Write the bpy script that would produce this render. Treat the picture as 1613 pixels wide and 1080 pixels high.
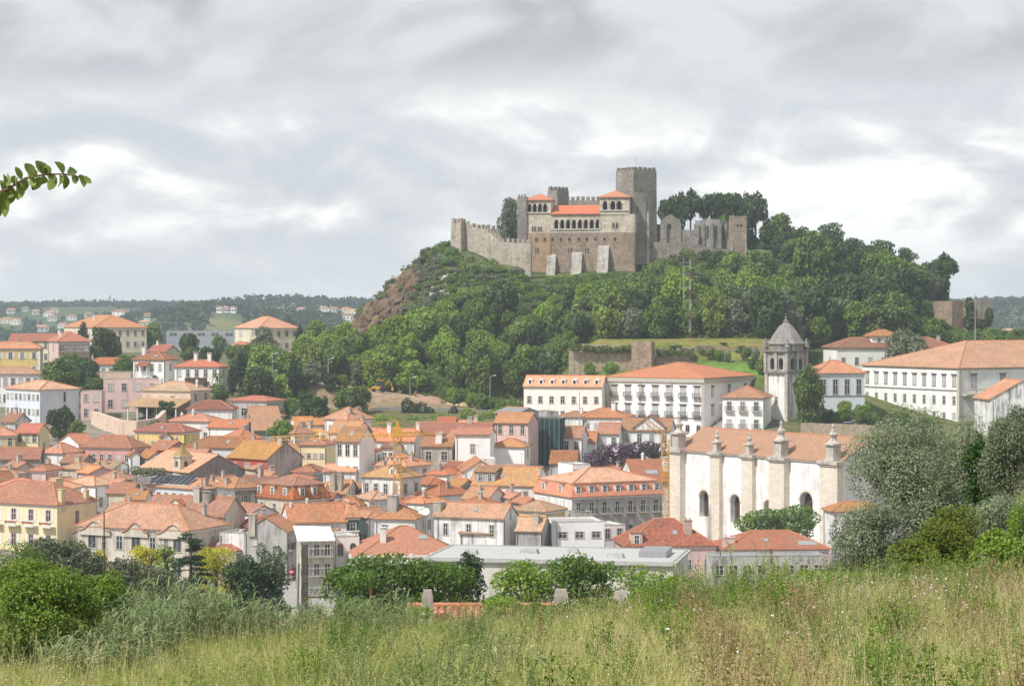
import bpy, math, random
import numpy as np
from mathutils import Vector
random.seed(7)
rng = np.random.default_rng(7)
sc = bpy.context.scene
for o in list(bpy.data.objects):
    bpy.data.objects.remove(o)
COL = sc.collection
R = math.radians
F, CX, HY = 3600.0, 806.5, 487.0      # focal length and horizon of the photograph, in its pixels

# ------------------------------------------------------------------ camera
cam_d = bpy.data.cameras.new('camera')
cam = bpy.data.objects.new('camera', cam_d)
COL.objects.link(cam)
cam.rotation_euler = (R(90), 0, 0)
cam_d.sensor_width = 36.0
cam_d.lens = 36.0 * F / 1613.0
cam_d.shift_y = -(540.0 - HY) / 1613.0
cam_d.clip_start = 0.2
cam_d.clip_end = 20000
sc.camera = cam

# ------------------------------------------------------------------ sky
SUN = Vector((-0.62, -0.52, 0.98)).normalized()
w = bpy.data.worlds.new('World')
sc.world = w
w.use_nodes = True
nt = w.node_tree
nt.nodes.clear()


def nd(nt, typ, ins=None, **props):
    n = nt.nodes.new(typ)
    for k, v in props.items():
        setattr(n, k, v)
    for k, v in (ins or {}).items():
        s = n.inputs[k]
        if isinstance(v, bpy.types.NodeSocket):
            nt.links.new(v, s)
        else:
            s.default_value = v
    return n


def mth(nt, op, a, b=0.0, c=0.0, clamp=False):
    n = nd(nt, 'ShaderNodeMath', {0: a, 1: b, 2: c}, operation=op)
    n.use_clamp = clamp
    return n.outputs[0]


def ramp(nt, fac, stops, interp='LINEAR'):
    n = nd(nt, 'ShaderNodeValToRGB', {'Fac': fac})
    cr = n.color_ramp
    cr.interpolation = interp
    while len(cr.elements) < len(stops):
        cr.elements.new(0.5)
    for e, (p, c) in zip(cr.elements, stops):
        e.position = p
        e.color = (c[0], c[1], c[2], 1) if not isinstance(c, (int, float)) else (c, c, c, 1)
    return n.outputs[0]


def mixc(nt, fac, a, b, blend='MIX'):
    n = nd(nt, 'ShaderNodeMix', data_type='RGBA', blend_type=blend)
    for i, v in ((0, fac), (6, a), (7, b)):
        if isinstance(v, bpy.types.NodeSocket):
            nt.links.new(v, n.inputs[i])
        else:
            n.inputs[i].default_value = v if i == 0 else ((v[0], v[1], v[2], 1) if len(v) == 3 else v)
    return n.outputs[2]


def smap(nt, v, lo, hi):
    return nd(nt, 'ShaderNodeMapRange', {0: v, 1: lo, 2: hi, 3: 0.0, 4: 1.0}, interpolation_type='SMOOTHSTEP').outputs[0]


tc = nd(nt, 'ShaderNodeTexCoord')
sx = nd(nt, 'ShaderNodeSeparateXYZ', {0: tc.outputs['Generated']})
az = mth(nt, 'ABSOLUTE', sx.outputs[2])
den = mth(nt, 'ADD', az, 0.42)
pv = nd(nt, 'ShaderNodeCombineXYZ', {0: mth(nt, 'DIVIDE', sx.outputs[0], den), 1: mth(nt, 'DIVIDE', sx.outputs[1], den), 2: 0.37})
def wn(scale, detail, rough, off, dist=0.0):
    m = nd(nt, 'ShaderNodeVectorMath', {0: pv.outputs[0], 1: off}, operation='ADD')
    return nd(nt, 'ShaderNodeTexNoise', {'Vector': m.outputs[0], 'Scale': scale, 'Detail': detail, 'Roughness': rough, 'Distortion': dist}).outputs['Fac']
n_big = wn(2.4, 3, 0.5, (3.3, 1.2, 0))
n_mid = wn(6.0, 8, 0.50, (9.1, 4.2, 1.0), 0.5)
n_fine = wn(13.0, 8, 0.6, (1.7, 8.0, 2.0), 0.2)
den_u = mth(nt, 'ADD', den, 0.011)
pv0 = pv
pv = nd(nt, 'ShaderNodeCombineXYZ', {0: mth(nt, 'DIVIDE', sx.outputs[0], den_u), 1: mth(nt, 'DIVIDE', sx.outputs[1], den_u), 2: 0.37})
n_up = wn(6.0, 8, 0.50, (9.1, 4.2, 1.0), 0.5)       # the same billows a little higher up: lit tops, shaded undersides
pv = pv0
relief = mth(nt, 'MULTIPLY', mth(nt, 'SUBTRACT', n_mid, n_up), 0.42)
lump = mth(nt, 'ADD', relief, mth(nt, 'ADD', mth(nt, 'MULTIPLY', n_mid, 0.50), mth(nt, 'ADD', mth(nt, 'MULTIPLY', n_fine, 0.22), mth(nt, 'MULTIPLY', n_big, 0.28))))
cloud = ramp(nt, lump, [(0.38, (0.53, 0.565, 0.605)), (0.445, (0.61, 0.63, 0.655)), (0.495, (0.69, 0.70, 0.71)), (0.525, (0.78, 0.785, 0.785)), (0.585, (0.97, 0.97, 0.955))])
# the grey base of the cloud deck overhead begins a little above the horizon
deck = mth(nt, 'MULTIPLY', smap(nt, mth(nt, 'ADD', sx.outputs[2], mth(nt, 'MULTIPLY', mth(nt, 'SUBTRACT', n_mid, 0.5), 0.13)), 0.078, 0.112), 0.86)
cloud = mixc(nt, deck, cloud, mixc(nt, smap(nt, n_mid, 0.36, 0.64), (0.37, 0.378, 0.39), (0.60, 0.607, 0.615)))
low = mth(nt, 'SUBTRACT', 1.0, smap(nt, sx.outputs[2], 0.0, 0.05))
cloud = mixc(nt, mth(nt, 'MULTIPLY', low, 0.75), cloud, (0.67, 0.70, 0.73))
sky = nd(nt, 'ShaderNodeTexSky', sky_type='NISHITA')
sky.sun_disc = False
sky.sun_elevation = math.asin(SUN.z)
sky.sun_rotation = math.atan2(SUN.x, SUN.y)
b_sky = nd(nt, 'ShaderNodeBackground', {'Color': sky.outputs[0], 'Strength': 0.10})
b_cl = nd(nt, 'ShaderNodeBackground', {'Color': cloud, 'Strength': 0.92})
mixs = nd(nt, 'ShaderNodeMixShader', {0: 0.93, 1: b_sky.outputs[0], 2: b_cl.outputs[0]})
nd(nt, 'ShaderNodeOutputWorld', {0: mixs.outputs[0]})

# ------------------------------------------------------------------ sun (veiled by thin cloud)
sd = bpy.data.lights.new('sun', 'SUN')
sd.energy = 3.6
sd.angle = R(3.5)
sd.color = (1.0, 0.965, 0.92)
sun = bpy.data.objects.new('sun', sd)
COL.objects.link(sun)
sun.rotation_euler = SUN.to_track_quat('Z', 'Y').to_euler()

vs = sc.view_settings
vs.view_transform = 'Standard'
vs.look = 'None'
vs.exposure = 0.44
vs.gamma = 1.0
vs.use_curve_mapping = False
sc.cycles.use_denoising = True
sc.cycles.max_bounces = 6
sc.cycles.transparent_max_bounces = 8
sc.cycles.volume_bounces = 1

# ------------------------------------------------------------------ helpers
def px2(px, d):
    return (px - CX) / F * d
def rowz(row, d):
    return (HY - row) / F * d
def P(px, row, d):
    return Vector((px2(px, d), d, rowz(row, d)))

def empty(name, loc, rz=0.0):
    o = bpy.data.objects.new(name, None)
    COL.objects.link(o)
    o.location = loc
    o.rotation_euler = (0, 0, rz)
    o.empty_display_size = 0.5
    return o
def tag(o, label=None, cat=None, group=None, kind=None):
    if label: o['label'] = label
    if cat: o['category'] = cat
    if group: o['group'] = group
    if kind: o['kind'] = kind
    return o
def link(name, me, parent=None, loc=None, rz=None):
    o = bpy.data.objects.new(name, me)
    COL.objects.link(o)
    if parent is not None: o.parent = parent
    if loc is not None: o.location = loc
    if rz is not None: o.rotation_euler = (0, 0, rz)
    return o
def copy_tree(o, parent=None):
    c = o.copy()
    COL.objects.link(c)
    c.parent = parent
    for ch in list(o.children):
        copy_tree(ch, c)
    return c

class MB:
    def __init__(s):
        s.v = []; s.f = []; s.m = []; s.mi = 0
    def add(s, vs, fs):
        b = len(s.v)
        s.v += [tuple(p) for p in vs]
        for f in fs:
            s.f.append(tuple(i + b for i in f)); s.m.append(s.mi)
        return s
    def box(s, x0, x1, y0, y1, z0, z1):
        if x0 > x1: x0, x1 = x1, x0
        if y0 > y1: y0, y1 = y1, y0
        return s.add([(x0,y0,z0),(x1,y0,z0),(x1,y1,z0),(x0,y1,z0),(x0,y0,z1),(x1,y0,z1),(x1,y1,z1),(x0,y1,z1)],
                     [(0,3,2,1),(4,5,6,7),(0,1,5,4),(1,2,6,5),(2,3,7,6),(3,0,4,7)])
    def frus(s, cx, cy, z0, z1, a0, b0, a1, b1):
        return s.add([(cx-a0,cy-b0,z0),(cx+a0,cy-b0,z0),(cx+a0,cy+b0,z0),(cx-a0,cy+b0,z0),(cx-a1,cy-b1,z1),(cx+a1,cy-b1,z1),(cx+a1,cy+b1,z1),(cx-a1,cy+b1,z1)],
                     [(0,3,2,1),(4,5,6,7),(0,1,5,4),(1,2,6,5),(2,3,7,6),(3,0,4,7)])
    def quad(s, a, b, c, d):
        return s.add([a, b, c, d], [(0, 1, 2, 3)])
    def poly(s, pts):
        return s.add(pts, [tuple(range(len(pts)))])
    def lathe(s, prof, cx=0, cy=0, n=12, rot=0.0, cap=True):
        pts = []
        for (r, z) in prof:
            for i in range(n):
                a = rot + 2 * math.pi * i / n
                pts.append((cx + r * math.cos(a), cy + r * math.sin(a), z))
        fs = []
        for k in range(len(prof) - 1):
            for i in range(n):
                j = (i + 1) % n
                fs.append((k*n+i, k*n+j, (k+1)*n+j, (k+1)*n+i))
        if cap:
            fs.append(tuple(range(n))[::-1]); fs.append(tuple((len(prof)-1)*n + i for i in range(n)))
        return s.add(pts, fs)
    def beam(s, p, q, w, w2=None, n=4):
        p = Vector(p); q = Vector(q); w2 = w if w2 is None else w2
        d = (q - p)
        if d.length < 1e-6: return s
        d.normalize()
        u = d.cross(Vector((0, 0, 1)))
        if u.length < 1e-3: u = Vector((1, 0, 0))
        u.normalize(); v = d.cross(u)
        pts = []
        for (c, r) in ((p, w), (q, w2)):
            for i in range(n):
                a = 2*math.pi*(i+.5)/n
                pts.append(c + u*(r*math.cos(a)) + v*(r*math.sin(a)))
        fs = [(i, (i+1) % n, n+(i+1) % n, n+i) for i in range(n)] + [tuple(range(n))[::-1], tuple(range(n, 2*n))]
        return s.add(pts, fs)
    def tube(s, pts, rad, n=6):
        for i in range(len(pts)-1):
            r0 = rad if not isinstance(rad, (list, tuple)) else rad[i]
            r1 = rad if not isinstance(rad, (list, tuple)) else rad[i+1]
            s.beam(pts[i], pts[i+1], r0, r1, n)
        return s
    def mesh(s, name, mats, smooth=False):
        me = bpy.data.meshes.new(name)
        me.from_pydata(s.v, [], s.f)
        if not isinstance(mats, (list, tuple)): mats = [mats]
        for m in mats: me.materials.append(m)
        if len(mats) > 1: me.polygons.foreach_set('material_index', s.m)
        uvl = me.uv_layers.new(name='UVMap')
        co = s.v
        for p in me.polygons:
            n = p.normal
            if abs(n.z) > 0.999:
                t = Vector((1, 0, 0)); b = Vector((0, 1, 0))
            else:
                t = Vector((-n.y, n.x, 0)).normalized(); b = n.cross(t)
            for li in p.loop_indices:
                c = co[me.loops[li].vertex_index]
                uvl.data[li].uv = (c[0]*t.x + c[1]*t.y + c[2]*t.z, c[0]*b.x + c[1]*b.y + c[2]*b.z)
        if smooth: me.polygons.foreach_set('use_smooth', [True]*len(me.polygons))
        me.update()
        return me
    def obj(s, name, mats, parent=None, loc=None, rz=None, smooth=False):
        return link(name, s.mesh(name, mats, smooth), parent, loc, rz)

def fast_mesh(name, V, k, mat, tint=None, smooth=False):
    """k-gons from an (n*k,3) array, with a float 'tint' for each vertex"""
    V = np.ascontiguousarray(V, dtype=np.float32)
    n = len(V) // k
    me = bpy.data.meshes.new(name)
    me.vertices.add(n*k); me.vertices.foreach_set('co', V.ravel())
    me.loops.add(n*k); me.loops.foreach_set('vertex_index', np.arange(n*k, dtype=np.int32))
    me.polygons.add(n)
    me.polygons.foreach_set('loop_start', np.arange(0, n*k, k, dtype=np.int32))
    me.update(calc_edges=True)
    if tint is not None:
        a = me.attributes.new('tint', 'FLOAT', 'POINT')
        a.data.foreach_set('value', np.ascontiguousarray(tint, dtype=np.float32))
    me.materials.append(mat)
    return me

# ------------------------------------------------------------------ materials
MATS = {}
def newmat(name):
    m = bpy.data.materials.new(name)
    m.use_nodes = True
    t = m.node_tree
    t.nodes.clear()
    out = nd(t, 'ShaderNodeOutputMaterial')
    return m, t, out
def bsdf(t, out, col, rough=0.8, bump=None, spec=0.3, metal=0.0, dist=0.05):
    b = nd(t, 'ShaderNodeBsdfPrincipled', {'Base Color': col if isinstance(col, bpy.types.NodeSocket) else (col[0], col[1], col[2], 1), 'Roughness': rough, 'Metallic': metal, 'Specular IOR Level': spec})
    if bump is not None:
        bn = nd(t, 'ShaderNodeBump', {'Height': bump, 'Strength': 0.6, 'Distance': dist})
        t.links.new(bn.outputs[0], b.inputs['Normal'])
    t.links.new(b.outputs[0], out.inputs[0])
    return b
def uvr(t, scale=(1, 1, 1)):
    """UVs are metres on the surface; each object gets its own offset"""
    uv = nd(t, 'ShaderNodeTexCoord').outputs['UV']
    oi = nd(t, 'ShaderNodeObjectInfo').outputs['Random']
    o = mth(t, 'MULTIPLY', oi, 50.0)
    oc = nd(t, 'ShaderNodeCombineXYZ', {0: o, 1: o, 2: o}).outputs[0]
    v = nd(t, 'ShaderNodeVectorMath', {0: uv, 1: scale}, operation='MULTIPLY').outputs[0]
    return nd(t, 'ShaderNodeVectorMath', {0: v, 1: oc}, operation='ADD').outputs[0], oi, uv
def noise(t, vec, scale, detail=4, rough=0.55):
    return nd(t, 'ShaderNodeTexNoise', {'Vector': vec, 'Scale': scale, 'Detail': detail, 'Roughness': rough}).outputs['Fac']

def plain(name, col, rough=0.7, metal=0.0, var=0.15, spec=0.3):
    key = ('plain', name)
    if key in MATS: return MATS[key]
    m, t, out = newmat(name)
    v, oi, uv = uvr(t)
    n = noise(t, v, 1.7, 5, 0.6)
    c = mixc(t, mth(t, 'MULTIPLY', smap(t, n, 0.35, 0.7), var*2), col, [x*0.55 for x in col])
    bsdf(t, out, c, rough, None, spec, metal)
    MATS[key] = m
    return m

def plaster(col, dirt=0.4):
    key = ('plaster', tuple(col), dirt)
    if key in MATS: return MATS[key]
    m, t, out = newmat('plaster')
    v, oi, uv = uvr(t)
    big = noise(t, v, 0.28, 5, 0.6)
    vs_, _, _ = uvr(t, (1.6, 0.13, 1))
    st = noise(t, vs_, 1.0, 5, 0.65)
    fine = noise(t, v, 3.0, 5, 0.6)
    grime = mth(t, 'MULTIPLY', smap(t, mth(t, 'ADD', mth(t, 'MULTIPLY', st, 0.7), mth(t, 'MULTIPLY', big, 0.4)), 0.49, 0.74), dirt*1.4, clamp=True)
    c1 = mixc(t, mth(t, 'MULTIPLY', smap(t, big, 0.3, 0.75), 0.35*dirt + 0.08), col, (col[0]*0.72, col[1]*0.68, col[2]*0.62))
    c2 = mixc(t, grime, c1, (0.17, 0.165, 0.155))
    bsdf(t, out, c2, 0.9, fine, 0.15, dist=0.02)
    MATS[key] = m
    return m

def tiles(name, ca, cb, lichen=0.25, cl=(0.30, 0.24, 0.12)):
    key = ('tiles', name)
    if key in MATS: return MATS[key]
    m, t, out = newmat('roof_tiles_' + name)
    v, oi, uv = uvr(t)
    su = nd(t, 'ShaderNodeSeparateXYZ', {0: uv})
    u = mth(t, 'DIVIDE', su.outputs[0], 0.30)
    vv = mth(t, 'DIVIDE', su.outputs[1], 0.42)
    ch = mth(t, 'ABSOLUTE', mth(t, 'SINE', mth(t, 'MULTIPLY', u, math.pi)))
    fr = mth(t, 'FRACT', vv)
    cell = nd(t, 'ShaderNodeCombineXYZ', {0: mth(t, 'FLOOR', u), 1: mth(t, 'FLOOR', vv), 2: oi})
    wnz = nd(t, 'ShaderNodeTexWhiteNoise', {0: cell.outputs[0]}, noise_dimensions='3D').outputs['Value']
    big = noise(t, v, 0.22, 5, 0.62)
    mid = noise(t, v, 1.1, 5, 0.65)
    f = mth(t, 'ADD', mth(t, 'MULTIPLY', big, 0.6), mth(t, 'MULTIPLY', wnz, 0.40))
    c = mixc(t, smap(t, f, 0.30, 0.72), ca, cb)
    c = mixc(t, mth(t, 'MULTIPLY', smap(t, mth(t, 'ADD', mth(t, 'MULTIPLY', mid, .6), mth(t, 'MULTIPLY', big, .4)), 0.46, 0.64), lichen*1.5, clamp=True), c, cl)
    joint = mth(t, 'MULTIPLY', mth(t, 'SUBTRACT', 1.0, smap(t, fr, 0.0, 0.16)), 0.35)
    c = mixc(t, joint, c, [x*0.45 for x in ca])
    hs = nd(t, 'ShaderNodeHueSaturation', {'Color': c, 'Hue': mth(t, 'ADD', 0.497, mth(t, 'MULTIPLY', oi, 0.020)), 'Value': mth(t, 'ADD', 0.68, mth(t, 'MULTIPLY', mth(t, 'FRACT', mth(t, 'MULTIPLY', oi, 5.7)), 0.50)), 'Saturation': mth(t, 'ADD', 0.81, mth(t, 'MULTIPLY', mth(t, 'FRACT', mth(t, 'MULTIPLY', oi, 11.3)), 0.22))})
    hgt = mth(t, 'ADD', ch, mth(t, 'MULTIPLY', fr, -0.5))
    bsdf(t, out, hs.outputs[0], 0.85, hgt, 0.2, dist=0.07)
    MATS[key] = m
    return m

def stone(name, ca, cb, cs=(0.10, 0.10, 0.095), stain=0.5, block=(0.8, 0.42)):
    key = ('stone', name)
    if key in MATS: return MATS[key]
    m, t, out = newmat('stone_' + name)
    v, oi, uv = uvr(t)
    bk = nd(t, 'ShaderNodeTexBrick', {'Vector': uv, 'Color1': (0, 0, 0, 1), 'Color2': (1, 1, 1, 1), 'Mortar': (0.3, 0.3, 0.3, 1), 'Scale': 1.0, 'Mortar Size': 0.025, 'Mortar Smooth': 0.4, 'Brick Width': block[0], 'Row Height': block[1]})
    big = noise(t, v, 0.16, 6, 0.65)
    mid = noise(t, v, 1.5, 6, 0.7)
    vs_, _, _ = uvr(t, (0.9, 0.12, 1))
    st = noise(t, vs_, 1.0, 6, 0.68)
    f = mth(t, 'ADD', mth(t, 'MULTIPLY', big, 0.55), mth(t, 'ADD', mth(t, 'MULTIPLY', mid, 0.3), mth(t, 'MULTIPLY', bk.outputs['Color'], 0.18)))
    c = mixc(t, smap(t, f, 0.38, 0.66), ca, cb)
    c = mixc(t, mth(t, 'MULTIPLY', smap(t, mth(t, 'ADD', mth(t, 'MULTIPLY', st, 0.55), mth(t, 'MULTIPLY', mid, 0.45)), 0.46, 0.66), stain), c, cs)
    spot = noise(t, v, 0.55, 6, 0.75)
    c = mixc(t, mth(t, 'MULTIPLY', smap(t, spot, 0.54, 0.66), stain*0.8), c, [x*0.38 for x in ca])
    c = mixc(t, mth(t, 'MULTIPLY', bk.outputs['Fac'], 0.35), c, cs)
    hgt = mth(t, 'SUBTRACT', mid, mth(t, 'MULTIPLY', bk.outputs['Fac'], 0.6))
    bsdf(t, out, c, 0.95, hgt, 0.1, dist=0.12)
    MATS[key] = m
    return m

def leafmat(name, ca, cb, rnd=0.5, trans=0.30, gloss=0.0):
    key = ('leaf', name)
    if key in MATS: return MATS[key]
    m, t, out = newmat('foliage_' + name)
    at = nd(t, 'ShaderNodeAttribute', attribute_name='tint').outputs['Fac']
    oi = nd(t, 'ShaderNodeObjectInfo').outputs['Random']
    c = mixc(t, at, ca, cb)
    hs = nd(t, 'ShaderNodeHueSaturation', {'Color': c, 'Hue': mth(t, 'ADD', 0.5 - 0.02*rnd, mth(t, 'MULTIPLY', oi, 0.035*rnd)), 'Value': mth(t, 'ADD', 1 - 0.38*rnd, mth(t, 'MULTIPLY', oi, 0.8*rnd)), 'Saturation': mth(t, 'ADD', 1.0 - 0.15*rnd, mth(t, 'MULTIPLY', mth(t, 'FRACT', mth(t, 'MULTIPLY', oi, 7.3)), 0.25*rnd))})
    d = nd(t, 'ShaderNodeBsdfPrincipled', {'Base Color': hs.outputs[0], 'Roughness': 0.55, 'Specular IOR Level': 0.25 + gloss})
    tr = nd(t, 'ShaderNodeBsdfTranslucent', {'Color': hs.outputs[0]})
    mx = nd(t, 'ShaderNodeMixShader', {0: trans, 1: d.outputs[0], 2: tr.outputs[0]})
    t.links.new(mx.outputs[0], out.inputs[0])
    MATS[key] = m
    return m

def glassy(name, col, rough=0.12):
    key = ('glass', name)
    if key in MATS: return MATS[key]
    m, t, out = newmat('pane_' + name)
    oi = nd(t, 'ShaderNodeObjectInfo').outputs['Random']
    c = mixc(t, oi, col, [min(1, x*1.9 + 0.02) for x in col])
    bsdf(t, out, c, rough, None, 0.5)
    MATS[key] = m
    return m

WALLC = dict(white=(0.80, 0.80, 0.79), bright=(0.86, 0.86, 0.84), cream=(0.74, 0.67, 0.52), beige=(0.60, 0.55, 0.46), pink=(0.68, 0.50, 0.47), rose=(0.62, 0.33, 0.30), yellow=(0.74, 0.56, 0.22),
             pale=(0.78, 0.68, 0.42), grey=(0.46, 0.45, 0.43), blue=(0.66, 0.70, 0.76), red=(0.45, 0.10, 0.07), ochre=(0.62, 0.48, 0.26), peach=(0.70, 0.53, 0.42), steel=(0.33, 0.36, 0.40), dark=(0.28, 0.275, 0.26))
DIRT = dict(white=0.45, bright=0.10, grey=0.75, dark=0.8, beige=0.5, steel=0.1, blue=0.15, pale=0.15)
def wallmat(c):
    if not isinstance(c, str): return c
    d = None
    if c.endswith('!'): c, d = c[:-1], 0.85      # heavily stained
    return plaster(WALLC[c], DIRT.get(c, 0.3) if d is None else d)
ROOFC = dict(orange=((0.56, 0.225, 0.125), (0.40, 0.135, 0.075), 0.30), new=((0.60, 0.22, 0.12), (0.50, 0.165, 0.09), 0.10), red=((0.46, 0.135, 0.080), (0.36, 0.10, 0.065), 0.16), salmon=((0.64, 0.30, 0.195), (0.47, 0.19, 0.12), 0.30),
             old=((0.48, 0.20, 0.09), (0.35, 0.12, 0.06), 0.42), brown=((0.36, 0.13, 0.075), (0.25, 0.085, 0.055), 0.30), tan=((0.55, 0.33, 0.20), (0.42, 0.22, 0.13), 0.40), ochre=((0.52, 0.235, 0.08), (0.38, 0.15, 0.055), 0.55),
             rusty=((0.46, 0.13, 0.06), (0.27, 0.075, 0.04), 0.25), dark=((0.34, 0.10, 0.06), (0.25, 0.075, 0.05), 0.15))
def roofmat(c):
    if not isinstance(c, str): return c
    a, b, l = ROOFC[c]
    return tiles(c, a, b, l)
M_GLASS = glassy('dark', (0.022, 0.025, 0.03))
M_CURT = glassy('curtain', (0.28, 0.28, 0.28), 0.35)
M_SHUT = plain('shutter_grey', (0.22, 0.22, 0.21))
M_MAROON = plain('shutter_maroon', (0.10, 0.02, 0.025))
M_WOODW = plain('white_joinery', (0.72, 0.71, 0.68))
M_STONE = plain('dressed_stone', (0.52, 0.48, 0.41))
M_STONED = plain('dark_stone_trim', (0.24, 0.23, 0.21))
M_IRON = plain('iron', (0.06, 0.06, 0.065), 0.5)
M_WHITE = plain('white_paint', (0.78, 0.77, 0.75))
M_CONC = plain('concrete', (0.40, 0.38, 0.35), 0.9, var=0.25)
M_CHIM = plaster((0.50, 0.45, 0.38), 0.7)
M_CHIMW = plaster((0.78, 0.77, 0.74), 0.35)
M_RIDGE = plain('ridge_tile', (0.50, 0.22, 0.12), 0.9, var=0.3)
M_BARK = plain('bark', (0.11, 0.085, 0.06), 0.95, var=0.3)
M_BARKG = plain('bark_grey', (0.20, 0.18, 0.15), 0.95, var=0.3)
M_METAL = plain('galvanised_metal', (0.42, 0.43, 0.44), 0.45, 0.5)
M_BROWNW = plain('brown_timber', (0.10, 0.055, 0.035))
# ------------------------------------------------------------------ terrain
def _t(s):
    a = np.array([[float(y) for y in x.split(':')] for x in s.split()])
    return a[:, 0], a[:, 1]
T_NEAR = ' -80:-1 0:-1.9 12:-3.0 25:-4.45 40:-6.05 60:-8.05 68:-9.8 78:-12.5 90:-15.5 130:-24 180:-31 230:-36 '
T_FAR = ' 800:-15.5 950:-22 1200:-40 1500:-38 1900:-24 2500:-7 3000:1 3600:3 4300:-4 9000:-60'
TL = _t(T_NEAR + '300:-38 350:-36.5 400:-34 450:-29.5 500:-25 560:-20 650:-17' + T_FAR)
TR = _t(T_NEAR + '300:-40 360:-40.5 430:-38.5 455:-33 482:-26.5 497:-22 510:-15.5 529.5:-14 531:-8 549:-7.2 570:-6 650:-8' + T_FAR)
TM = _t(T_NEAR + '300:-40 360:-40.5 425:-38 443:-31 446:-26.5 470:-24.5 497:-22 508:-15 526:-12.3 537:-11 539:-8.2 549:-7.2 570:-6 650:-8' + T_FAR)
TQ = _t(T_NEAR + '300:-40 360:-40.5 425:-38 443:-31 446:-26.5 475:-24 500:-21.5 530:-17 560:-13 600:-11 650:-10' + T_FAR)
RX, RZ = _t('-110:-24 -75:-20 -52:-9 -45:-4.5 -41:1 -36:6.5 -30:12 -24:16.5 -18:19.3 -8:18.8 5:17.2 40:17.2 72:15 100:9 118:3 130:-3 150:-9 190:-16 240:-22')
PX, PZ = _t('556:0 575:.15 600:.42 622:.66 636:.825 645:.855 656:1 705:1 740:.6 800:0')

def sstep(a, b, x):
    u = np.clip((x - a) / (b - a), 0, 1)
    return u * u * (3 - 2 * u)
def vnoise(x, y):
    return (np.sin(x*1.0 + 1.3*np.sin(y*0.7)) + np.sin(y*1.13 + 1.7*np.sin(x*0.61 + 2.0)) + 0.5*np.sin(x*2.3 - y*1.9 + 1.0) + 0.5*np.sin(x*1.7 + y*2.7)) / 3.0
MO, MT = _t('-200:-200 0:0 100:100 130:140 180:205 230:295 258:332 290:365 358:430 400:466 450:502 480:525 500:541 530:566 560:592 600:633 655:690 800:842 1000:1050 1200:1260 9000:9450')
def M(d):
    """distance on the sketch map -> metres"""
    return float(np.interp(d, MO, MT))
def gz(x, d):
    x = np.asarray(x, dtype=float); D = np.asarray(d, dtype=float)
    d = np.interp(D, MT, MO)
    s = np.where(np.abs(d) > 1, D / np.where(np.abs(d) > 1, d, 1), 1.0)
    return s * gmap(x / s, d)
def gmap(x, d):
    x = np.asarray(x, dtype=float); d = np.asarray(d, dtype=float)
    zl = np.interp(d, *TL); zr = np.interp(d, *TR); zm = np.interp(d, *TM); zq = np.interp(d, *TQ)
    r = zr + (zm - zr) * sstep(36, 46, x)
    r = r + (zq - r) * sstep(62, 74, x)
    b = zl + (r - zl) * sstep(6, 22, x)
    # works road cut along the foot of the hill
    k = sstep(-62, -50, x) * (1 - sstep(0, 8, x)) * sstep(529, 536, d) * (1 - sstep(551, 560, d))
    b = b + ((-17.6 - (x + 45) * 0.155) - b) * k
    # lower garden bowl in front of the town
    p = np.interp(d, PX, PZ)
    rz = np.interp(x, RX, RZ)
    h = b * (1 - p) + np.maximum(b, rz) * p
    h = h + p * (1 - sstep(640, 652, d)) * 0.8 * vnoise(x/4.0, d/5.0) * (1 - sstep(0.86, 1.0, p))
    h = h - 3.0*sstep(1, 6, x)*(1 - sstep(36, 42, x))*sstep(618, 634, d)*(1 - sstep(650, 656, d))
    # far relief: wooded hills on the horizon
    def hill(cx, cd, wx, wd, hh):
        return hh * np.exp(-((x - cx) / wx)**2 - ((d - cd) / wd)**2)
    far = hill(-235, 1750, 85, 180, 28) + hill(-330, 2500, 200, 250, 6) + hill(-240, 2300, 90, 200, 17) + hill(-140, 2300, 60, 200, 10) + hill(520, 2300, 160, 300, 16) + hill(-560, 2600, 200, 300, 6) + hill(-120, 1900, 70, 150, 12)
    far = far + sstep(1100, 1500, d) * 2.5 * vnoise(x/90.0, d/120.0)
    left_up = sstep(560, 700, d) * (1 - sstep(850, 1000, d)) * sstep(-70, -130, x) * 1.0
    return h + far + left_up + sstep(75, 300, d) * (1 - sstep(500, 560, d)) * 0.3 * vnoise(x/11.0, d/13.0) + (1 - sstep(60, 75, d)) * (0.16 * vnoise(x/2.3, d/3.1) + sstep(20, 45, d) * (0.55*sstep(1.5, 11, x) - .38*(1 - sstep(-1, 6, x)) - .25*(1 - sstep(-9, -2, x))))
def g1(x, d):
    return float(gz(x, d))
def ray_d(px, row, h=0.0, d0=292, d1=1500):
    """distance at which the sight line of a pixel comes down to h metres above the ground"""
    ds = np.arange(d0, d1, 1.0)
    f = gz(px2(px, ds), ds) + h - rowz(row, ds)
    i = np.argmax(f > 0)
    return float(ds[i]) if f[i] > 0 else float(d1)

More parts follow.
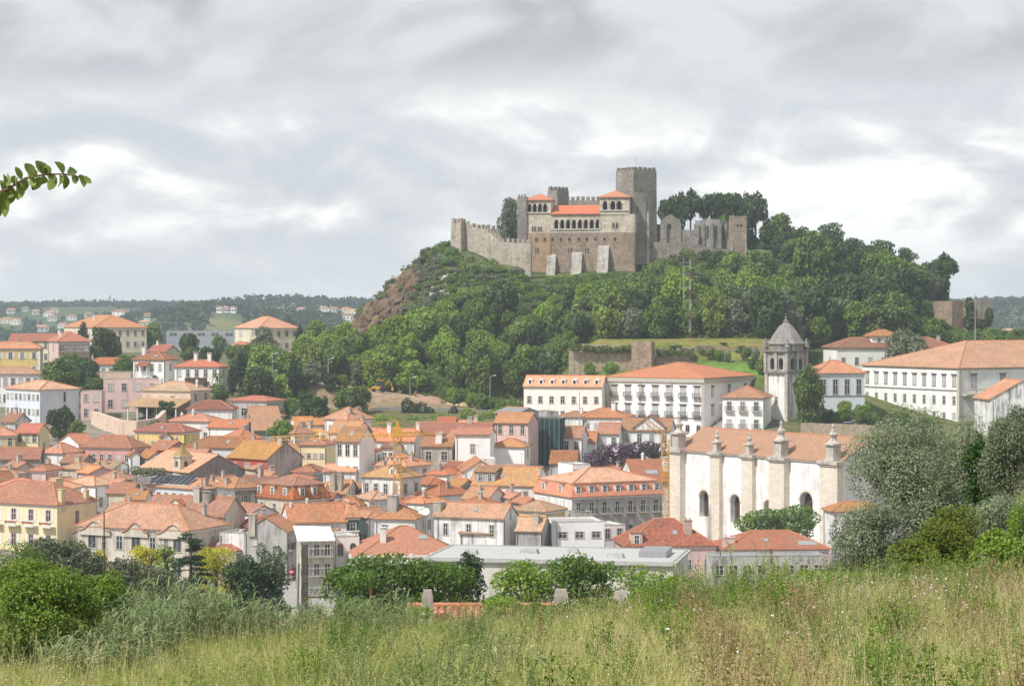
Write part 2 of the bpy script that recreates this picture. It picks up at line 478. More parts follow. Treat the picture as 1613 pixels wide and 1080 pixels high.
def ground_colour(X, D, Z):
    n = X.size
    x = X.ravel(); d = np.interp(D.ravel(), MT, MO)
    x = x * np.where(np.abs(d) > 1, d / np.where(np.abs(d) > 1, D.ravel(), 1), 1.0)
    c = np.zeros((n, 3))
    fld = np.array((0.34, 0.33, 0.13)); slope = np.array((0.09, 0.12, 0.035)); town = np.array((0.33, 0.30, 0.26)); hillg = np.array((0.075, 0.115, 0.03))
    def lay(m, col):
        nonlocal c
        c = c * (1 - m[:, None]) + np.array(col) * m[:, None]
    c[:] = fld
    lay(sstep(62, 80, d), slope)
    lay(sstep(230, 262, d), town)
    lay(sstep(470, 560, d) * (1 - sstep(-20, 0, x)) * 0.75, (0.13, 0.15, 0.06))
    lay(sstep(490, 505, d) * sstep(0, 18, x), (0.14, 0.20, 0.045))
    lay(sstep(415, 440, d) * sstep(45, 60, x), (0.15, 0.17, 0.06))
    lay(sstep(474, 486, d) * sstep(-64, -54, x) * (1 - sstep(3, 9, x)), (0.17, 0.18, 0.07))
    lay(sstep(550, 560, d) * sstep(-62, -50, x) * (1 - sstep(560, 640, d)), hillg)
    far_f = 0.5 + 0.5*vnoise(x/60.0, d/90.0)
    lay(sstep(850, 1100, d), (0.10, 0.15, 0.055))
    lay(sstep(850, 1100, d) * sstep(0.6, 0.75, far_f), (0.26, 0.27, 0.12))
    p = np.interp(d, PX, PZ) * sstep(-60, -48, x) * (1 - sstep(170, 200, x))
    lay(np.clip(p*6, 0, 1), hillg)
    nz = vnoise(x/3.0, d/4.0) + 0.6*vnoise(x/1.1, d/1.3 + 3)
    # grass bank under the palace
    lay(sstep(-12, -2, x) * (1 - sstep(16, 24, x)) * sstep(596, 606, d) * (1 - sstep(642, 648, d)), (0.16, 0.20, 0.06))
    # orange and grey rock of the cliff
    cl = sstep(-50, -44, x) * (1 - sstep(-30, -24, x)) * sstep(612, 625, d)
    lay(np.clip(cl * (nz*0.6 + 0.75), 0, 1), (0.31, 0.20, 0.13))
    lay(np.clip(sstep(-47, -44, x) * (1 - sstep(-37, -34, x)) * sstep(618, 630, d) * (nz*0.9 + 0.3), 0, 1), (0.42, 0.20, 0.07))
    lay(np.clip(sstep(-24, -18, x) * (1 - sstep(-8, -4, x)) * sstep(608, 618, d) * (1 - sstep(646, 652, d)) * (nz*0.9 + 0.1), 0, 1), (0.42, 0.39, 0.34))
    # terrace meadow and lawn behind the convent
    mead = sstep(14, 20, x) * (1 - sstep(64, 74, x)) * sstep(530.5, 532, d) * (1 - sstep(550, 556, d))
    lay(mead, (0.26, 0.27, 0.07))
    lay(mead * np.clip(nz*0.8, 0, 1), (0.34, 0.24, 0.10))
    lay(sstep(40, 46, x) * (1 - sstep(66, 72, x)) * sstep(507, 511, d) * (1 - sstep(524, 528, d)), (0.17, 0.31, 0.05))
    # works road and its bank
    rd = sstep(-60, -52, x) * (1 - sstep(2, 8, x)) * sstep(523, 530, d) * (1 - sstep(552, 557, d))
    lay(rd, (0.50, 0.38, 0.27))
    lay(rd * (1 - sstep(533, 537, d)), (0.36, 0.27, 0.17))
    return c

def build_ground():
    ds = np.concatenate([np.arange(-60, 20, 4.0), np.arange(20, 76, 1.0), np.arange(76, 240, 4.0), np.arange(240, 520, 4.0), np.arange(520, 562, 2.0), np.arange(562, 574, 0.75), np.arange(574, 700, 2.0), np.arange(700, 850, 5.0), np.geomspace(855, 4600, 80)])
    ts = np.concatenate([np.linspace(-1.6, -0.32, 30), np.linspace(-0.31, 0.31, 260), np.linspace(0.32, 1.6, 30)])
    D, T = np.meshgrid(ds, ts, indexing='ij')
    X = T * (np.maximum(D, 0) + 40)
    Z = gz(X, D)
    nr, nc = D.shape
    V = np.stack([X, D, Z], -1).reshape(-1, 3)
    idx = np.arange(nr*nc).reshape(nr, nc)
    Fq = np.stack([idx[:-1, :-1], idx[:-1, 1:], idx[1:, 1:], idx[1:, :-1]], -1).reshape(-1, 4)
    me = bpy.data.meshes.new('ground')
    me.vertices.add(len(V)); me.vertices.foreach_set('co', V.astype(np.float32).ravel())
    me.loops.add(Fq.size); me.loops.foreach_set('vertex_index', Fq.astype(np.int32).ravel())
    me.polygons.add(len(Fq)); me.polygons.foreach_set('loop_start', np.arange(0, Fq.size, 4, dtype=np.int32))
    me.update(calc_edges=True)
    me.polygons.foreach_set('use_smooth', [True]*len(Fq))
    c = ground_colour(X, D, Z)
    a = me.attributes.new('gcol', 'FLOAT_COLOR', 'POINT')
    a.data.foreach_set('color', np.concatenate([c, np.ones((len(c), 1))], 1).astype(np.float32).ravel())
    m, t, out = newmat('ground')
    at = nd(t, 'ShaderNodeAttribute', attribute_name='gcol').outputs['Color']
    ob = nd(t, 'ShaderNodeTexCoord').outputs['Object']
    n1 = noise(t, ob, 0.35, 6, 0.65); n2 = noise(t, ob, 3.0, 6, 0.7)
    f = mth(t, 'ADD', mth(t, 'MULTIPLY', n1, 0.6), mth(t, 'MULTIPLY', n2, 0.5))
    cc = mixc(t, smap(t, f, 0.35, 0.75), at, mixc(t, 1.0, at, (0.45, 0.42, 0.38), 'MULTIPLY'))
    bsdf(t, out, cc, 0.95, n2, 0.1, dist=0.15)
    me.materials.append(m)
    tag(link('ground', me), 'ground falling to the town, then rising to the castle hill and horizon', 'ground', kind='structure')
build_ground()

# ------------------------------------------------------------------ building kit
WIN = {}
M_OLDST = plain('old_stone_trim', (.34, .30, .24))
M_VOID = plain('opening_shade', (.025, .022, .02), 1.0, spec=0.0)  # near-black sheet: the shade inside an open window put into its colour
def win_mesh(w, h, style, sur):
    key = (round(w, 2), round(h, 2), style, sur)
    if key in WIN: return WIN[key]
    f = MB(); fr = 0.13
    top = h
    if style == 'arch':
        n = 8
        a0 = [(-w/2, 0.0)] + [(-w/2*math.cos(math.pi*i/n), h - w/2 + w/2*math.sin(math.pi*i/n)) for i in range(n+1)] + [(w/2, 0.0)]
        a1 = [(-w/2-fr, 0.0)] + [(-(w/2+fr)*math.cos(math.pi*i/n), h - w/2 + (w/2+fr)*math.sin(math.pi*i/n)) for i in range(n+1)] + [(w/2+fr, 0.0)]
        for i in range(len(a0)-1):
            (x0, z0), (x1, z1), (x2, z2), (x3, z3) = a0[i], a0[i+1], a1[i+1], a1[i]
            f.add([(x0,-.07,z0),(x1,-.07,z1),(x2,-.07,z2),(x3,-.07,z3),(x0,.02,z0),(x1,.02,z1),(x2,.02,z2),(x3,.02,z3)], [(0,1,2,3),(1,0,4,5),(3,2,6,7)])
        f.box(-w/2-fr-.05, w/2+fr+.05, -.12, .02, -.12, 0)
        f.box(-.03, .03, -.045, -.02, 0, h-.02)
    else:
        f.box(-w/2-fr, -w/2, -.07, .02, 0, h); f.box(w/2, w/2+fr, -.07, .02, 0, h)
        f.box(-w/2-fr, w/2+fr, -.075, .02, h, h+fr)
        f.box(-w/2-fr-.06, w/2+fr+.06, -.13, .02, -.1, 0)
        if style in ('plain', 'shutters', 'balcony', 'cornice', 'cornbal'):
            f.mi = 1
            f.box(-.035, .035, -.05, -.02, 0, h)
            f.box(-w/2, -.035, -.045, -.02, h*.62, h*.62+.06); f.box(.035, w/2, -.045, -.02, h*.62, h*.62+.06)
            f.box(-w/2, -w/2+.06, -.05, -.02, 0, h); f.box(w/2-.06, w/2, -.05, -.02, 0, h)
        if style == 'shutters':
            f.mi = 1
            f.box(-w/2-fr-.02-w*.5, -w/2-fr-.02, -.06, -.01, 0, h); f.box(w/2+fr+.02, w/2+fr+.02+w*.5, -.06, -.01, 0, h)
        if style in ('cornice', 'cornbal'):
            f.mi = 0
            f.box(-w/2-.42, w/2+.42, -.30, .02, h+.42, h+.62); f.box(-w/2-.2, w/2+.2, -.10, .02, h+fr+.02, h+.42)
        if style in ('balcony', 'cornbal'):
            f.mi = 0
            f.box(-w/2-.45, w/2+.45, -.75, .0, -.26, -.12)
            f.mi = 2
            for k in range(9):
                x = -w/2-.4 + (w+.8)*k/8
                f.box(x-.025, x+.025, -.72, -.67, -.12, .86)
            f.box(-w/2-.42, w/2+.42, -.74, -.66, .86, .93)
            for sx_ in (-1, 1):
                f.box(sx_*(w/2+.41)-.03, sx_*(w/2+.41)+.03, -.66, 0, .86, .92)
                f.box(sx_*(w/2+.41)-.02, sx_*(w/2+.41)+.02, -.40, -.36, -.12, .86)
    g = MB()
    if style == 'arch':
        n = 8
        g.poly([(-w/2, -.015, 0)] + [(w/2, -.015, 0)] + [(w/2*math.cos(math.pi*i/n), -.015, h - w/2 + w/2*math.sin(math.pi*i/n)) for i in range(n+1)])
    else:
        g.quad((-w/2, -.015, 0), (w/2, -.015, 0), (w/2, -.015, h), (-w/2, -.015, h))
    mats = {'stone': M_STONE, 'dark': M_STONED, 'white': M_WHITE, 'old': M_OLDST}[sur]
    fm = f.mesh('window', [mats, M_WOODW, M_IRON])
    pm = {}
    for k, m in (('g', M_GLASS), ('c', M_CURT), ('s', M_SHUT), ('m', M_MAROON), ('k', M_VOID)):
        pm[k] = g.mesh('pane', m)
    WIN[key] = (fm, pm)
    return WIN[key]
RNDW = random.Random(3)
def window(root, face, pos, z, w, h, style='plain', sur='stone', pane=None, A=0, B=0):
    fm, pm = win_mesh(w, h, style, sur)
    if face == 'R': loc, rz = (pos, 0, z), 0.0
    elif face == 'L': loc, rz = (0, pos, z), -math.pi/2
    o = link('window', fm, root, loc, rz)
    if pane is None: pane = RNDW.choice('gggggccs')
    link('pane', pm[pane], o)
    return o
def grid(root, face, length, h, cols, rows, style='plain', w=0.95, wh=None, sur='stone', pane=None, m=None, z0=0.0, skip=(), zs=None):
    s = (h - z0) / rows
    wh = wh or min(1.75, s*0.52)
    m = length/(cols*2.0) if m is None else m
    for r in range(rows):
        for c in range(cols):
            if (c, r) in skip: continue
            p = length/2 if cols == 1 else m + (length - 2*m)*c/(cols-1)
            z = (zs[r] if zs else z0 + s*r + s*0.30)
            st = style if isinstance(style, str) else style[min(r, len(style)-1)]
            window(root, face, p, z, min(w, length/cols*0.6), wh, st, sur, pane)

def slab_roof(mb, pts2, h, t):   # flat slab from a polygon
    n = len(pts2)
    mb.add([(x, y, h) for x, y in pts2] + [(x, y, h+t) for x, y in pts2],
           [tuple(range(n))[::-1], tuple(range(n, 2*n))] + [(i, (i+1) % n, n+(i+1) % n, n+i) for i in range(n)])

def ridge_caps(root_roof, lines, mat=None, r=0.15):
    b = MB()
    for p, q in lines:
        b.beam(p, q, r, r, 6)
    return b.obj('ridge_cap', mat or M_RIDGE, root_roof)

def chimney(parent, x, y, z, w=0.8, hgt=1.8, kind='stack', mat=None):
    b = MB(); m = mat or M_CHIM
    if kind == 'stack':
        b.box(x-w/2, x+w/2, y-w*.35, y+w*.35, z-2.0, z+hgt)
        b.box(x-w/2-.09, x+w/2+.09, y-w*.35-.09, y+w*.35+.09, z+hgt, z+hgt+.14)
        b.mi = 1
        for k in (-.25, .25): b.lathe([(.14, z+hgt+.14), (.11, z+hgt+.5)], x+k*w, y, 8)
    elif kind == 'pot':
        b.lathe([(w*.36, z-2), (w*.36, z+hgt*.7), (w*.46, z+hgt*.72), (w*.46, z+hgt*.8), (w*.3, z+hgt*.86), (w*.3, z+hgt), (w*.05, z+hgt*1.15)], x, y, 10)
    else:                                     # tall block with a flat lid on feet
        b.box(x-w/2, x+w/2, y-w/2, y+w/2, z-2.0, z+hgt)
        for sx_ in (-1, 1):
            for sy in (-1, 1):
                b.box(x+sx_*w*.40-.07, x+sx_*w*.40+.07, y+sy*w*.40-.07, y+sy*w*.40+.07, z+hgt, z+hgt+.25)
        b.box(x-w/2-.1, x+w/2+.1, y-w/2-.1, y+w/2+.1, z+hgt+.25, z+hgt+.35)
    return b.obj('chimney', [m, M_RIDGE], parent)

def solve(xl, xc, xr, ve, h, th, d=None, A=None, B=None):
    if d is None: d = ray_d(xc, ve, h)
    t = R(th); c, s = math.cos(t), math.sin(t)
    Cx, Cy = px2(xc, d), d
    A0, B0 = A, B
    for _ in range(40):
        c, s = math.cos(t), math.sin(t)
        if A0 is None and xr is not None:
            tr = (xr - CX)/F; A = (tr*Cy - Cx)/(c - tr*s)
        if B0 is None and xl is not None:
            tl = (xl - CX)/F; B = (Cx - tl*Cy)/(s + tl*c)
        # a face seen almost edge-on must still belong to a house of ordinary depth
        if A0 is None and th > 45 and A is not None and 0 < A < 6.5 and t < R(118): t += R(2)
        elif B0 is None and th <= 45 and B is not None and 0 < B < 6.5 and t > R(-28): t -= R(2)
        else: break
    return d, Cx, Cy, A, B, math.degrees(t)
RNDH = random.Random(11)
HOUSES = []
FOOT = []
M_PIPE = plain('drainpipe', (.20, .19, .18), .6)
def house(label, xl, xc, xr, ve, h, th, roof='hip', wall='white', rc='orange', pitch=0.5, L=None, Rw=None, d=None, A=None, B=None, ch=None, cat='house', name='house', wk=None, group=None, o=0.4, sur='stone', base=4.0, cornice=True, wall2=None, chm=None, face_band=False):
    d, Cx, Cy, A, B, th = solve(xl, xc, xr, ve, h, th, d, A, B)
    A = min(max(A or 9, 2.0), 70); B = min(max(B or 9, 2.0), 70)
    zt = rowz(ve, d) - h
    root = tag(empty(name, (Cx, Cy, zt), R(th)), label, cat, group)
    HOUSES.append((label, round(d), round(A, 1), round(B, 1), round(zt - g1(Cx, Cy), 1)))
    wm = wallmat(wall)
    b = MB()
    zr = h
    rb = MB(); caps = []
    if roof == 'hip':
        b.box(0, A, 0, B, -base, h)
        e = h - 0.05; tt = 0.16
        x0, x1, y0, y1 = -o, A+o, -o, B+o
        if A >= B:
            hf = (y1-y0)/2; r0 = (x0+hf, (y0+y1)/2); r1 = (x1-hf, (y0+y1)/2)
        else:
            hf = (x1-x0)/2; r0 = ((x0+x1)/2, y0+hf); r1 = ((x0+x1)/2, y1-hf)
        zr = e + tt + pitch*hf
        V = [(x0,y0,e),(x1,y0,e),(x1,y1,e),(x0,y1,e),(x0,y0,e+tt),(x1,y0,e+tt),(x1,y1,e+tt),(x0,y1,e+tt),(r0[0],r0[1],zr),(r1[0],r1[1],zr)]
        Fs = [(3,2,1,0),(0,1,5,4),(1,2,6,5),(2,3,7,6),(3,0,4,7)]
        if A >= B: Fs += [(4,5,9,8),(5,6,9),(6,7,8,9),(7,4,8)]
        else: Fs += [(4,5,8),(5,6,9,8),(6,7,9),(7,4,8,9)]
        rb.add(V, Fs)
        caps = [(V[8], V[9])] + ([(V[4],V[8]),(V[7],V[8]),(V[5],V[9]),(V[6],V[9])] if A >= B else [(V[4],V[8]),(V[5],V[8]),(V[6],V[9]),(V[7],V[9])])
        def roof_z(x, y):
            return e + tt + pitch*min(x-x0, x1-x, y-y0, y1-y)
    elif roof in ('gR', 'gL'):
        S = B if roof == 'gR' else A            # span across the ridge
        Ln = A if roof == 'gR' else B
        zr = h + pitch*S/2
        prof = [(0, -base), (S, -base), (S, h), (S/2, zr), (0, h)]
        def m3(s_, l_, z_): return (l_, s_, z_) if roof == 'gR' else (s_, l_, z_)
        V = [m3(s_, 0, z_) for s_, z_ in prof] + [m3(s_, Ln, z_) for s_, z_ in prof]
        fl = [(0,1,2,3,4), (9,8,7,6,5)] + [(i+5, (i+1) % 5 + 5, (i+1) % 5, i) for i in range(5)]
        if roof == 'gR': fl = [f[::-1] for f in fl]
        b.add(V, fl)
        g = 0.22; t0, t1 = -0.06, 0.13
        za = h - pitch*o; zp = zr
        pr = [(-o, za+t1), (S/2, zp+t1), (S+o, za+t1), (S+o, za+t0), (S/2, zp+t0), (-o, za+t0)]
        V = [m3(s_, -g, z_) for s_, z_ in pr] + [m3(s_, Ln+g, z_) for s_, z_ in pr]
        fl = [(0,1,2,3,4,5)[::-1], (6,7,8,9,10,11)] + [(i, (i+1) % 6, (i+1) % 6 + 6, i+6) for i in range(6)]
        if roof == 'gR': fl = [f[::-1] for f in fl]
        rb.add(V, fl)
        caps = [(m3(S/2, -g, zp+t1), m3(S/2, Ln+g, zp+t1))]
        def roof_z(x, y):
            s_ = y if roof == 'gR' else x
            return h + t1 + pitch*min(s_, S - s_)
    elif roof == 'mansard':
        b.box(0, A, 0, B, -base, h)
        e = h - .05; i1 = 0.75; z1 = h + 2.5
        V = []
        for (ins, z) in ((-o, e), (-o, e+.16), (i1, z1)):
            V += [(ins, ins, z), (A-ins, ins, z), (A-ins, B-ins, z), (ins, B-ins, z)]
        fl = [(3,2,1,0)]
        for k in (0, 4):
            fl += [(k+i, k+(i+1) % 4, k+4+(i+1) % 4, k+4+i) for i in range(4)]
        fl.append((8, 9, 10, 11))
        rb.add(V, fl)
        zr = z1
        def roof_z(x, y): return z1
    else:                                       # flat roof behind a parapet
        b.box(0, A, 0, B, -base, h-.35)
        b.box(0, A, 0, .3, h-.35, h); b.box(0, A, B-.3, B, h-.35, h); b.box(0, .3, .3, B-.3, h-.35, h); b.box(A-.3, A, .3, B-.3, h-.35, h)
        rb.box(.3, A-.3, .3, B-.3, h-.349, h-.30)
        rb.box(-.05, A+.05, -.05, .33, h+.001, h+.06); rb.box(-.05, .33, .33, B-.33, h+.001, h+.06); rb.box(A-.33, A+.05, .33, B-.33, h+.001, h+.06); rb.box(-.05, A+.05, B-.33, B+.05, h+.001, h+.06)
        def roof_z(x, y): return h - .3
    wo = b.obj('wall', wm, root)
    ro = rb.obj('roof', roofmat(rc) if roof != 'flat' else (M_CONC if isinstance(rc, str) else rc), root)
    if caps and roof != 'flat': ridge_caps(ro, caps)
    if roof == 'mansard':
        tb = MB(); x0, x1, y0, y1 = .55, A-.55, .55, B-.55
        hf = min(x1-x0, y1-y0)/2
        zt_ = zr+.12; zq = zt_ + hf*pitch
        r0, r1 = ((x0+hf, (y0+y1)/2), (x1-hf, (y0+y1)/2)) if A >= B else (((x0+x1)/2, y0+hf), ((x0+x1)/2, y1-hf))
        V = [(x0,y0,zr-.06),(x1,y0,zr-.06),(x1,y1,zr-.06),(x0,y1,zr-.06),(x0,y0,zt_),(x1,y0,zt_),(x1,y1,zt_),(x0,y1,zt_),(r0[0],r0[1],zq),(r1[0],r1[1],zq)]
        Fs = [(3,2,1,0),(0,1,5,4),(1,2,6,5),(2,3,7,6),(3,0,4,7)] + ([(4,5,9,8),(5,6,9),(6,7,8,9),(7,4,8)] if A >= B else [(4,5,8),(5,6,9,8),(6,7,9),(7,4,8,9)])
        tb.add(V, Fs)
        up = tb.obj('upper_roof', roofmat('salmon' if rc != 'rusty' else 'orange'), root)
        ridge_caps(up, [(V[4],V[8]),(V[8],V[9]),(V[5],V[8] if A < B else V[9])])
    if cornice and roof not in ('flat',):
        cb = MB()
        cb.box(-.10, A+.10, -.10, -.001, h-.42, h-.12 if roof == 'hip' else h-.15)
        cb.box(-.10, -.001, 0, B+.10, h-.42, h-.12 if roof == 'hip' else h-.15)
        if roof == 'hip' or roof == 'mansard': cb.obj('cornice', M_WHITE if sur != 'dark' else M_STONE, root)
        else: cb = None
    if L: grid(root, 'L', B, h, *L[:2], **(dict(style=L[2]) if len(L) > 2 and isinstance(L[2], str) else {}), **(L[-1] if isinstance(L[-1], dict) else {}), sur=sur)
    if Rw: grid(root, 'R', A, h, *Rw[:2], **(dict(style=Rw[2]) if len(Rw) > 2 and isinstance(Rw[2], str) else {}), **(Rw[-1] if isinstance(Rw[-1], dict) else {}), sur=sur)
    if ch is None:
        ch = [(RNDH.uniform(.2, .8), RNDH.uniform(.3, .7))] if roof != 'flat' and RNDH.random() < .7 else []
    for c in ch:
        fx, fy = c[0]*A, c[1]*B
        chimney(ro, fx, fy, roof_z(fx, fy), *(c[2:] if len(c) > 2 else (RNDH.choice((.6, .8, 1.0)), RNDH.uniform(.9, 1.5), RNDH.choice(('stack', 'pot', 'lid')))), **(dict(mat=chm) if chm else {}))
    if cat == 'house':
        if Rw or roof in ('hip', 'flat'): MB().box(A*.03+.1, A*.03+.2, -.14, -.03, -base, h-.45).obj('drainpipe', M_PIPE, root)
        MB().box(-.14, -.03, B*.94, B*.94+.1, -base, h-.45).obj('drainpipe', M_PIPE, root)
        if RNDH.random() < .45:
            ab = MB(); fx, fy = A*RNDH.uniform(.3, .7), B*RNDH.uniform(.3, .7); za = roof_z(fx, fy); zt_ = za + RNDH.uniform(1.8, 2.8)
            ab.beam((fx, fy, za-.5), (fx, fy, zt_), .035); an = RNDH.uniform(0, 3.1); cx_, sx2 = math.cos(an), math.sin(an)
            ab.beam((fx-.7*cx_, fy-.7*sx2, zt_-.1), (fx+.8*cx_, fy+.8*sx2, zt_-.1), .025)
            for q in range(5): ab.beam((fx+(q*.3-.6)*cx_-.35*sx2, fy+(q*.3-.6)*sx2+.35*cx_, zt_-.1), (fx+(q*.3-.6)*cx_+.35*sx2, fy+(q*.3-.6)*sx2-.35*cx_, zt_-.1), .015)
            ab.obj('aerial', M_METAL, ro)
        if roof in ('hip', 'gL', 'gR') and RNDH.random() < .3:
            fx, fy = (A*.22, B*RNDH.uniform(.35, .65)) if th > 45 else (A*RNDH.uniform(.35, .65), B*.22); e_ = .45
            if th > 45: V4 = [(fx-e_, fy-.4), (fx-e_, fy+.4), (fx+e_, fy+.4), (fx+e_, fy-.4)]
            else: V4 = [(fx-.4, fy-e_), (fx+.4, fy-e_), (fx+.4, fy+e_), (fx-.4, fy+e_)]
            sb = MB(); sb.add([(x_, y_, roof_z(x_, y_)+.02) for x_, y_ in V4] + [(x_, y_, roof_z(x_, y_)+.14) for x_, y_ in V4], [(4,5,6,7)[::-1] if th > 45 else (4,5,6,7), (0,1,5,4), (1,2,6,5), (2,3,7,6), (3,0,4,7)])
            sb.obj('skylight', plain('skylight_glass', (.30, .33, .34), .1), ro)
    FOOT.append((Cx, Cy, math.radians(th), A, B))
    root_info = dict(root=root, A=A, B=B, h=h, roof=ro, wall=wo, zr=zr, rz=roof_z, d=d)
    return root_info

def dormer(hi, face, pos, inset, z, w=1.2, hh=1.5, style='hip', wall=None, rc='orange', deep=2.6):
    """a window house standing out of the roof slope"""
    b = MB(); b.box(-w/2, w/2, 0, deep, z-.7, z+hh)
    if style == 'gable': b.add([(-w/2,0,z+hh),(w/2,0,z+hh),(0,0,z+hh+w*.4),(-w/2,deep,z+hh),(w/2,deep,z+hh),(0,deep,z+hh+w*.4)], [(0,1,2),(5,4,3),(0,2,5,3),(2,1,4,5)])
    if face == 'R': loc, rz = (pos, inset, 0), 0.0
    else: loc, rz = (inset, pos, 0), -math.pi/2
    dn = b.obj('dormer', wall or M_CHIMW, hi['root'], loc, rz)
    r = MB(); o = .16
    if style == 'gable':
        zt = z+hh+.02; k = w*.4
        for s_ in (-1, 1):
            r.add([(s_*(w/2+o), -o, zt-o*.8), (0, -o, zt+k), (0, deep, zt+k), (s_*(w/2+o), deep, zt-o*.8), (s_*(w/2+o), -o, zt-o*.8+.1), (0, -o, zt+k+.1), (0, deep, zt+k+.1), (s_*(w/2+o), deep, zt-o*.8+.1)],
                  [(0,1,2,3),(4,7,6,5),(0,4,5,1),(0,3,7,4)])
    else:
        r.box(-w/2-o, w/2+o, -o, deep, z+hh+.001, z+hh+.12)
    r.obj('dormer_roof', roofmat(rc), dn)
    fm, pm = win_mesh(min(.9, w*.62), hh*.78, 'plain', 'white')
    wo = link('window', fm, dn, (0, 0, z+.12), 0)
    g = MB(); ww = min(.9, w*.62)
    g.quad((-ww/2, -.015, z+.12), (ww/2, -.015, z+.12), (ww/2, -.015, z+.12+hh*.78), (-ww/2, -.015, z+.12+hh*.78))
    g.obj('pane', M_GLASS, dn)
    return dn

# arcade wall: a panel in the local x-z plane (front at y=0, outward -y) pierced by arched openings
def arcade(mb, x0, x1, z0, z1, ops, depth=0.6, pointed=False, n=8):
    """ops: (centre, width, sill, apex)"""
    ops = sorted(ops)
    cur = x0
    def col(a, b_, c, d_):
        mb.quad((a, 0, c), (b_, 0, c), (b_, 0, d_), (a, 0, d_))
    for (c, w_, s_, ap) in ops:
        a, b_ = c-w_/2, c+w_/2
        if a > cur: col(cur, a, z0, z1)
        if s_ > z0: col(a, b_, z0, s_)
        hh = (ap - s_)
        rise = min(w_*(0.75 if pointed else 0.5), hh*0.95)
        spring = ap - rise
        arc = []
        for i in range(n+1):
            u = i/n
            if pointed:
                t = abs(2*u-1)
                arc.append((a + w_*u, spring + rise*math.sqrt(max(0, 1 - t**1.7))))
            else:
                arc.append((c - w_/2*math.cos(math.pi*u), spring + rise*math.sin(math.pi*u)))
        for i in range(n):
            (p0, q0), (p1, q1) = arc[i], arc[i+1]
            mb.quad((p0, 0, q0), (p1, 0, q1), (p1, 0, z1), (p0, 0, z1))
            mb.quad((p0, 0, q0), (p0, depth, q0), (p1, depth, q1), (p1, 0, q1))
        mb.quad((a, 0, s_), (a, depth, s_), (a, depth, spring), (a, 0, spring))
        mb.quad((b_, depth, s_), (b_, 0, s_), (b_, 0, spring), (b_, depth, spring))
        mb.quad((a, 0, s_), (b_, 0, s_), (b_, depth, s_), (a, depth, s_))
        cur = b_
    if x1 > cur: col(cur, x1, z0, z1)
    return mb
# ------------------------------------------------------------------ houses of the town, far to near
# upper quarter on the slope behind the town
house('big cream school block with broad red hipped roof on the upper slope', 101, 147, 231, 516, 9, 25, 'hip', 'cream', 'new', .42, (4, 2), (7, 2, dict(z0=1, pane='g')), ch=[(.3, .5, .7, 1.5, 'lid')], cat='building', name='school_building', chm=M_CHIMW)
house('long low cream house with plain red roof behind the yellow house', 14, 97, 106, 536, 7, 78, 'gL', 'cream', 'red', .55, (5, 2), None, ch=[(.5, .1, .7, 1.0, 'lid')], chm=M_CHIMW)
hi = house('pink apartment house with loggias beside the tall cypress', 76, 92, 141, 538, 8, 22, 'hip', 'pink', 'red', .55, (1, 2), (4, 2, 'balcony', dict(w=1.6)), ch=[(.2, .4, .7, 1.2, 'lid')], chm=M_CHIMW)
hi = house('yellow villa with white corner strip and red hipped roof', -30, 63, 68, 549, 8, 80, 'hip', 'yellow', 'orange', .5, (5, 2, 'shutters'), None, ch=[(.5, .4, .8, .9, 'stack')])
MB().box(-.06, .5, -.06, .5, -2, 7.4).obj('corner_strip', M_WHITE, hi['root'])
house('cream block with square glazed front and pyramid red roof below the ridge', 370, 408, 470, 517, 8, 30, 'hip', 'cream', 'new', .5, (2, 2, dict(w=2.4, wh=2.4)), (5, 2, dict(w=1.2)), ch=[], cat='building', name='school_building', d=M(745))
house('grey metal clad modern hall with flat roof and strip windows', 262, 372, 378, 521, 8, 80, 'flat', 'steel', M_METAL, .1, (5, 1, dict(w=4.0, wh=.9, zs=[6.4], pane='g')), None, cat='hall', name='modern_hall')
house('small tile roofed pavilion at the foot of the cream block', 360, 385, 403, 548, 4, 40, 'hip', 'ochre', 'orange', .7, None, None, ch=[])
house('low white bungalow with long red roof between cypress and villa', 132, 206, 210, 574, 4, 80, 'hip', 'white', 'red', .42, (6, 1), None, ch=[(.5, .85, .8, 1.3, 'stack')])
house('cream cottage with dark red roof and cream gable end', 233, 262, 281, 553, 5, 62, 'gL', 'cream', 'red', .5, (2, 1), (1, 1), ch=[(.5, .8, .6, 1, 'lid')], chm=M_CHIMW)
hi = house('white villa with tile hooded balcony and tall white chimney', 210, 258, 279, 567, 8, 62, 'hip', 'bright', 'brown', .45, (4, 2, dict(w=.8)), (1, 2), ch=[(.5, .85, 1.0, 2.2, 'lid')], chm=M_CHIMW)
b = MB(); b.box(-1.6, 0, hi['B']*.45, hi['B']*.8, 3.4, 3.6)
for k in range(9): b.box(-1.58, -1.52, hi['B']*(.46+.04*k), hi['B']*(.46+.04*k)+.06, 3.6, 4.5)
for k in (.46, .78): b.box(-1.55, -1.40, hi['B']*k, hi['B']*k+.15, 3.6, 6.4)
b.obj('balcony', M_WHITE, hi['root'])
MB().add([(-2.0, hi['B']*.43, 6.4), (-2.0, hi['B']*.82, 6.4), (0, hi['B']*.82, 7.3), (0, hi['B']*.43, 7.3), (-2.0, hi['B']*.43, 6.52), (-2.0, hi['B']*.82, 6.52), (0, hi['B']*.82, 7.42), (0, hi['B']*.43, 7.42)], [(0,1,2,3),(7,6,5,4),(0,4,5,1),(0,3,7,4),(1,5,6,2)]).obj('balcony_roof', roofmat('brown'), hi['root'])
hi = house('white chalet with dark timber balcony and two white chimneys', 275, 345, 359, 578, 7, 72, 'hip', 'bright', 'red', .42, (5, 2), (1, 2), ch=[(.45, .3, .9, 1.7, 'lid'), (.5, .62, .9, 1.6, 'lid')], chm=M_CHIMW)
b = MB(); b.box(-1.7, 0, hi['B']*.22, hi['B']*.72, 3.1, 3.3); b.box(-1.7, -1.6, hi['B']*.22, hi['B']*.72, 3.3, 4.3)
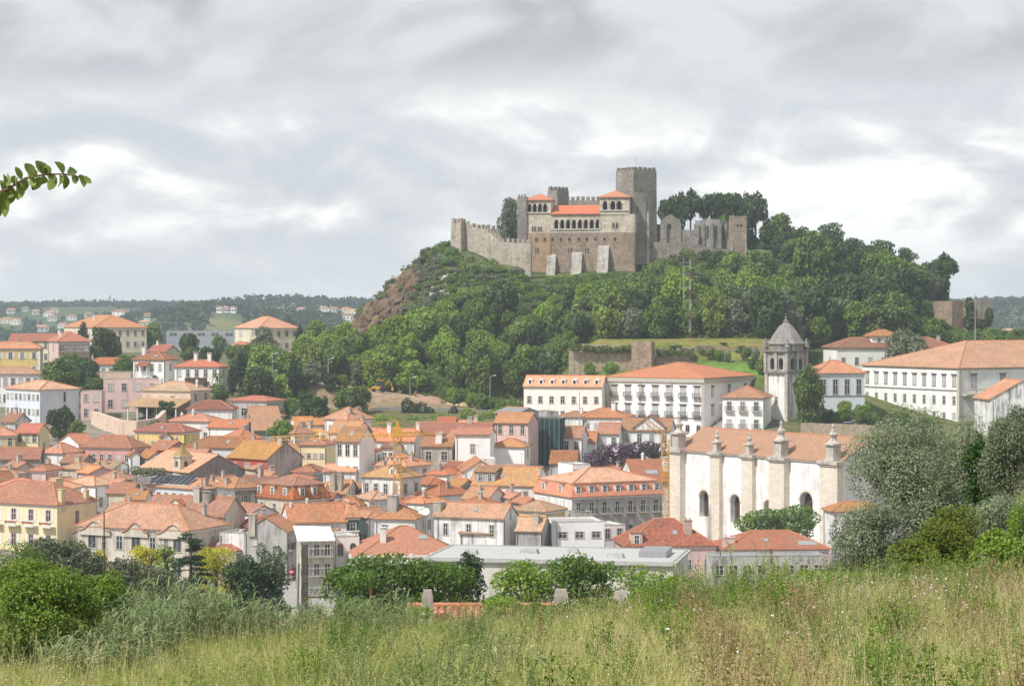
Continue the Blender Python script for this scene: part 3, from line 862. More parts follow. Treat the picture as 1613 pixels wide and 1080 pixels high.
b.obj('balcony', M_BROWNW, hi['root'])
hi = house('tan villa with pillared porch and ochre hipped roofs', 225, 300, 332, 616, 7, 66, 'hip', 'peach', 'tan', .40, (4, 2, dict(wh=1.2)), (2, 2), ch=[(.4, .8, .9, 1.5, 'pot'), (.6, .12, .9, 1.6, 'pot')], cat='villa', name='villa', chm=M_CHIMW)
b = MB()
b.add([(-6.5, -.5, 3.3), (-6.5, hi['B']*1.1, 3.3), (.4, hi['B']*1.1, 5.2), (.4, -.5, 5.2), (-6.5, -.5, 3.5), (-6.5, hi['B']*1.1, 3.5), (.4, hi['B']*1.1, 5.4), (.4, -.5, 5.4)], [(0,1,2,3),(7,6,5,4),(0,4,5,1),(0,3,7,4),(1,5,6,2)])
po = b.obj('porch_roof', roofmat('tan'), hi['root'])
for k in range(6):
    MB().lathe([(.2, -3), (.17, 3.4)], -6.0, hi['B']*(.02 + .2*k), 8).obj('porch_column', M_WHITE, hi['root'])
house('pink terraced apartment block, upper tier with roof railings', 150, 206, 210, 586, 6, 76, 'flat', 'peach', 'tan', .1, (4, 1), None, cat='building', name='apartment_block')
house('pink terraced apartment block, long front tier with four square windows', 163, 250, 256, 597, 8, 76, 'flat', 'pink', 'tan', .1, (4, 2, dict(w=1.2, sur='white') if False else dict(w=1.2)), None, cat='building', name='apartment_block')
house('pink terraced apartment block, low wing beside the white school', 127, 160, 165, 616, 7, 72, 'flat', 'pink', 'tan', .1, (2, 2), None, cat='building', name='apartment_block')
house('white school wing with orange roof above the other school wing', -45, 62, 67, 589, 8, 78, 'hip', 'bright', 'salmon', .38, (9, 2), None, ch=[], cat='school', name='school_wing')
hi = house('white school wing with strip windows and blank bluish end wall', 9, 63, 125, 614, 8.5, 42, 'hip', 'blue', 'salmon', .32, (8, 2, dict(w=1.0, wh=1.3, z0=1.5)), None, ch=[], cat='school', name='school_wing')
for f_ in (.15, .62):
    MB().box(hi['A']*f_, hi['A']*(f_+.27), -.02, .1, .2, 2.3).obj('garage_opening', M_GLASS, hi['root'])
window(hi['root'], 'R', hi['A']*.62, 5.6, .5, 2.2, 'bare', 'stone', 'g'); window(hi['root'], 'R', hi['A']*.62, 2.8, .5, 2.0, 'bare', 'stone', 'g')
# town, upper rows
house('grey open sided workshop with low rusty roof below the trees', 363, 420, 447, 632, 5, 60, 'hip', 'grey', 'red', .25, (4, 1, dict(w=1.8, pane='g')), (4, 1, dict(w=1.3, wh=1.4, pane='g')), ch=[])
house('white house with four plain windows and brown roof under the chalet', 296, 366, 373, 645, 6, 76, 'hip', 'white', 'dark', .5, (4, 1, dict(pane='g')), None, ch=[])
house('small white cottage with orange roof near the garden wall', 389, 418, 447, 657, 4, 46, 'hip', 'white', 'orange', .42, (1, 1), (1, 1), ch=[])
house('dark roofed house with pale gable below the white school', 2, 24, 48, 664, 6, 55, 'gL', 'white!', 'dark', .5, (2, 2), (1, 2), ch=[(.5, .5, .7, 1, 'lid')])
house('small yellow house with red roof and bare yellow gable', 25, 60, 78, 681, 6, 62, 'gL', 'pale', 'red', .5, (3, 2), (1, 1), ch=[])
house('low ochre house with brick red roof beside the yellow house', -25, 24, 30, 686, 6, 72, 'hip', 'ochre', 'orange', .45, (3, 2), (1, 1), ch=[(.6, .4, .6, 1, 'stack')])
house('cream white house with red roof and round white chimney pots', 267, 330, 352, 664, 6, 66, 'hip', 'white', 'orange', .38, (5, 1, dict(pane='g')), (1, 1), ch=[(.4, .55, .9, 1.2, 'pot'), (.45, .85, .9, .9, 'pot')], chm=M_CHIMW)
house('white house with brown roof and wide shuttered front', 327, 384, 406, 673, 6, 68, 'gL', 'bright', 'red', .40, (3, 1), (1, 1), ch=[(.6, .1, .8, 1.0, 'stack')])
house('grey and yellow house with brown roof beside the shrubs', 383, 400, 446, 677, 6, 14, 'gR', 'grey', 'old', .5, (1, 1), (3, 1), ch=[])
house('bright yellow house with long red roof', 213, 290, 314, 681, 5.5, 66, 'hip', 'yellow', 'red', .42, (4, 1, dict(w=1.1)), (1, 1), ch=[])
house('tiny white gabled outhouse in front of the yellow house', 250, 255, 268, 687, 5, 20, 'gL', 'white', 'brown', .7, None, (1, 1), ch=[])
house('white house with tall blank side wall and red roof', 92, 124, 152, 699, 5.5, 40, 'gR', 'white', 'red', .42, None, (1, 1), ch=[])
house('old pink house under a broad brown hipped roof', 128, 206, 233, 706, 7, 68, 'hip', 'rose', 'old', .62, (6, 1, dict(z0=2.5)), (2, 1), ch=[])
house('pale blue arcaded house under a long dark brown roof', 294, 392, 412, 706, 6.5, 74, 'hip', 'blue', 'brown', .55, (7, 1, 'arch', dict(w=1.4, wh=2.4)), (1, 1), ch=[(.6, .05, 1.0, 1.8, 'stack')])
house('white hipped roof house beside the long brown roofs', 66, 99, 129, 714, 6.5, 46, 'hip', 'white', 'orange', .6, (2, 1), (2, 1), ch=[])
house('old store with long mossy brown roof', -40, 62, 70, 722, 6, 78, 'gL', 'grey', 'brown', .5, (4, 1), None, ch=[])
house('slim white gabled house with single tall window', 203, 205, 219, 717, 7, 12, 'gL', 'bright', 'old', .75, None, (1, 1, dict(w=.8)), A=None, ch=[], B=9)
house('white cottage with ochre brown roof beside the church', 219, 236, 259, 720, 6, 42, 'gL', 'white', 'ochre', .75, (1, 1), (1, 1), ch=[])
house('grey shed with slate roof below the slim gabled house', 184, 190, 214, 731, 4, 15, 'hip', 'grey', plain('slate', (.25, .25, .25)), .3, None, (3, 1), ch=[])
hi = house('old grey church with steep orange roof and stained gable', 222, 300, 386, 743, 8, 38, 'gL', 'dark!', 'salmon', .50, (3, 1, 'arch', dict(w=1.0)), (1, 1, 'arch', dict(w=.8)), ch=[], cat='church', name='old_church')
hi = house('terracotta red house with big weathered blank gable', 359, 421, 476, 722, 8, 50, 'gL', 'red', 'ochre', .62, (3, 1, dict(w=1.3, wh=1.8, zs=[5.0], pane='c')), None, ch=[(.5, .06, 1.8, .8, 'stack')])
b = MB(); A_ = hi['A']; b.poly([(-.02, -.04, -3), (A_+.02, -.04, -3), (A_+.02, -.04, 8), (A_/2, -.04, 8+.62*A_/2-.1), (-.02, -.04, 8)]); b.box(-.02, A_, -.038, .02, -3, -2.9)
b.obj('gable_render', wallmat('grey!'), hi['root'])
# around the central white houses
hi = house('tall white house with pyramid orange roof at the foot of the bank', 512, 548, 586, 661, 9, 46, 'hip', 'white', 'orange', .62, (2, 2), (2, 2), ch=[(.3, .2, .8, .9, 'stack'), (.9, .5, 1.3, 1.5, 'stack')])
house('white house with mossy roof in front of the pyramid roof', 517, 560, 585, 681, 9, 66, 'gL', 'white', 'old', .62, (2, 2), (1, 1), ch=[(.6, .1, .9, 1.2, 'stack')])
house('tall white town house with triple window and lichen covered roof', 529, 566, 590, 694, 12, 64, 'gL', 'bright', 'ochre', .75, (3, 2, dict(w=.95, wh=2.3, z0=3)), None, ch=[])
house('butter yellow house with pale orange roof', 471, 512, 530, 701, 8, 66, 'hip', 'pale', 'salmon', .35, (4, 2, dict(wh=1.0)), None, ch=[(.5, .4, .9, 1.2, 'pot')], chm=M_CHIMW)
house('long white house with orange roof behind the slender crane', 583, 652, 672, 694, 8, 76, 'gL', 'white', 'orange', .45, (5, 2), (1, 1), ch=[(.3, .65, .8, 1.7, 'lid'), (.5, .05, .6, 1, 'lid')], chm=M_CHIMW)
hi = house('white annex with open veranda and flat red awning roof', 563, 590, 603, 711, 7.5, 58, 'hip', 'bright', 'red', .12, (2, 2, dict(w=1.6, wh=1.6, pane='g')), (1, 2), ch=[])
house('white box annex with twin dark windows under a rust roof', 601, 620, 634, 705, 8, 55, 'gL', 'bright', 'dark', .25, (2, 2, dict(pane='g', w=1.1)), None, ch=[])
hi = house('orange roofed house with two little white dormers', 590, 640, 678, 735, 7, 56, 'hip', 'white!', 'new', .5, (3, 2), (2, 2), ch=[(.5, .2, .9, 1.2, 'stack')])
for k in (.4, .7): dormer(hi, 'L', hi['B']*k, 1.3, 7.5, 1.3, 1.1, 'flat', None, 'new')
house('long salmon roof ranges along the foot of the green bank', 649, 770, 782, 683, 5, 82, 'gL', 'grey', 'red', .35, None, None, ch=[(.5, .3, 1.0, 1.0, 'lid')])
house('little stone sheds with red roof below the ivy bank', 688, 716, 720, 671, 4, 82, 'gL', 'grey', 'red', .35, None, None, ch=[])
house('little ruined cottage with salmon roof below the ivy bank', 721, 748, 754, 673, 4, 82, 'gL', 'grey!', 'salmon', .35, None, None, ch=[(.5, .05, .9, .8, 'lid')])
hi = house('beige house with roof terrace and fat white chimney', 663, 712, 720, 702, 8.5, 74, 'gL', 'beige', 'old', .45, (2, 2, dict(pane='g', w=1.3)), None, ch=[(.2, .45, 1.3, 1.8, 'lid')], chm=M_CHIMW)
house('white building with huge blank wall and one small window', 717, 772, 780, 684, 11, 76, 'gL', 'bright', 'red', .3, (1, 2, dict(w=.9)), None, ch=[])
hi = house('pink apartment building with broad orange roof beside the netted scaffold', 779, 832, 848, 665, 11, 68, 'gL', 'pink', 'orange', .55, (3, 3, dict(w=.95, wh=1.9)), None, ch=[])
b = MB(); b.box(-.14, -.05, hi['B']*.05, hi['B']*.19, 3.2, 7.2); b.lathe([(hi['B']*.07, -.14), (hi['B']*.07, -.05)], 0, 0, 20)
b = MB(); n_ = 10; r_ = 1.0; yc = hi['B']*.12
b.poly([(-.12, yc+r_*math.cos(math.pi*i/n_), 6.0+r_*math.sin(math.pi*i/n_)) for i in range(n_+1)][::-1] + [(-.12, yc+r_, 3.4), (-.12, yc-r_, 3.4)]); b.box(-.11, -.001, yc-r_, yc+r_, 3.4, 6.0)
b.obj('blue_door_panel', plain('blue_paint', (.05, .17, .42)), hi['root'])
hi = house('white house with orange roof under the pink building', 774, 826, 836, 704, 7, 72, 'hip', 'bright', 'ochre', .42, None, (1, 2), ch=[])
m_net, t_, o_ = newmat('green_netting')
v_, oi_, uv_ = uvr(t_)
nw_ = noise(t_, v_, .5, 4, .6)
bsdf(t_, o_, mixc(t_, smap(t_, nw_, .3, .7), (.012, .045, .038), (.03, .075, .065)), .8, nw_, .1, dist=.3)
hi = house('building wrapped in dark green scaffold netting', 836, 881, 890, 659, 11, 78, 'flat', m_net, 'tan', .1, None, None, cat='building', name='netted_building')
for k in range(7):
    MB().beam((-.12, hi['B']*k/6, -3), (-.12, hi['B']*k/6, 11.4), .05).obj('scaffold_pole', M_METAL, hi['root'])
b = MB(); b.box(-.5, -.2, 0, hi['B'], .6, .75); b.obj('scaffold_deck', M_BROWNW, hi['root'])
house('concrete stair block on the roof line behind the netting', 848, 862, 880, 648, 12, 40, 'flat', 'grey!', 'tan', .1, None, (1, 3), cat='building', name='stair_block', d=M(456))
house('grey slate shed behind the pink building', 780, 815, 852, 651, 7, 40, 'gL', 'grey', plain('slate', (.25, .25, .25)), .3, None, None, ch=[])
hi = house('white gabled house with twin dormers and balcony door', 729, 731, 784, 742, 8, 6, 'gL', 'bright', 'orange', .62, None, (1, 2, dict(w=.9, wh=1.9)), B=14, ch=[(.8, .3, .9, 1.0, 'lid')])
for k in (3.0, 5.6):
    b = MB(); b.box(hi['A']*.62, hi['A']*.97, k, k+1.5, 8.2, 10.4); b.obj('dormer', M_CHIMW, hi['root'])
house('slate roofed house behind the twin dormers', 700, 726, 750, 735, 6, 35, 'gL', 'white', 'brown', .4, (1, 1), (1, 1), ch=[])
house('white house with low grey roof tucked under the netted building', 784, 815, 842, 742, 6, 50, 'gL', 'white', plain('slate', (.25, .25, .25)), .3, (1, 1), (1, 1), ch=[])
hi = house('long white house with ochre roof and grey box dormer', 739, 842, 866, 764, 7, 72, 'gL', 'white', 'ochre', .62, (5, 1, dict(z0=1, pane='c')), (1, 1), ch=[(.3, -.02, .8, 1.2, 'stack')])
b = MB(); yd = hi['B']*.62; b.box(.5, 3.4, yd, yd+4.2, 7.2, 9.3); dn = b.obj('dormer', wallmat('grey'), hi['root'])
for k in (1.0, 3.0):
    fm, pm = win_mesh(.8, 1.3, 'plain', 'stone'); wo = link('window', fm, dn, (.5, yd+k, 7.6), -math.pi/2); link('pane', pm['g'], dn, (.5, yd+k, 7.6), -math.pi/2)
MB().add([(.2, yd-.3, 9.3), (.2, yd+4.5, 9.3), (4.2, yd+4.5, 10.2), (4.2, yd-.3, 10.2), (.2, yd-.3, 9.45), (.2, yd+4.5, 9.45), (4.2, yd+4.5, 10.35), (4.2, yd-.3, 10.35)], [(0,1,2,3),(7,6,5,4),(0,4,5,1),(0,3,7,4),(1,5,6,2)]).obj('dormer_roof', roofmat('old'), dn)
house('low brown roofed house beside the white gabled house', 672, 704, 730, 748, 6, 55, 'hip', 'white', 'red', .45, (2, 1), (1, 1), ch=[(.2, .5, .8, 1, 'stack')])
house('white cottage with ochre roof under the dormers', 712, 735, 760, 757, 6, 48, 'gL', 'white!', 'orange', .5, (1, 1), (1, 1), ch=[])
house('grey gabled house with ochre porch roof', 700, 722, 752, 770, 6, 50, 'gL', 'grey', 'ochre', .5, (1, 1), (1, 1), ch=[])
house('rust red roofed house with many valleys', 656, 692, 740, 781, 6, 46, 'hip', 'white!', 'red', .5, (2, 1), (2, 1), ch=[(.5, .3, .8, 1.0, 'stack')])
house('low house with red brown hipped roof by the crane foot', 655, 676, 706, 764, 6, 44, 'hip', 'white', 'red', .55, (1, 1), (2, 1), ch=[])
hi = house('white eight windowed house with orange roof and gabled dormer', 570, 630, 664, 753, 9, 58, 'hip', 'white', 'ochre', .50, (4, 2, dict(wh=1.9)), (2, 2, dict(wh=1.9)), ch=[(.5, .7, .9, 1.2, 'stack')])
dormer(hi, 'L', hi['B']*.26, .9, 9.2, 1.7, 1.6, 'gable', None, 'brown')
house('low salmon roof behind the gabled dormer', 509, 560, 572, 742, 6, 72, 'gL', 'white', 'salmon', .35, None, None, ch=[(.5, .2, .9, 1, 'stack')])
house('small house with bright ochre roof and dark lean to', 462, 494, 514, 744, 5, 60, 'hip', 'grey', 'orange', .5, (2, 1), (1, 1), ch=[])
house('white gabled house with orange roof below the weathered gable', 404, 420, 447, 752, 6, 42, 'gL', 'white', 'salmon', .5, (1, 1), (1, 1), ch=[(.6, .5, 1.0, 1.0, 'lid')])
house('low house with skylights in a pale orange roof', 436, 478, 496, 757, 5, 64, 'hip', 'white', 'salmon', .3, None, None, ch=[])
house('old house with brown roof and two tall grey chimneys', 515, 545, 566, 776, 6, 52, 'gL', 'white!', 'old', .62, (2, 1), (1, 1, dict(w=.7)), ch=[(.1, .7, 1.2, 2.8, 'stack'), (.1, .35, 1.1, 2.8, 'stack')])
house('grey stone house wedged between brown roofs', 548, 566, 586, 770, 6, 40, 'gL', 'dark!', 'brown', .5, (1, 1), (1, 1), ch=[])
house('pale tan roofed house with white walls by the crane', 560, 586, 622, 787, 7, 40, 'hip', 'white', 'tan', .42, (2, 1, dict(w=.8)), (2, 1, dict(w=.8)), ch=[])
house('low terrace with worn red brown roof', 519, 566, 586, 797, 6, 66, 'hip', 'grey', 'old', .45, (4, 1), (1, 1), ch=[])
# mansard house with dormers
hi = house('mansard roofed house with red tile sides and white dormers', 403, 462, 518, 787, 8, 44, 'mansard', 'beige', 'rusty', .38, (3, 1, dict(z0=4, pane='g')), (2, 1, dict(z0=4)), ch=[(.5, .5, 1.0, .8, 'lid')], cat='building', name='mansard_house')
for k in (.22, .55, .9): dormer(hi, 'L', hi['B']*k, -.05, 8.4, 1.25, 1.9, 'flat', None, 'rusty', 1.2)
for k in (.25, .6): dormer(hi, 'R', hi['A']*k, -.05, 8.4, 1.25, 1.9, 'flat', None, 'rusty', 1.2)
hi = house('grey white mansard building with nine dormers beside the cathedral', 842, 901, 1043, 783, 9, 26, 'mansard', 'grey', 'new', .30, (2, 2, dict(z0=1)), (7, 2, 'balcony', dict(w=1.0, wh=2.1, z0=0, pane='g')), ch=[(.2, .5, .9, .9, 'stack'), (.75, .5, .9, .9, 'stack')], cat='building', name='mansard_building')
for k in (.3, .75): dormer(hi, 'L', hi['B']*k, -.05, 9.35, 1.35, 1.8, 'flat', None, 'new', 1.3)
for k in range(7): dormer(hi, 'R', hi['A']*(.07 + .145*k), -.05, 9.35, 1.35, 1.8, 'flat', None, 'new', 1.3)
b = MB(); b.box(-.04, -.002, 0, hi['B'], -2, 8.5); b.obj('white_side', wallmat('white'), hi['root'])
house('white cubic stair tower behind the mansard building', 879, 902, 930, 731, 12, 40, 'flat', 'bright', 'tan', .1, None, (3, 3, dict(w=.9, wh=1.7, pane='g')), cat='building', name='stair_tower')
house('rough red roofed cottage above the white cube', 866, 907, 913, 729, 6, 80, 'gL', 'grey', 'rusty', .6, None, None, ch=[])
# row under the convent
house('long white house with orange roof against the convent', 906, 985, 998, 658, 7, 76, 'hip', 'white', 'orange', .35, (6, 2, dict(wh=1.1, w=.7)), None, ch=[(.4, .3, .9, 1.6, 'lid')], chm=M_CHIMW)
house('orange roof cottage peeping behind the netted building', 880, 918, 930, 657, 6, 74, 'hip', 'white', 'orange', .35, (2, 1), None, ch=[(.4, .2, .8, 1.2, 'lid')], chm=M_CHIMW)
house('white house with steep orange roof beside the netting', 884, 916, 926, 688, 8, 66, 'gL', 'bright', 'orange', .62, (2, 2), (1, 1), ch=[])
house('narrow white lean to with orange roof', 908, 938, 943, 696, 6, 74, 'gL', 'bright', 'orange', .6, (2, 1, dict(w=.7)), None, ch=[])
house('white house with two tall windows behind the bougainvillea', 942, 975, 981, 682, 8, 76, 'gL', 'bright', 'new', .6, (2, 2, dict(wh=1.8)), None, ch=[])
hi = house('white house with gabled centre and orange roof behind the bougainvillea', 978, 1056, 1063, 677, 8, 78, 'gL', 'white', 'old', .62, (4, 2, dict(wh=1.8)), None, ch=[])
b = MB(); yg = hi['B']*.42; b.add([(-.12, yg-3.4, 7.6), (-.12, yg+3.4, 7.6), (-.12, yg+3.4, 8.6), (-.12, yg, 11.2), (-.12, yg-3.4, 8.6), (4, yg-3.4, 7.6), (4, yg+3.4, 7.6), (4, yg+3.4, 8.6), (4, yg, 11.2), (4, yg-3.4, 8.6)], [(0,1,2,3,4)[::-1], (5,6,7,8,9), (0,5,9,4), (1,2,7,6), (0,1,6,5)])
gb = b.obj('gable', wallmat('white'), hi['root'])
for s_ in (-1, 1): MB().add([(-.5, yg, 11.22), (-.5, yg+s_*3.8, 8.35), (5, yg+s_*3.8, 8.35), (5, yg, 11.22), (-.5, yg, 11.4), (-.5, yg+s_*3.8, 8.53), (5, yg+s_*3.8, 8.53), (5, yg, 11.4)], [(0,1,2,3),(7,6,5,4),(0,4,5,1),(1,5,6,2)]).obj('gable_roof', roofmat('old'), hi['root'])
house('rust roofed house below the bougainvillea', 930, 972, 986, 747, 6, 70, 'gL', 'white', 'red', .45, (3, 1), (1, 1), ch=[(.4, .1, .7, .8, 'lid')])
house('low red roof squeezed beside the tall white chimney', 975, 1000, 1014, 750, 6, 62, 'gL', 'white', 'red', .45, (1, 1), (1, 1), ch=[(.7, .2, .8, 1, 'lid')], chm=M_CHIMW)
hi = house('white house with dark red roof, roof window and tall white chimney', 992, 1000, 1080, 758, 10, 10, 'gR', 'white', 'dark', .52, None, (3, 2), B=15, ch=[(.72, .25, 1.6, 2.3, 'lid'), (.32, .5, .9, 1.3, 'pot')], chm=M_CHIMW)
MB().add([(hi['A']*.28, 2.2, 11.35), (hi['A']*.52, 2.2, 11.35), (hi['A']*.52, 3.6, 12.1), (hi['A']*.28, 3.6, 12.1)], [(0,1,2,3)]).obj('skylight', plain('skylight_glass', (.30, .33, .34), .1), hi['root'])
# solar panel house, neighbours
hi = house('pale blue house with a row of solar panels on its roof', 232, 317, 364, 771, 8, 52, 'hip', 'blue', 'salmon', .36, (7, 2), (4, 2), ch=[(.3, .08, .9, 1.2, 'stack'), (.75, .2, .8, 1.1, 'stack')])
m_pv = plain('solar_cell', (.012, .016, .03), .15, spec=.6)
for k in range(8):
    y0 = hi['B']*.30 + k*1.35; p = .36
    b = MB(); b.add([(.55, y0, 8.55), (.55, y0+1.2, 8.55), (3.3, y0+1.2, 10.1), (3.3, y0, 10.1), (.55, y0, 8.63), (.55, y0+1.2, 8.63), (3.3, y0+1.2, 10.18), (3.3, y0, 10.18)], [(0,1,2,3),(7,6,5,4),(0,4,5,1),(0,3,7,4),(1,5,6,2),(2,6,7,3)])
    so = b.obj('solar_panel', m_pv, hi['root'])
    f = MB(); f.add([(.50, y0-.05, 8.5), (.50, y0+1.25, 8.5), (3.35, y0+1.25, 10.1), (3.35, y0-.05, 10.1), (.5, y0-.05, 8.58), (.5, y0+1.25, 8.58), (3.35, y0+1.25, 10.13), (3.35, y0-.05, 10.13)], [(0,1,2,3),(7,6,5,4),(0,4,5,1),(0,3,7,4),(1,5,6,2),(2,6,7,3)]); f.obj('panel_frame', M_WHITE, so)
house('tall soot stained house with orange hipped roof', 340, 370, 404, 769, 9, 40, 'hip', 'dark!', 'orange', .58, (2, 2), (3, 2), ch=[(.1, .5, .9, 1.0, 'stack')])
house('ivy topped old wall house beside the church', 208, 238, 268, 752, 7, 60, 'flat', 'dark!', 'tan', .1, None, None, cat='house')
for args in [
    ('salmon roofed white house with rooftop vent pipes', 148, 190, 216, 757, 6, 58, 'hip', 'white', 'salmon', .5),
    ('white gabled house with salmon roof beside the ivy wall', 160, 182, 214, 764, 6, 40, 'gL', 'bright', 'salmon', .45),
    ('long pale roof with white parapet edges', 100, 150, 185, 765, 6, 56, 'hip', 'bright', 'salmon', .4),
    ('tan house with long gallery roof', 94, 128, 160, 739, 6, 56, 'hip', 'beige', 'tan', .35),
    ('pink white house with rounded turret dormer', 48, 72, 97, 742, 7, 46, 'hip', 'pink', 'orange', .5),
    ('brick red roofed house with dark eaves', 8, 30, 52, 735, 6, 45, 'gL', 'beige', 'orange', .5),
    ('cream house with low roof under the turret dormer', -30, 22, 40, 748, 6, 70, 'hip', 'cream', 'tan', .3),
    ('low orange roof with yellow chimney stacks', 198, 228, 240, 786, 6, 68, 'gL', 'cream', 'ochre', .4),
    ('small orange roof house behind the yellow stacks', 168, 206, 226, 776, 6, 64, 'gL', 'beige', 'orange', .45),
    ('red roof with white ridge behind the yellow mansion', 0, 36, 60, 764, 7, 58, 'hip', 'bright', 'salmon', .4),
    ('white rendered house with pale tiles behind the fat chimney', 60, 110, 128, 770, 7, 66, 'hip', 'bright', 'salmon', .42),
    ('brown tiled house above the long brown roof', 95, 128, 150, 728, 6, 55, 'gL', 'grey', 'old', .4),
    ('grey store with sagging brown roof by the slim gable', 140, 178, 205, 738, 5, 60, 'gL', 'white!', 'tan', .35),
    ('brown roofed range beside the rose house', 232, 262, 300, 708, 6, 50, 'gL', 'rose', 'brown', .45),
    ('salmon roofed house under the terracotta house', 380, 402, 432, 738, 6, 45, 'gL', 'beige', 'salmon', .5),
    ('dirty white house under a worn orange roof by the crane', 596, 628, 648, 772, 6, 55, 'gL', 'white!', 'orange', .5),
    ('orange house behind the twin satellite dishes', 640, 668, 700, 793, 7, 48, 'hip', 'white', 'orange', .5),
    ('low ochre roof behind the gothic dormer', 728, 768, 798, 786, 6, 62, 'gL', 'white', 'ochre', .5),
    ('tan roofed house patched with white sheeting', 806, 860, 890, 806, 7, 56, 'hip', 'ochre', 'tan', .42),
    ('small orange roofed house under the ochre roof', 786, 806, 832, 784, 6, 42, 'gL', 'white', 'orange', .5),
    ('salmon roofed house with white gable dormer', 800, 828, 850, 792, 6, 40, 'gL', 'grey', 'orange', .5),
    ('white house with orange roof above the green tiled house', 556, 580, 602, 816, 7, 42, 'hip', 'bright', 'orange', .5),
    ('low brown roof between the mansard house and the crane', 478, 520, 540, 790, 6, 60, 'gL', 'grey', 'brown', .4),
    ('orange roof below the long white terrace', 490, 532, 545, 834, 6, 66, 'hip', 'beige', 'ochre', .5),
    ('pale roofed white house by the long works wall', 545, 585, 600, 686, 7, 64, 'gL', 'white', 'salmon', .4),
]:
    house(*args, L=(RNDH.choice((1, 2, 3)), 1), Rw=(RNDH.choice((1, 2)), 1))
hi = house('long white terrace with orange tiled roof and small windows', 412, 456, 546, 822, 7.5, 14, 'gR', 'white', 'orange', .55, None, (6, 1, dict(w=.7, wh=1.0, zs=[4.4])), d=None, B=10, ch=[(.08, .4, .6, .8, 'pot'), (.38, .5, .7, .8, 'pot')], chm=M_CHIMW)
hi = house('narrow green tiled house with white window', 543, 546, 566, 815, 8, 14, 'mansard', plain('green_tile', (.02, .13, .10), .4), 'orange', .5, None, (1, 2, dict(w=1.0, wh=1.8)), B=8, ch=[])
hi = house('broad orange roof house with weathered chimney and twin dishes', 590, 654, 668, 818, 8, 70, 'hip', 'white!', 'orange', .55, (2, 2, dict(w=.9)), None, ch=[(.35, .62, 2.4, 2.2, 'stack')])
hi = house('white house with steep orange roof and grey gable', 684, 793, 815, 815, 9, 68, 'gL', 'white', 'orange', .62, (3, 1, dict(w=.9, wh=2.0, zs=[5.6], pane='g')), (1, 1, dict(w=.5, zs=[8.5])), ch=[(.25, .98, 2.0, 1.0, 'stack')])
hr = hi['root']
b = MB()
for (k, r_) in ((.93, .75), (.99, .55)):
    b2 = MB(); yy = hi['B']*k + 2.4
    b2.lathe([(.02, 0), (r_*.6, .07), (r_, .24), (r_, .27), (r_*.6, .11), (.02, .05)], 0, 0, 16)
    so = b2.obj('satellite_dish', M_WHITE, hr, (-.6, yy, 9.6)); so.rotation_euler = (0, R(-62), R(20))
    MB().beam((-.5, yy, 8.4), (-.5, yy, 9.6), .04).obj('dish_mast', M_METAL, hr)
hi = house('pink rendered lean to with pointed little gable', 724, 776, 792, 840, 6, 76, 'gL', 'white!', 'tan', .3, (2, 1), None, ch=[])
# bottom row
hi = house('grey gabled house with rust tile roof and curved parapet', 384, 452, 470, 836, 9, 70, 'gR', 'grey', 'orange', .60, (2, 1, dict(w=.6, wh=1.2, zs=[6.5], pane='c')), (3, 2, 'balcony'), ch=[(.05, .8, 1.6, 1.6, 'stack')])
hi = house('three storey pale house with white sheet roof and iron balconies', 470, 474, 524, 853, 9.5, 10, 'flat', 'beige', M_WHITE, .1, None, (3, 3, 'balcony', dict(w=.95, wh=1.7)), B=9)
MB().add([(-.6, -.5, 9.6), (hi['A']+.4, -.4, 9.6), (hi['A']+.4, 8.5, 11.0), (-.6, 8.5, 11.2), (-.6, -.5, 9.75), (hi['A']+.4, -.4, 9.75), (hi['A']+.4, 8.5, 11.15), (-.6, 8.5, 11.35)], [(0,3,2,1),(4,5,6,7),(0,1,5,4),(3,0,4,7),(1,2,6,5),(2,3,7,6)]).obj('sheet_roof', plain('white_sheet', (.85, .86, .86), .4), hi['root'])
hi = house('white corner tower house with pointed arch windows and balustrade', 522, 526, 566, 845, 9, 18, 'flat', 'bright', 'tan', .1, None, (2, 2, 'arch', dict(w=.9, wh=2.0, pane='g')), B=8)
for k in range(9): MB().lathe([(.10, 9.06), (.16, 9.25), (.07, 9.5), (.12, 9.75)], hi['A']*(k+.5)/9, .15, 8).obj('baluster', M_WHITE, hi['root'])
MB().box(-.1, hi['A']+.1, 0, .34, 9.75, 9.9).obj('handrail', M_WHITE, hi['root'])
hi = house('broad red hipped roof hall with white balustrade', 538, 560, 728, 880, 7, 9, 'hip', 'bright', 'red', .52, None, (6, 1, dict(z0=1)), B=16, ch=[(.28, .25, .9, 2.0, 'lid')], chm=M_CHIMW, cat='hall', name='balustraded_hall')
for (fx, fy) in ((.62, .30), (.78, .42)):
    x, y = hi['A']*fx, hi['B']*fy
    MB().add([(x, y-.5, hi['rz'](x, y-.5)+.1), (x+1.6, y-.5, hi['rz'](x, y-.5)+.1), (x+1.6, y+.6, hi['rz'](x, y+.6)+.1), (x, y+.6, hi['rz'](x, y+.6)+.1)], [(0,1,2,3)]).obj('skylight', plain('skylight_glass', (.30, .33, .34), .1), hi['root'])
for k in range(34): MB().lathe([(.10, 6.5), (.17, 6.75), (.08, 7.0), (.12, 7.3)], -.8 + hi['A']*.75*k/33, -1.0, 8).obj('baluster', M_WHITE, hi['root'])
b = MB(); b.box(-1.2, hi['A']*.76, -1.25, -.75, 7.3, 7.5); b.box(-1.2, hi['A']*.76, -1.3, -.1, 6.2, 6.5)
for k in range(5): b.box(-1.0+hi['A']*.19*k-.2, -1.0+hi['A']*.19*k+.2, -1.22, -.78, 6.5, 7.9)
b.obj('balustrade_rail', M_WHITE, hi['root'])
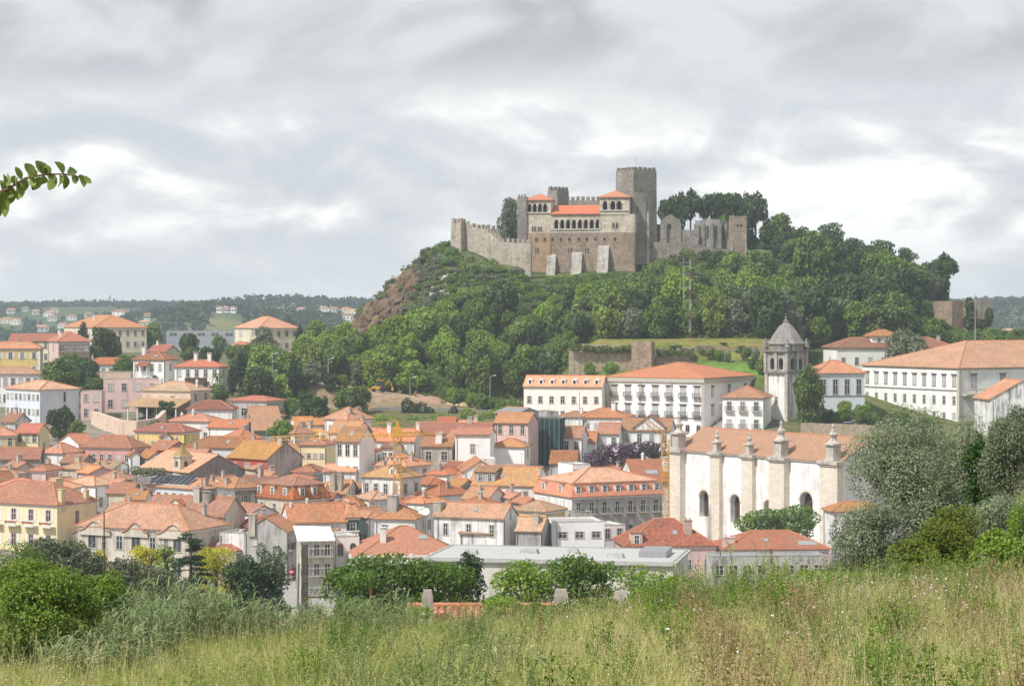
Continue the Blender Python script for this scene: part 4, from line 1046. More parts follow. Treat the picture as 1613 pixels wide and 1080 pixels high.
hi = house('rusty tiled house with grey walls beside the white modern house', 813, 852, 868, 835, 7, 64, 'gL', 'grey', 'tan', .55, (3, 1, dict(pane='g')), (1, 1), ch=[(.3, .3, 1.4, 1.2, 'stack')])
hi = house('white modern flat roofed house with slit windows', 866, 873, 952, 822, 8, 10, 'flat', 'bright', 'tan', .1, None, (3, 2, dict(w=1.5, wh=1.0, pane='g')), B=10)
MB().box(-.5, .3, -.55, -.02, -3, 8.3).obj('grey_flue', M_METAL, hi['root'])
house('white modern annex with grey parapet', 930, 948, 985, 827, 7, 20, 'flat', 'bright', 'tan', .1, None, (2, 2, dict(pane='g')), B=8)
house('small grey flat roofed house below the mansard building', 886, 905, 932, 806, 7, 30, 'flat', 'grey', 'tan', .1, None, (2, 2))
house('white hut with tiny red roof below the mansard building', 930, 950, 985, 812, 6, 30, 'gL', 'white', 'orange', .4, None, (1, 1), ch=[])
hi = house('pale yellow mansion with white shutters and broad lichened roof', -45, 90, 152, 796, 9, 62, 'hip', 'pale', 'orange', .60, (5, 2, 'shutters', dict(w=1.1, wh=2.2, pane='m')), (1, 1, dict(w=1.0, wh=2.4, pane='m', zs=[5.2])), ch=[(.16, .02, 1.2, 2.2, 'stack'), (.8, .03, 1.0, 1.4, 'stack'), (.85, .4, 2.2, 2.6, 'stack')], cat='mansion', name='mansion', chm=plaster((.66, .56, .34), .25))
for k in range(5):
    y0 = hi['B']*(.1 + .2*k); b = MB(); b.box(-1.1, -.02, y0-1.4, y0+1.4, 4.95, 5.15); b.box(-1.1, -.98, y0-1.4, y0+1.4, 6.0, 6.15)
    for q in range(8): b.box(-1.08, -1.0, y0-1.35+q*.37, y0-1.27+q*.37, 5.15, 6.0)
    for s_ in (-1.3, 1.1): b.box(-1.14, -.94, y0+s_, y0+s_+.2, 5.15, 6.3)
    bo = b.obj('balcony', M_WHITE, hi['root'])
    if k < 3:
        g = MB()
        for q in range(14): g.lathe([(.02, 5.6), (.13, 5.75), (.02, 5.92)], -1.2, y0-1.2+q*.18, 5)
        g.obj('flower_box', plain('geranium', (.35, .04, .03)), bo)
hi = house('cream mansion with curved dormer gables and salmon roof', 123, 297, 358, 836, 9, 66, 'hip', 'beige', 'salmon', .55, None, (4, 2, dict(w=.8, wh=1.5)), ch=[(.75, .12, .8, 1.7, 'stack')], cat='mansion', name='mansion')
Bm = hi['B']
for (f_, st, w_, hh) in ((.87, 'arch', 1.5, 2.6), (.76, 'plain', .9, 2.0), (.62, 'plain', 1.3, 2.2), (.47, 'arch', 1.7, 2.7), (.32, 'plain', 1.2, 2.2), (.20, 'plain', .9, 2.0), (.10, 'arch', 1.5, 2.6)):
    window(hi['root'], 'L', Bm*f_, 5.4, w_, hh, st, 'stone', 'g'); window(hi['root'], 'L', Bm*f_, 1.4, w_, hh*.8, st, 'stone', 'g')
for f_, r_ in ((.84, 3.2), (.47, 2.6), (.13, 3.2)):
    b = MB(); y0 = Bm*f_; n_ = 10
    cv = [(y0 + r_*(i/n_*2-1), 8.3 + 1.7*math.exp(-((i/n_*2-1)*1.9)**2)) for i in range(n_+1)]
    for i in range(n_):
        (a, za), (c, zc) = cv[i], cv[i+1]
        b.add([(-.35, a, 7.6), (-.35, c, 7.6), (-.35, c, zc), (-.35, a, za), (2.5, a, 7.6), (2.5, c, 7.6), (2.5, c, zc), (2.5, a, za)], [(0,3,2,1), (3,7,6,2)])
    go = b.obj('curved_gable', wallmat('beige'), hi['root'])
    c2 = MB()
    c2.tube([(-.42, a, z+.08) for a, z in cv], .16, 6); c2.obj('gable_coping', roofmat('salmon'), go)
hi = house('orange gabled house with white verge and brick chimneys', 225, 352, 386, 812, 8, 72, 'gL', 'beige', 'orange', .62, (4, 1), (2, 1, dict(w=.8)), ch=[(.4, .42, 1.8, 2.2, 'stack'), (.35, .30, 1.2, 1.6, 'lid')])
dormer(hi, 'L', hi['B']*.62, .8, 8.4, 2.4, 1.2, 'gable', None, 'orange')
house('small red roofed annex beside the cream mansion', 312, 372, 398, 868, 5, 62, 'hip', 'beige', 'red', .45, (1, 1), (1, 1), ch=[])
house('white house with terrace and sunshade sheet behind the annex', 346, 392, 420, 840, 8, 60, 'flat', 'white!', 'tan', .1, (1, 1), (1, 1))
hi = house('old house with deep rust tile roof, fat chimney and pink dormer', 976, 985, 1128, 861, 6, 6, 'hip', 'pink', 'rusty', .62, None, (5, 1), B=13, ch=[(.72, .22, 1.4, 2.2, 'stack')], chm=plaster((.60, .42, .36), .7))
dormer(hi, 'R', hi['A']*.13, .3, 6.0, 2.0, 2.4, 'flat', wallmat('peach'), 'rusty')
hi = house('red roofed house with roof window and pink chimney dormer', 1128, 1142, 1306, 866, 6, 5, 'hip', 'pink', 'red', .42, None, (5, 1), B=12, d=402, ch=[(.06, .2, 2.0, 1.2, 'stack')], chm=wallmat('pink'))
MB().add([(hi['A']*.72, 1.0, 6.72), (hi['A']*.90, 1.0, 6.72), (hi['A']*.90, 2.4, 7.3), (hi['A']*.72, 2.4, 7.3)], [(0,1,2,3)]).obj('skylight', plain('skylight_glass', (.45, .48, .48), .1), hi['root'])
b = MB(); ax = hi['A']*.60; b.beam((ax, -2, 3), (ax, -2, 8.6), .04); b.beam((ax-1.6, -2, 8.3), (ax+2.2, -2, 8.6), .03)
for k in range(7): b.beam((ax-1.4+k*.5, -2.6, 8.32+.04*k), (ax-1.4+k*.5, -1.4, 8.32+.04*k), .015)
tag(b.obj('roof_antenna', M_METAL, None, hi['root'].location), 'tall television aerial in front of the red roof with roof window', 'antenna')
hi = house('grey flat roofed shed with glazed front below the red roof', 1108, 1122, 1300, 876, 4.5, 4, 'flat', 'grey', M_METAL, .1, None, (8, 1, dict(w=1.8, wh=1.6, pane='g')), B=7, d=390, base=9)
# big flat roofed white hall
hi = house('wide white hall with flat sheeted roof and blank wall', 668, 1060, 1100, 886, 9, 79, 'flat', plaster((.64, .62, .56), .3), plain('roof_sheeting', (.44, .44, .43), .6, var=.45), .1, None, None, A=19, cat='hall', name='white_hall', d=M(258))
hr = hi['root']
MB().box(-.55, hi['A']+.3, -.45, hi['B']+.3, 8.55, 8.95).obj('roof_edge', plain('pale_metal_edge', (.50, .50, .48), .5), hr)
for (fx, fy, sx_, sy_) in ((.3, .25, 1.5, 2.2), (.5, .62, 1.8, 2.4), (.35, .85, 1.4, 2.0), (.6, .45, 1.2, 1.6)):
    MB().frus(hi['A']*fx, hi['B']*fy, 8.9, 9.6, sx_*.6, sy_*.6, sx_*.45, sy_*.5).obj('roof_light', plain('roof_sheeting', (.44, .44, .43), .6, var=.45), hr)
MB().box(hi['A']*.35, hi['A']*.75, hi['B']*.05, hi['B']*.16, 8.9, 9.9).obj('roof_vent', M_METAL, hr)

# small infill houses wherever the map still has room between the roofs
def inside(x, y, f, m):
    cx, cy, t, A, B = f
    dx, dy = x-cx, y-cy; a = dx*math.cos(t)+dy*math.sin(t); b_ = -dx*math.sin(t)+dy*math.cos(t)
    return -m < a < A+m and -m < b_ < B+m
n_f = 0
for _ in range(6000):
    if n_f >= 60: break
    d_ = RNDH.uniform(392, 520); px_ = RNDH.uniform(-20, 840 if d_ > 430 else 560); x_ = px2(px_, d_)
    if d_ > 500 and 540 < px_: continue
    if d_ > 484 and px_ < 340: continue
    if d_ < 428 and px_ < 165 or d_ < 404 and px_ < 470: continue
    t_ = RNDH.choice((18, 40, 55, 68)); A_, B_ = RNDH.uniform(5, 8), RNDH.uniform(5, 9); tr_ = R(t_)
    u, v = (math.cos(tr_), math.sin(tr_)), (-math.sin(tr_), math.cos(tr_))
    pts_ = [(x_+u[0]*a*A_+v[0]*c*B_, d_+u[1]*a*A_+v[1]*c*B_) for a in (0, .5, 1) for c in (0, .5, 1)]
    if any(inside(px__, py__, f, .25) for f in FOOT for px__, py__ in pts_): continue
    h_ = RNDH.uniform(3.6, 6.5); ve_ = HY - (g1(x_, d_) + h_)/d_*F
    house('small tile roofed infill house squeezed between larger roofs of the old town', None, px_, None, ve_, h_, t_, RNDH.choice(('hip', 'gL', 'gR', 'gL')), RNDH.choice(('white', 'white!', 'bright', 'cream', 'grey', 'pink', 'beige')), RNDH.choice(('orange', 'salmon', 'old', 'brown', 'tan', 'ochre', 'red', 'salmon')), RNDH.uniform(.4, .6), (RNDH.choice((1, 2)), 1), (RNDH.choice((1, 2)), 1), d=d_, A=A_, B=B_, group='infill houses of the old town')
    n_f += 1
# ------------------------------------------------------------------ castle
ST_GREY = stone('castle_grey', (.23, .205, .175), (.37, .33, .28), stain=.75)
ST_BROWN = stone('castle_brown', (.27, .20, .14), (.44, .345, .255), stain=.65)
ST_ORANGE = stone('castle_orange', (.38, .24, .14), (.48, .34, .22), stain=.45)
ST_PALE = stone('castle_pale', (.38, .325, .26), (.54, .48, .39), stain=.65, block=(1.0, .5))
ST_WHITE = stone('buttress_white', (.40, .37, .325), (.54, .51, .46), stain=.85)
ST_PLAS = stone('palace_plaster', (.50, .43, .33), (.67, .60, .50), cs=(.17, .15, .13), stain=.60, block=(1.4, .7))
M_DARK = plain('shadowed_room', (.06, .055, .05), .95)  # interior shade behind the arches put into a near-black wall colour

def merlons(root, pts, w=.95, gap=.75, t=.6, hh=1.2, mat=None):
    """a row of merlons along a line of local points"""
    mat = mat or ST_GREY
    me = MB().box(-w/2, w/2, -t/2, t/2, -.05, hh).mesh('merlon', mat)
    for p, q in zip(pts[:-1], pts[1:]):
        p = Vector(p); q = Vector(q); L = (q-p).length
        if L < w: continue
        n = max(2, int(round(L/(w+gap))))
        a = math.atan2(q.y-p.y, q.x-p.x)
        for i in range(n):
            c = p + (q-p)*((i+.5)/n)
            o = link('merlon', me, root, c, a)
            o.scale = (1, 1, random.uniform(.8, 1.12))

def stone_tower(name, label, xc, row_top, A, B, z0, d, th, mat, mer=True, cat='tower', worn=False):
    d = M(d)
    C = P(xc, row_top, d)
    root = tag(empty(name, (C.x, C.y, z0), R(th)), label, cat)
    h = C.z - z0
    b = MB(); b.frus(A/2, B/2, -5, h-1.0, A/2+.15, B/2+.15, A/2, B/2)
    b.box(-.01, A+.01, -.01, B+.01, h-1.0, h-.6) if False else None
    b.box(0, A, 0, .5, h-1.0, h); b.box(0, A, B-.5, B, h-1.0, h); b.box(0, .5, .5, B-.5, h-1.0, h); b.box(A-.5, A, .5, B-.5, h-1.0, h)
    b.obj('wall', mat, root)
    if mer:
        for ln in ([(0,.3,h), (A,.3,h)], [(.3,.5,h), (.3,B,h)], [(A-.3,.5,h), (A-.3,B,h)], [(0,B-.3,h), (A,B-.3,h)]):
            merlons(root, ln, .95, .7, .6, .9 if worn else 1.2, mat=mat)
    return root, h

def dark_slit(root, face, pos, z, w, h, style='arch', sur='old'):
    return window(root, face, pos, z, w, h, style, sur, 'k')

# palace: front wall in the local x-z plane, root at its lower corner by the keep
DP = M(643)
pr = tag(empty('castle_palace', P(1000, 420, DP) , R(-10)), 'sandstone royal palace with arcaded loggias and orange roofs on the hilltop', 'palace')
z_b = rowz(420, DP)
def cxm(px): return (px - 1000) * DP/F / 0.985
def czm(row): return rowz(row, DP) - z_b
zL, zU, zE = czm(366), czm(337), czm(313)
x0, x1, x2, x3, x4 = cxm(818), cxm(868), cxm(944), cxm(991), cxm(1000)
b = MB(); b.box(x1, x4, 0, 9, -6, zL); b.obj('lower_wall', ST_BROWN, pr)
b = MB(); b.box(x0, x1, -.25, 9, -6, zL); b.obj('lower_wall', ST_ORANGE, pr)
# upper storey
b = MB(); b.box(x0, x1, 0, 8.9, zL, czm(340)); b.obj('upper_wall', ST_PLAS, pr)
b = MB(); arcade(b, x1, x2, zL+.001, zU, [(cxm(876.7 + 9.3*k), 1.15, czm(359.5), czm(345)) for k in range(8)], .7, True)
b.quad((x1, 0, zU), (x2, 0, zU), (x2, 9, zU), (x1, 9, zU)); b.obj('loggia_wall', ST_PLAS, pr)
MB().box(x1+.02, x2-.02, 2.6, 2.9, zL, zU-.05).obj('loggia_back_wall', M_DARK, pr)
for k in range(9):
    MB().lathe([(.16, czm(359.5)), (.11, czm(358.5)), (.11, czm(351)), (.2, czm(350))], cxm(872.2 + 9.3*k) if k not in (0, 8) else cxm(872.2 + 9.3*k), -.12, 8).obj('loggia_column', M_STONE, pr)
MB().box(x1-.05, x2+.05, -.25, -.002, czm(361.5), czm(359.8)).obj('loggia_sill', M_STONE, pr)
b = MB(); b.box(x2, x4, 0, 8.9, zL, zU); b.obj('upper_wall', ST_PLAS, pr)
# middle roof
b = MB(); e = zU; rz_ = czm(322)
b.add([(x1-.1, -.5, e), (x2+.1, -.5, e), (x2+.1, 7, rz_), (x1-.1, 7, rz_), (x1-.1, -.5, e+.25), (x2+.1, -.5, e+.25), (x2+.1, 7, rz_+.25), (x1-.1, 7, rz_+.25)], [(0,3,2,1),(4,5,6,7),(0,1,5,4),(1,2,6,5),(2,3,7,6),(3,0,4,7)])
b.obj('loggia_roof', tiles('palace', (.66, .21, .10), (.58, .17, .08), .03), pr)
# pavilions
def pavilion(xa, xb, arcs, sill, apex, eave_row, apex_row, depth=8.0):
    zt = czm(eave_row)
    b = MB(); arcade(b, xa, xb, (zU if xa == x2 else czm(340))+.002, zt, [(c, w_, czm(sill), czm(apex)) for c, w_ in arcs], .7, True)
    for xx in (xa, xb): b.quad((xx, 0, zU-.6), (xx, depth, zU-.6), (xx, depth, zt), (xx, 0, zt))
    b.quad((xa, depth, zU-.6), (xb, depth, zU-.6), (xb, depth, zt), (xa, depth, zt))
    b.quad((xa, 0, zt), (xb, 0, zt), (xb, depth, zt), (xa, depth, zt))
    po = b.obj('pavilion', ST_PLAS, pr)
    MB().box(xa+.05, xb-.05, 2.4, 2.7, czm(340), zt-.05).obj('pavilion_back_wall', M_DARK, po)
    cs = [c for c, w_ in arcs]; w_ = arcs[0][1]
    for c in [cs[0]-w_*.62] + [(a+b_)/2 for a, b_ in zip(cs[:-1], cs[1:])] + [cs[-1]+w_*.62]:
        MB().lathe([(.14, czm(sill)), (.10, czm(sill)+.2), (.10, czm(apex)-1.0), (.18, czm(apex)-.8)], c, -.12, 8).obj('column', M_STONE, po)
    MB().box(xa-.1, xb+.1, -.3, -.003, czm(sill+2), czm(sill)-.02).obj('sill', M_STONE, po)
    o = .5; hx, hy = (xb-xa)/2+o, depth/2+o; mx, my = (xa+xb)/2, depth/2; za = czm(apex_row)
    r = MB(); V = [(mx-hx, my-hy, zt+.002), (mx+hx, my-hy, zt+.002), (mx+hx, my+hy, zt+.002), (mx-hx, my+hy, zt+.002), (mx-hx, my-hy, zt+.22), (mx+hx, my-hy, zt+.22), (mx+hx, my+hy, zt+.22), (mx-hx, my+hy, zt+.22), (mx, my, za)]
    r.add(V, [(3,2,1,0),(0,1,5,4),(1,2,6,5),(2,3,7,6),(3,0,4,7),(4,5,8),(5,6,8),(6,7,8),(7,4,8)])
    r.obj('pavilion_roof', tiles('palace', (.66, .21, .10), (.58, .17, .08), .03), po)
pavilion(cxm(828), x1, [(cxm(834.3 + 8.2*k), 1.15) for k in range(4)], 333, 319.5, 314.5, 302)
pavilion(x2+.2, x3, [(cxm(953.5), 1.35), (cxm(965.4), 1.45), (cxm(975.6), 1.45)], 330, 316, 311, 298.5)
tu = MB(); tu.box(cxm(817)-.3, cxm(830), -.7, 4.5, -1, czm(308.5)); to = tu.obj('corner_turret', ST_GREY, pr)
merlons(to, [(cxm(817)-.2, -.45, czm(308.5)), (cxm(830), -.45, czm(308.5))], .5, .35, .5, .7)
for px_ in (845.5, 858.5, 871, 884.5, 897.5, 912, 925, 938.5, 952.5, 969):
    o = dark_slit(pr, 'R', cxm(px_), czm(379), .75, 1.1); o.location.y = -.26 if px_ < 868 else -.01
for px_ in (846.5, 898.5, 925):
    for s_ in (-.35, .35):
        o = dark_slit(pr, 'R', cxm(px_)+s_, czm(397), .35, 1.3, 'bare'); o.location.y = -.26 if px_ < 868 else -.01
for px_ in (839.5, 843.3, 848.5, 852.6):
    o = dark_slit(pr, 'R', cxm(px_), czm(363), .45, 1.35); o.location.y = -.01
for px_ in (966.5, 972):
    o = dark_slit(pr, 'R', cxm(px_), czm(358.5), .6, 1.5); o.location.y = -.01
for (pa, pb, ra, rb_, lean) in ((863, 876.5, 402, 432, 3.2), (902, 918, 398.5, 434, 4.0), (943, 960, 388, 427, 4.5)):
    b = MB(); xa, xb = cxm(pa), cxm(pb); zt = czm(ra); zb = czm(rb_)-2.5
    b.add([(xa, -lean-.5, zb), (xb, -lean-.5, zb), (xb, .2, zb), (xa, .2, zb), (xa, -.8, zt-.4), (xb, -.8, zt-.4), (xb, .2, zt+.5), (xa, .2, zt+.5)], [(0,3,2,1),(4,5,6,7),(0,1,5,4),(1,2,6,5),(2,3,7,6),(3,0,4,7)])
    b.obj('buttress', ST_WHITE, pr)
# keep and its neighbours
kr, kh = stone_tower('castle_keep', 'tall square grey keep, highest tower of the castle', 998, 267, 8.8, 8.8, rowz(385, M(655)), 655, 34.6, ST_GREY, worn=True)
dark_slit(kr, 'R', 4.6, kh-5, .5, 1.3); dark_slit(kr, 'R', 2.0, kh-5.2, .35, .8)
b = MB(); b.beam((4.4, 4.4, kh-1), (4.4, 4.4, kh+4.6), .06); b.obj('flagpole', M_METAL, kr)
b = MB(); b.beam((7.0, 6.4, kh-1), (7.0, 6.4, kh+3.0), .03); b.obj('flagpole', M_METAL, kr)
tr_ = tag(empty('keep_forework', P(996, 385, M(647)), R(10)), 'high broken wall of grey masonry clasping the keep', 'ruined wall')
hh = rowz(302, M(647))-rowz(385, M(647))
b = MB(); b.add([(0,0,-6), (4.6,0,-6), (4.6,4,-6), (0,4,-6), (0,0,hh), (3.9,0,hh*.98), (4.2,4,hh*.93), (0,4,hh)], [(0,3,2,1),(4,5,6,7),(0,1,5,4),(1,2,6,5),(2,3,7,6),(3,0,4,7)]); b.obj('wall', ST_GREY, tr_)
b = MB(); b.frus(4.75, .5, -6, hh*.62, .5, 1.0, .35, .5); b.obj('pilaster', ST_PALE, tr_)
dark_slit(tr_, 'R', 1.7, hh*.66, .5, 1.2); dark_slit(tr_, 'R', 1.9, hh*.35, .4, .5)
stone_tower('castle_turret', 'small square battlemented tower behind the palace roofs', 878, 299.5, 4.6, 4.6, rowz(340, M(662)), 662, 40, ST_GREY)

def curtain(name, label, pts, mat, thick=1.0, mer=True, base=6.0, cat='castle wall', rough=0):
    """wall through (px, row_top, d) points"""
    W = [P(p[0], p[1], M(p[2])) for p in pts]
    org = Vector((W[0].x, W[0].y, g1(W[0].x, W[0].y)))
    root = tag(empty(name, org), label, cat)
    for i, (p, q) in enumerate(zip(W[:-1], W[1:])):
        p = p - org; q = q - org
        dr = Vector((q.x-p.x, q.y-p.y, 0)).normalized(); nn = Vector((-dr.y, dr.x, 0))*thick
        zb = min(g1(W[i].x, W[i].y), g1(W[i+1].x, W[i+1].y)) - org.z - base
        b = MB()
        n = 1 if not rough else max(2, int((q-p).length/1.5))
        for k in range(n):
            a = p + (q-p)*(k/n); c = p + (q-p)*((k+1)/n)
            za = a.z + (random.uniform(-rough, rough) if rough else 0); zc = c.z + (random.uniform(-rough, rough) if rough else 0)
            b.add([(a.x,a.y,zb), (c.x,c.y,zb), (c.x+nn.x,c.y+nn.y,zb), (a.x+nn.x,a.y+nn.y,zb), (a.x,a.y,za), (c.x,c.y,zc), (c.x+nn.x,c.y+nn.y,zc), (a.x+nn.x,a.y+nn.y,za)], [(0,3,2,1),(4,5,6,7),(0,1,5,4),(1,2,6,5),(2,3,7,6),(3,0,4,7)])
        b.obj('wall', mat, root)
        if mer: merlons(root, [p + nn*.3, q + nn*.3], mat=mat)
    return root
curtain('curtain_wall', 'battlemented curtain wall stepping down towards the palace', [(732, 352, 652), (748, 358.5, 650), (762, 361, 648), (778, 371, 643), (788, 381, 639), (836, 383.5, 636)], ST_PALE)
curtain('curtain_wall', 'grey battlemented wall behind the curtain wall', [(742, 359, 672), (796, 361, 668), (820, 364, 668)], ST_GREY)
curtain('curtain_wall', 'short battlemented wall between turret and keep', [(890, 315.5, 665), (946, 316, 662)], ST_GREY)
stone_tower('corner_tower', 'battlemented corner tower on the cliff edge', 726, 350.5, 3.2, 3.4, rowz(380, M(650)), 650, 62, ST_PALE)
# church ruin
cr = tag(empty('church_ruin', P(1040, 385, M(660)), R(-4)), 'roofless gothic church with tall pointed window and broken gable', 'ruin')
def rz0(row): return rowz(row, M(660)) - rowz(385, M(660))
b = MB(); s_ = M(660)/F
arcade(b, 0, 33*s_, -5, rz0(352), [(14*s_, 1.6, rz0(385), rz0(344)) if False else (14*s_, 1.5, rz0(384), rz0(352.6))], .8, True)
b.poly([(0, 0, rz0(352)+.001), (33*s_, 0, rz0(352)+.001), (30*s_, 0, rz0(347)), (16*s_, 0, rz0(337)), (3*s_, 0, rz0(345))])
for xx in (0, 33*s_): b.quad((xx, 0, -5), (xx, .8, -5), (xx, .8, rz0(352)), (xx, 0, rz0(352)))
b.quad((0, .8, -5), (33*s_, .8, -5), (33*s_, .8, rz0(353)), (0, .8, rz0(353)))
b.obj('gable_wall', ST_GREY, cr)
b = MB(); b.box(-13*s_, -.01, 1.5, 2.4, -5, rz0(353)); b.obj('side_wall', ST_BROWN, cr)
b = MB()
n_ = 7; rr = 26*s_; pts = [(81*s_ + rr*math.cos(math.pi + math.pi*i/(n_-1)), 6 + rr*.9*math.sin(math.pi + math.pi*i/(n_-1))) for i in range(n_)]
for i in range(n_-1):
    (xa, ya), (xb, yb) = pts[i], pts[i+1]; za = rz0(346 + random.uniform(-1.5, 2.5)); zb = rz0(347 + random.uniform(-2, 2.5))
    b.add([(xa,ya,-6), (xb,yb,-6), (xb,yb,zb), (xa,ya,za), (xa*.93+81*s_*.07, ya+.8, -6), (xb*.93+81*s_*.07, yb+.8, -6), (xb*.93+81*s_*.07, yb+.8, zb), (xa*.93+81*s_*.07, ya+.8, za)], [(0,1,2,3),(7,6,5,4),(3,2,6,7)])
b.obj('apse_wall', stone('apse', (.27, .26, .255), (.42, .40, .37), stain=.8), cr)
for i in range(n_):
    (xa, ya) = pts[i]
    MB().frus(xa, ya-.2, -6, rz0(352), .55, .6, .35, .35).obj('apse_buttress', ST_GREY, cr)
for i in range(1, n_-2):
    (xa, ya), (xb, yb) = pts[i], pts[i+1]; m = Vector(((xa+xb)/2, (ya+yb)/2, rz0(376)))
    fm, pm = win_mesh(.7, 4.0, 'arch', 'old'); a = math.atan2(yb-ya, xb-xa)
    o = link('apse_window', fm, cr, m + Vector((math.sin(a), -math.cos(a), 0))*.02, a); link('pane', pm['k'], o)
MB().box(33*s_, 60*s_, .4, 1.3, -6, rz0(362)).obj('low_wall', ST_GREY, cr); MB().box(105*s_, 118*s_, .6, 1.5, -6, rz0(376)).obj('low_wall', ST_GREY, cr)
br, bh = stone_tower('bell_tower', 'square ruined bell tower with two pairs of arched openings', 1151, 344, 4.8, 4.6, rowz(405, M(655)), 655, 2, ST_BROWN, worn=True)
for (za, s2) in ((bh-3.9, 2.2), (bh-6.4, 1.5)):
    for q in (2.0, 3.0): dark_slit(br, 'R', q+.1, za, .7, s2)
for q in (.25, 4.55): MB().box(q-.3, q+.3, -.12, .2, -4, bh*.55).obj('quoin', ST_WHITE, br)
curtain('stone_wall', 'low stone wall below the ruined church', [(1012, 379, 649), (1085, 384, 648), (1150, 392, 650)], ST_GREY, mer=False, rough=.3)
curtain('stone_wall', 'low stone wall under the trees beside the bell tower', [(1178, 393, 652), (1215, 394, 652)], ST_GREY, mer=False, rough=.2)
# gate towers at the end of the hill
gt, gh = stone_tower('gate_tower', 'broad ruined gate tower with split walls at the end of the hill', 1500, 474, 8.5, 8, rowz(530, M(600)), 600, 30, ST_BROWN, mer=False)
gt, gh = stone_tower('gate_tower', 'smaller ruined gate tower overgrown with creeper at the end of the hill', 1532, 471, 5.5, 7, rowz(530, M(596)), 596, 12, ST_GREY, mer=False)
# walls of the terraces
curtain('terrace_wall', 'ochre stone retaining wall under the meadow behind the convent', [(896, 548, 528), (925, 541, 528), (965, 543, 527.5), (1000, 544, 527.5)], stone('terrace', (.40, .31, .21), (.55, .46, .34), stain=.4), mer=False, rough=.35, cat='wall')
stone_tower('bastion', 'square stone bastion in the retaining wall behind the convent', 1026, 538, 3.5, 5.0, -16.5, 523, 72, ST_BROWN, mer=False, cat='bastion')
curtain('terrace_wall', 'overgrown grey retaining wall beside the bastion', [(1034, 551, 527), (1070, 549, 527), (1094, 548, 530)], ST_GREY, mer=False, rough=.4, cat='wall')
curtain('terrace_wall', 'dry stone wall between lawn and meadow strip', [(1096, 546, 537), (1130, 545, 537.5), (1170, 546, 538), (1212, 548, 538)], ST_BROWN, mer=False, rough=.4, cat='wall')
curtain('terrace_wall', 'low stone wall along the convent terrace', [(1262, 666, 443), (1330, 668, 443), (1400, 671, 443), (1470, 674, 443)], stone('terrace', (.40, .31, .21), (.55, .46, .34), stain=.4), mer=False, rough=.1, cat='wall')
curtain('terrace_wall', 'small ruined wall under the trees above the meadow', [(950, 516.5, 571), (987, 516, 571)], ST_BROWN, mer=False, rough=.2, cat='wall')
curtain('works_wall', 'grey ivy hung retaining wall below the works road', [(585, 641, 522), (630, 640, 522), (700, 642, 521), (770, 646, 519), (800, 650, 518)], stone('works', (.25, .24, .22), (.36, .34, .30), stain=.5), mer=False, rough=.3, cat='wall')
curtain('road_parapet', 'pale concrete parapet at the end of the works road', [(505, 612, 536), (545, 614, 534), (580, 616, 533)], M_CONC, mer=False, cat='wall', thick=.5)
curtain('garden_wall', 'curved beige retaining wall below the tan villa', [(143, 648, 500), (160, 652, 492), (185, 661, 484), (215, 663, 482), (250, 658, 486), (262, 646, 496)], wallmat('peach'), mer=False, cat='wall')

# ------------------------------------------------------------------ cathedral
DC = M(358)
hc = 14.6
CR = house('white cathedral with stone buttresses, urn pinnacles and long orange roof', 1063, 1326, 1420, 727, hc, 35, 'gL', wallmat('bright') if False else plaster((.86, .85, .83), .30), tiles('cathedral', (.44, .19, .105), (.36, .135, .08), .25), .52, d=DC, ch=[], cat='cathedral', name='cathedral', base=9, A=None)
cr_, Bc, Ac = CR['root'], CR['B'], CR['A']
ST_CREAM = stone('cathedral', (.68, .60, .49), (.78, .72, .62), cs=(.36, .33, .28), stain=.22, block=(1.2, .5))
ST_URN = stone('urn', (.50, .46, .40), (.62, .58, .52), stain=.55)
def urn(parent, x, y, z, s=1.0):
    b = MB(); a = 1.05*s
    b.box(x-a*.95, x+a*.95, y-a*.95, y+a*.95, z+.05, z+.35*s); b.box(x-a*.72, x+a*.72, y-a*.72, y+a*.72, z+.35*s, z+2.3*s); b.box(x-a, x+a, y-a, y+a, z+2.3*s, z+2.55*s)
    b.lathe([(a*1.05, z+2.55*s), (a*.5, z+3.0*s), (a*.42, z+3.4*s), (a*.6, z+3.6*s), (a*.68, z+3.9*s), (a*.35, z+4.15*s), (a*.2, z+4.8*s), (a*.28, z+5.0*s), (a*.05, z+5.4*s)], x, y, 8, math.pi/8)
    return b.obj('pinnacle', ST_URN, parent)
tl = lambda px: ((px2(1326, DC)) - (px-CX)/F*DC)/(math.sin(R(35)) + (px-CX)/F*math.cos(R(35)))
for i, (pa, pb, big) in enumerate(((1063, 1086, 1), (1124, 1139, 0), (1174, 1191, 0), (1220, 1244, 1), (1296, 1326, 1))):
    ya, yb = tl(pb), tl(pa)
    if i == 4: ya, yb = -.35, tl(1300)
    if i == 0: ya, yb = tl(1080), Bc+.3
    pw = 1.0 if not big else 1.5
    b = MB(); b.box(-pw, .0, ya, yb, -9, hc-.9); po = b.obj('buttress', ST_CREAM, cr_)
    b = MB(); b.box(-pw-.25, .05, ya-.25, yb+.25, hc-.9, hc-.55); b.box(-pw-.45, .1, ya-.4, yb+.4, hc-.549, hc+.05); b.obj('buttress_cap', ST_URN, po)
    urn(po, -pw*.35 if not big else -.2, (ya+yb)/2, hc, 1.32 if big else .82)
b = MB(); b.box(-.35, -.002, -.0, Bc, hc-.45, hc-.05); b.obj('eaves_cornice', ST_URN, cr_)
bpy.data.objects.remove(CR['wall'])
WP = plaster((.86, .85, .83), .30)
ops = [(Bc - tl(pm_), w_, top_-hh, top_) for pm_, w_, hh, top_ in ((1109, 2.9, 5.4, 6.6), (1158, 2.9, 5.6, 6.4), (1211, 2.7, 5.0, 6.0), (1270, 3.6, 7.4, 8.3))]
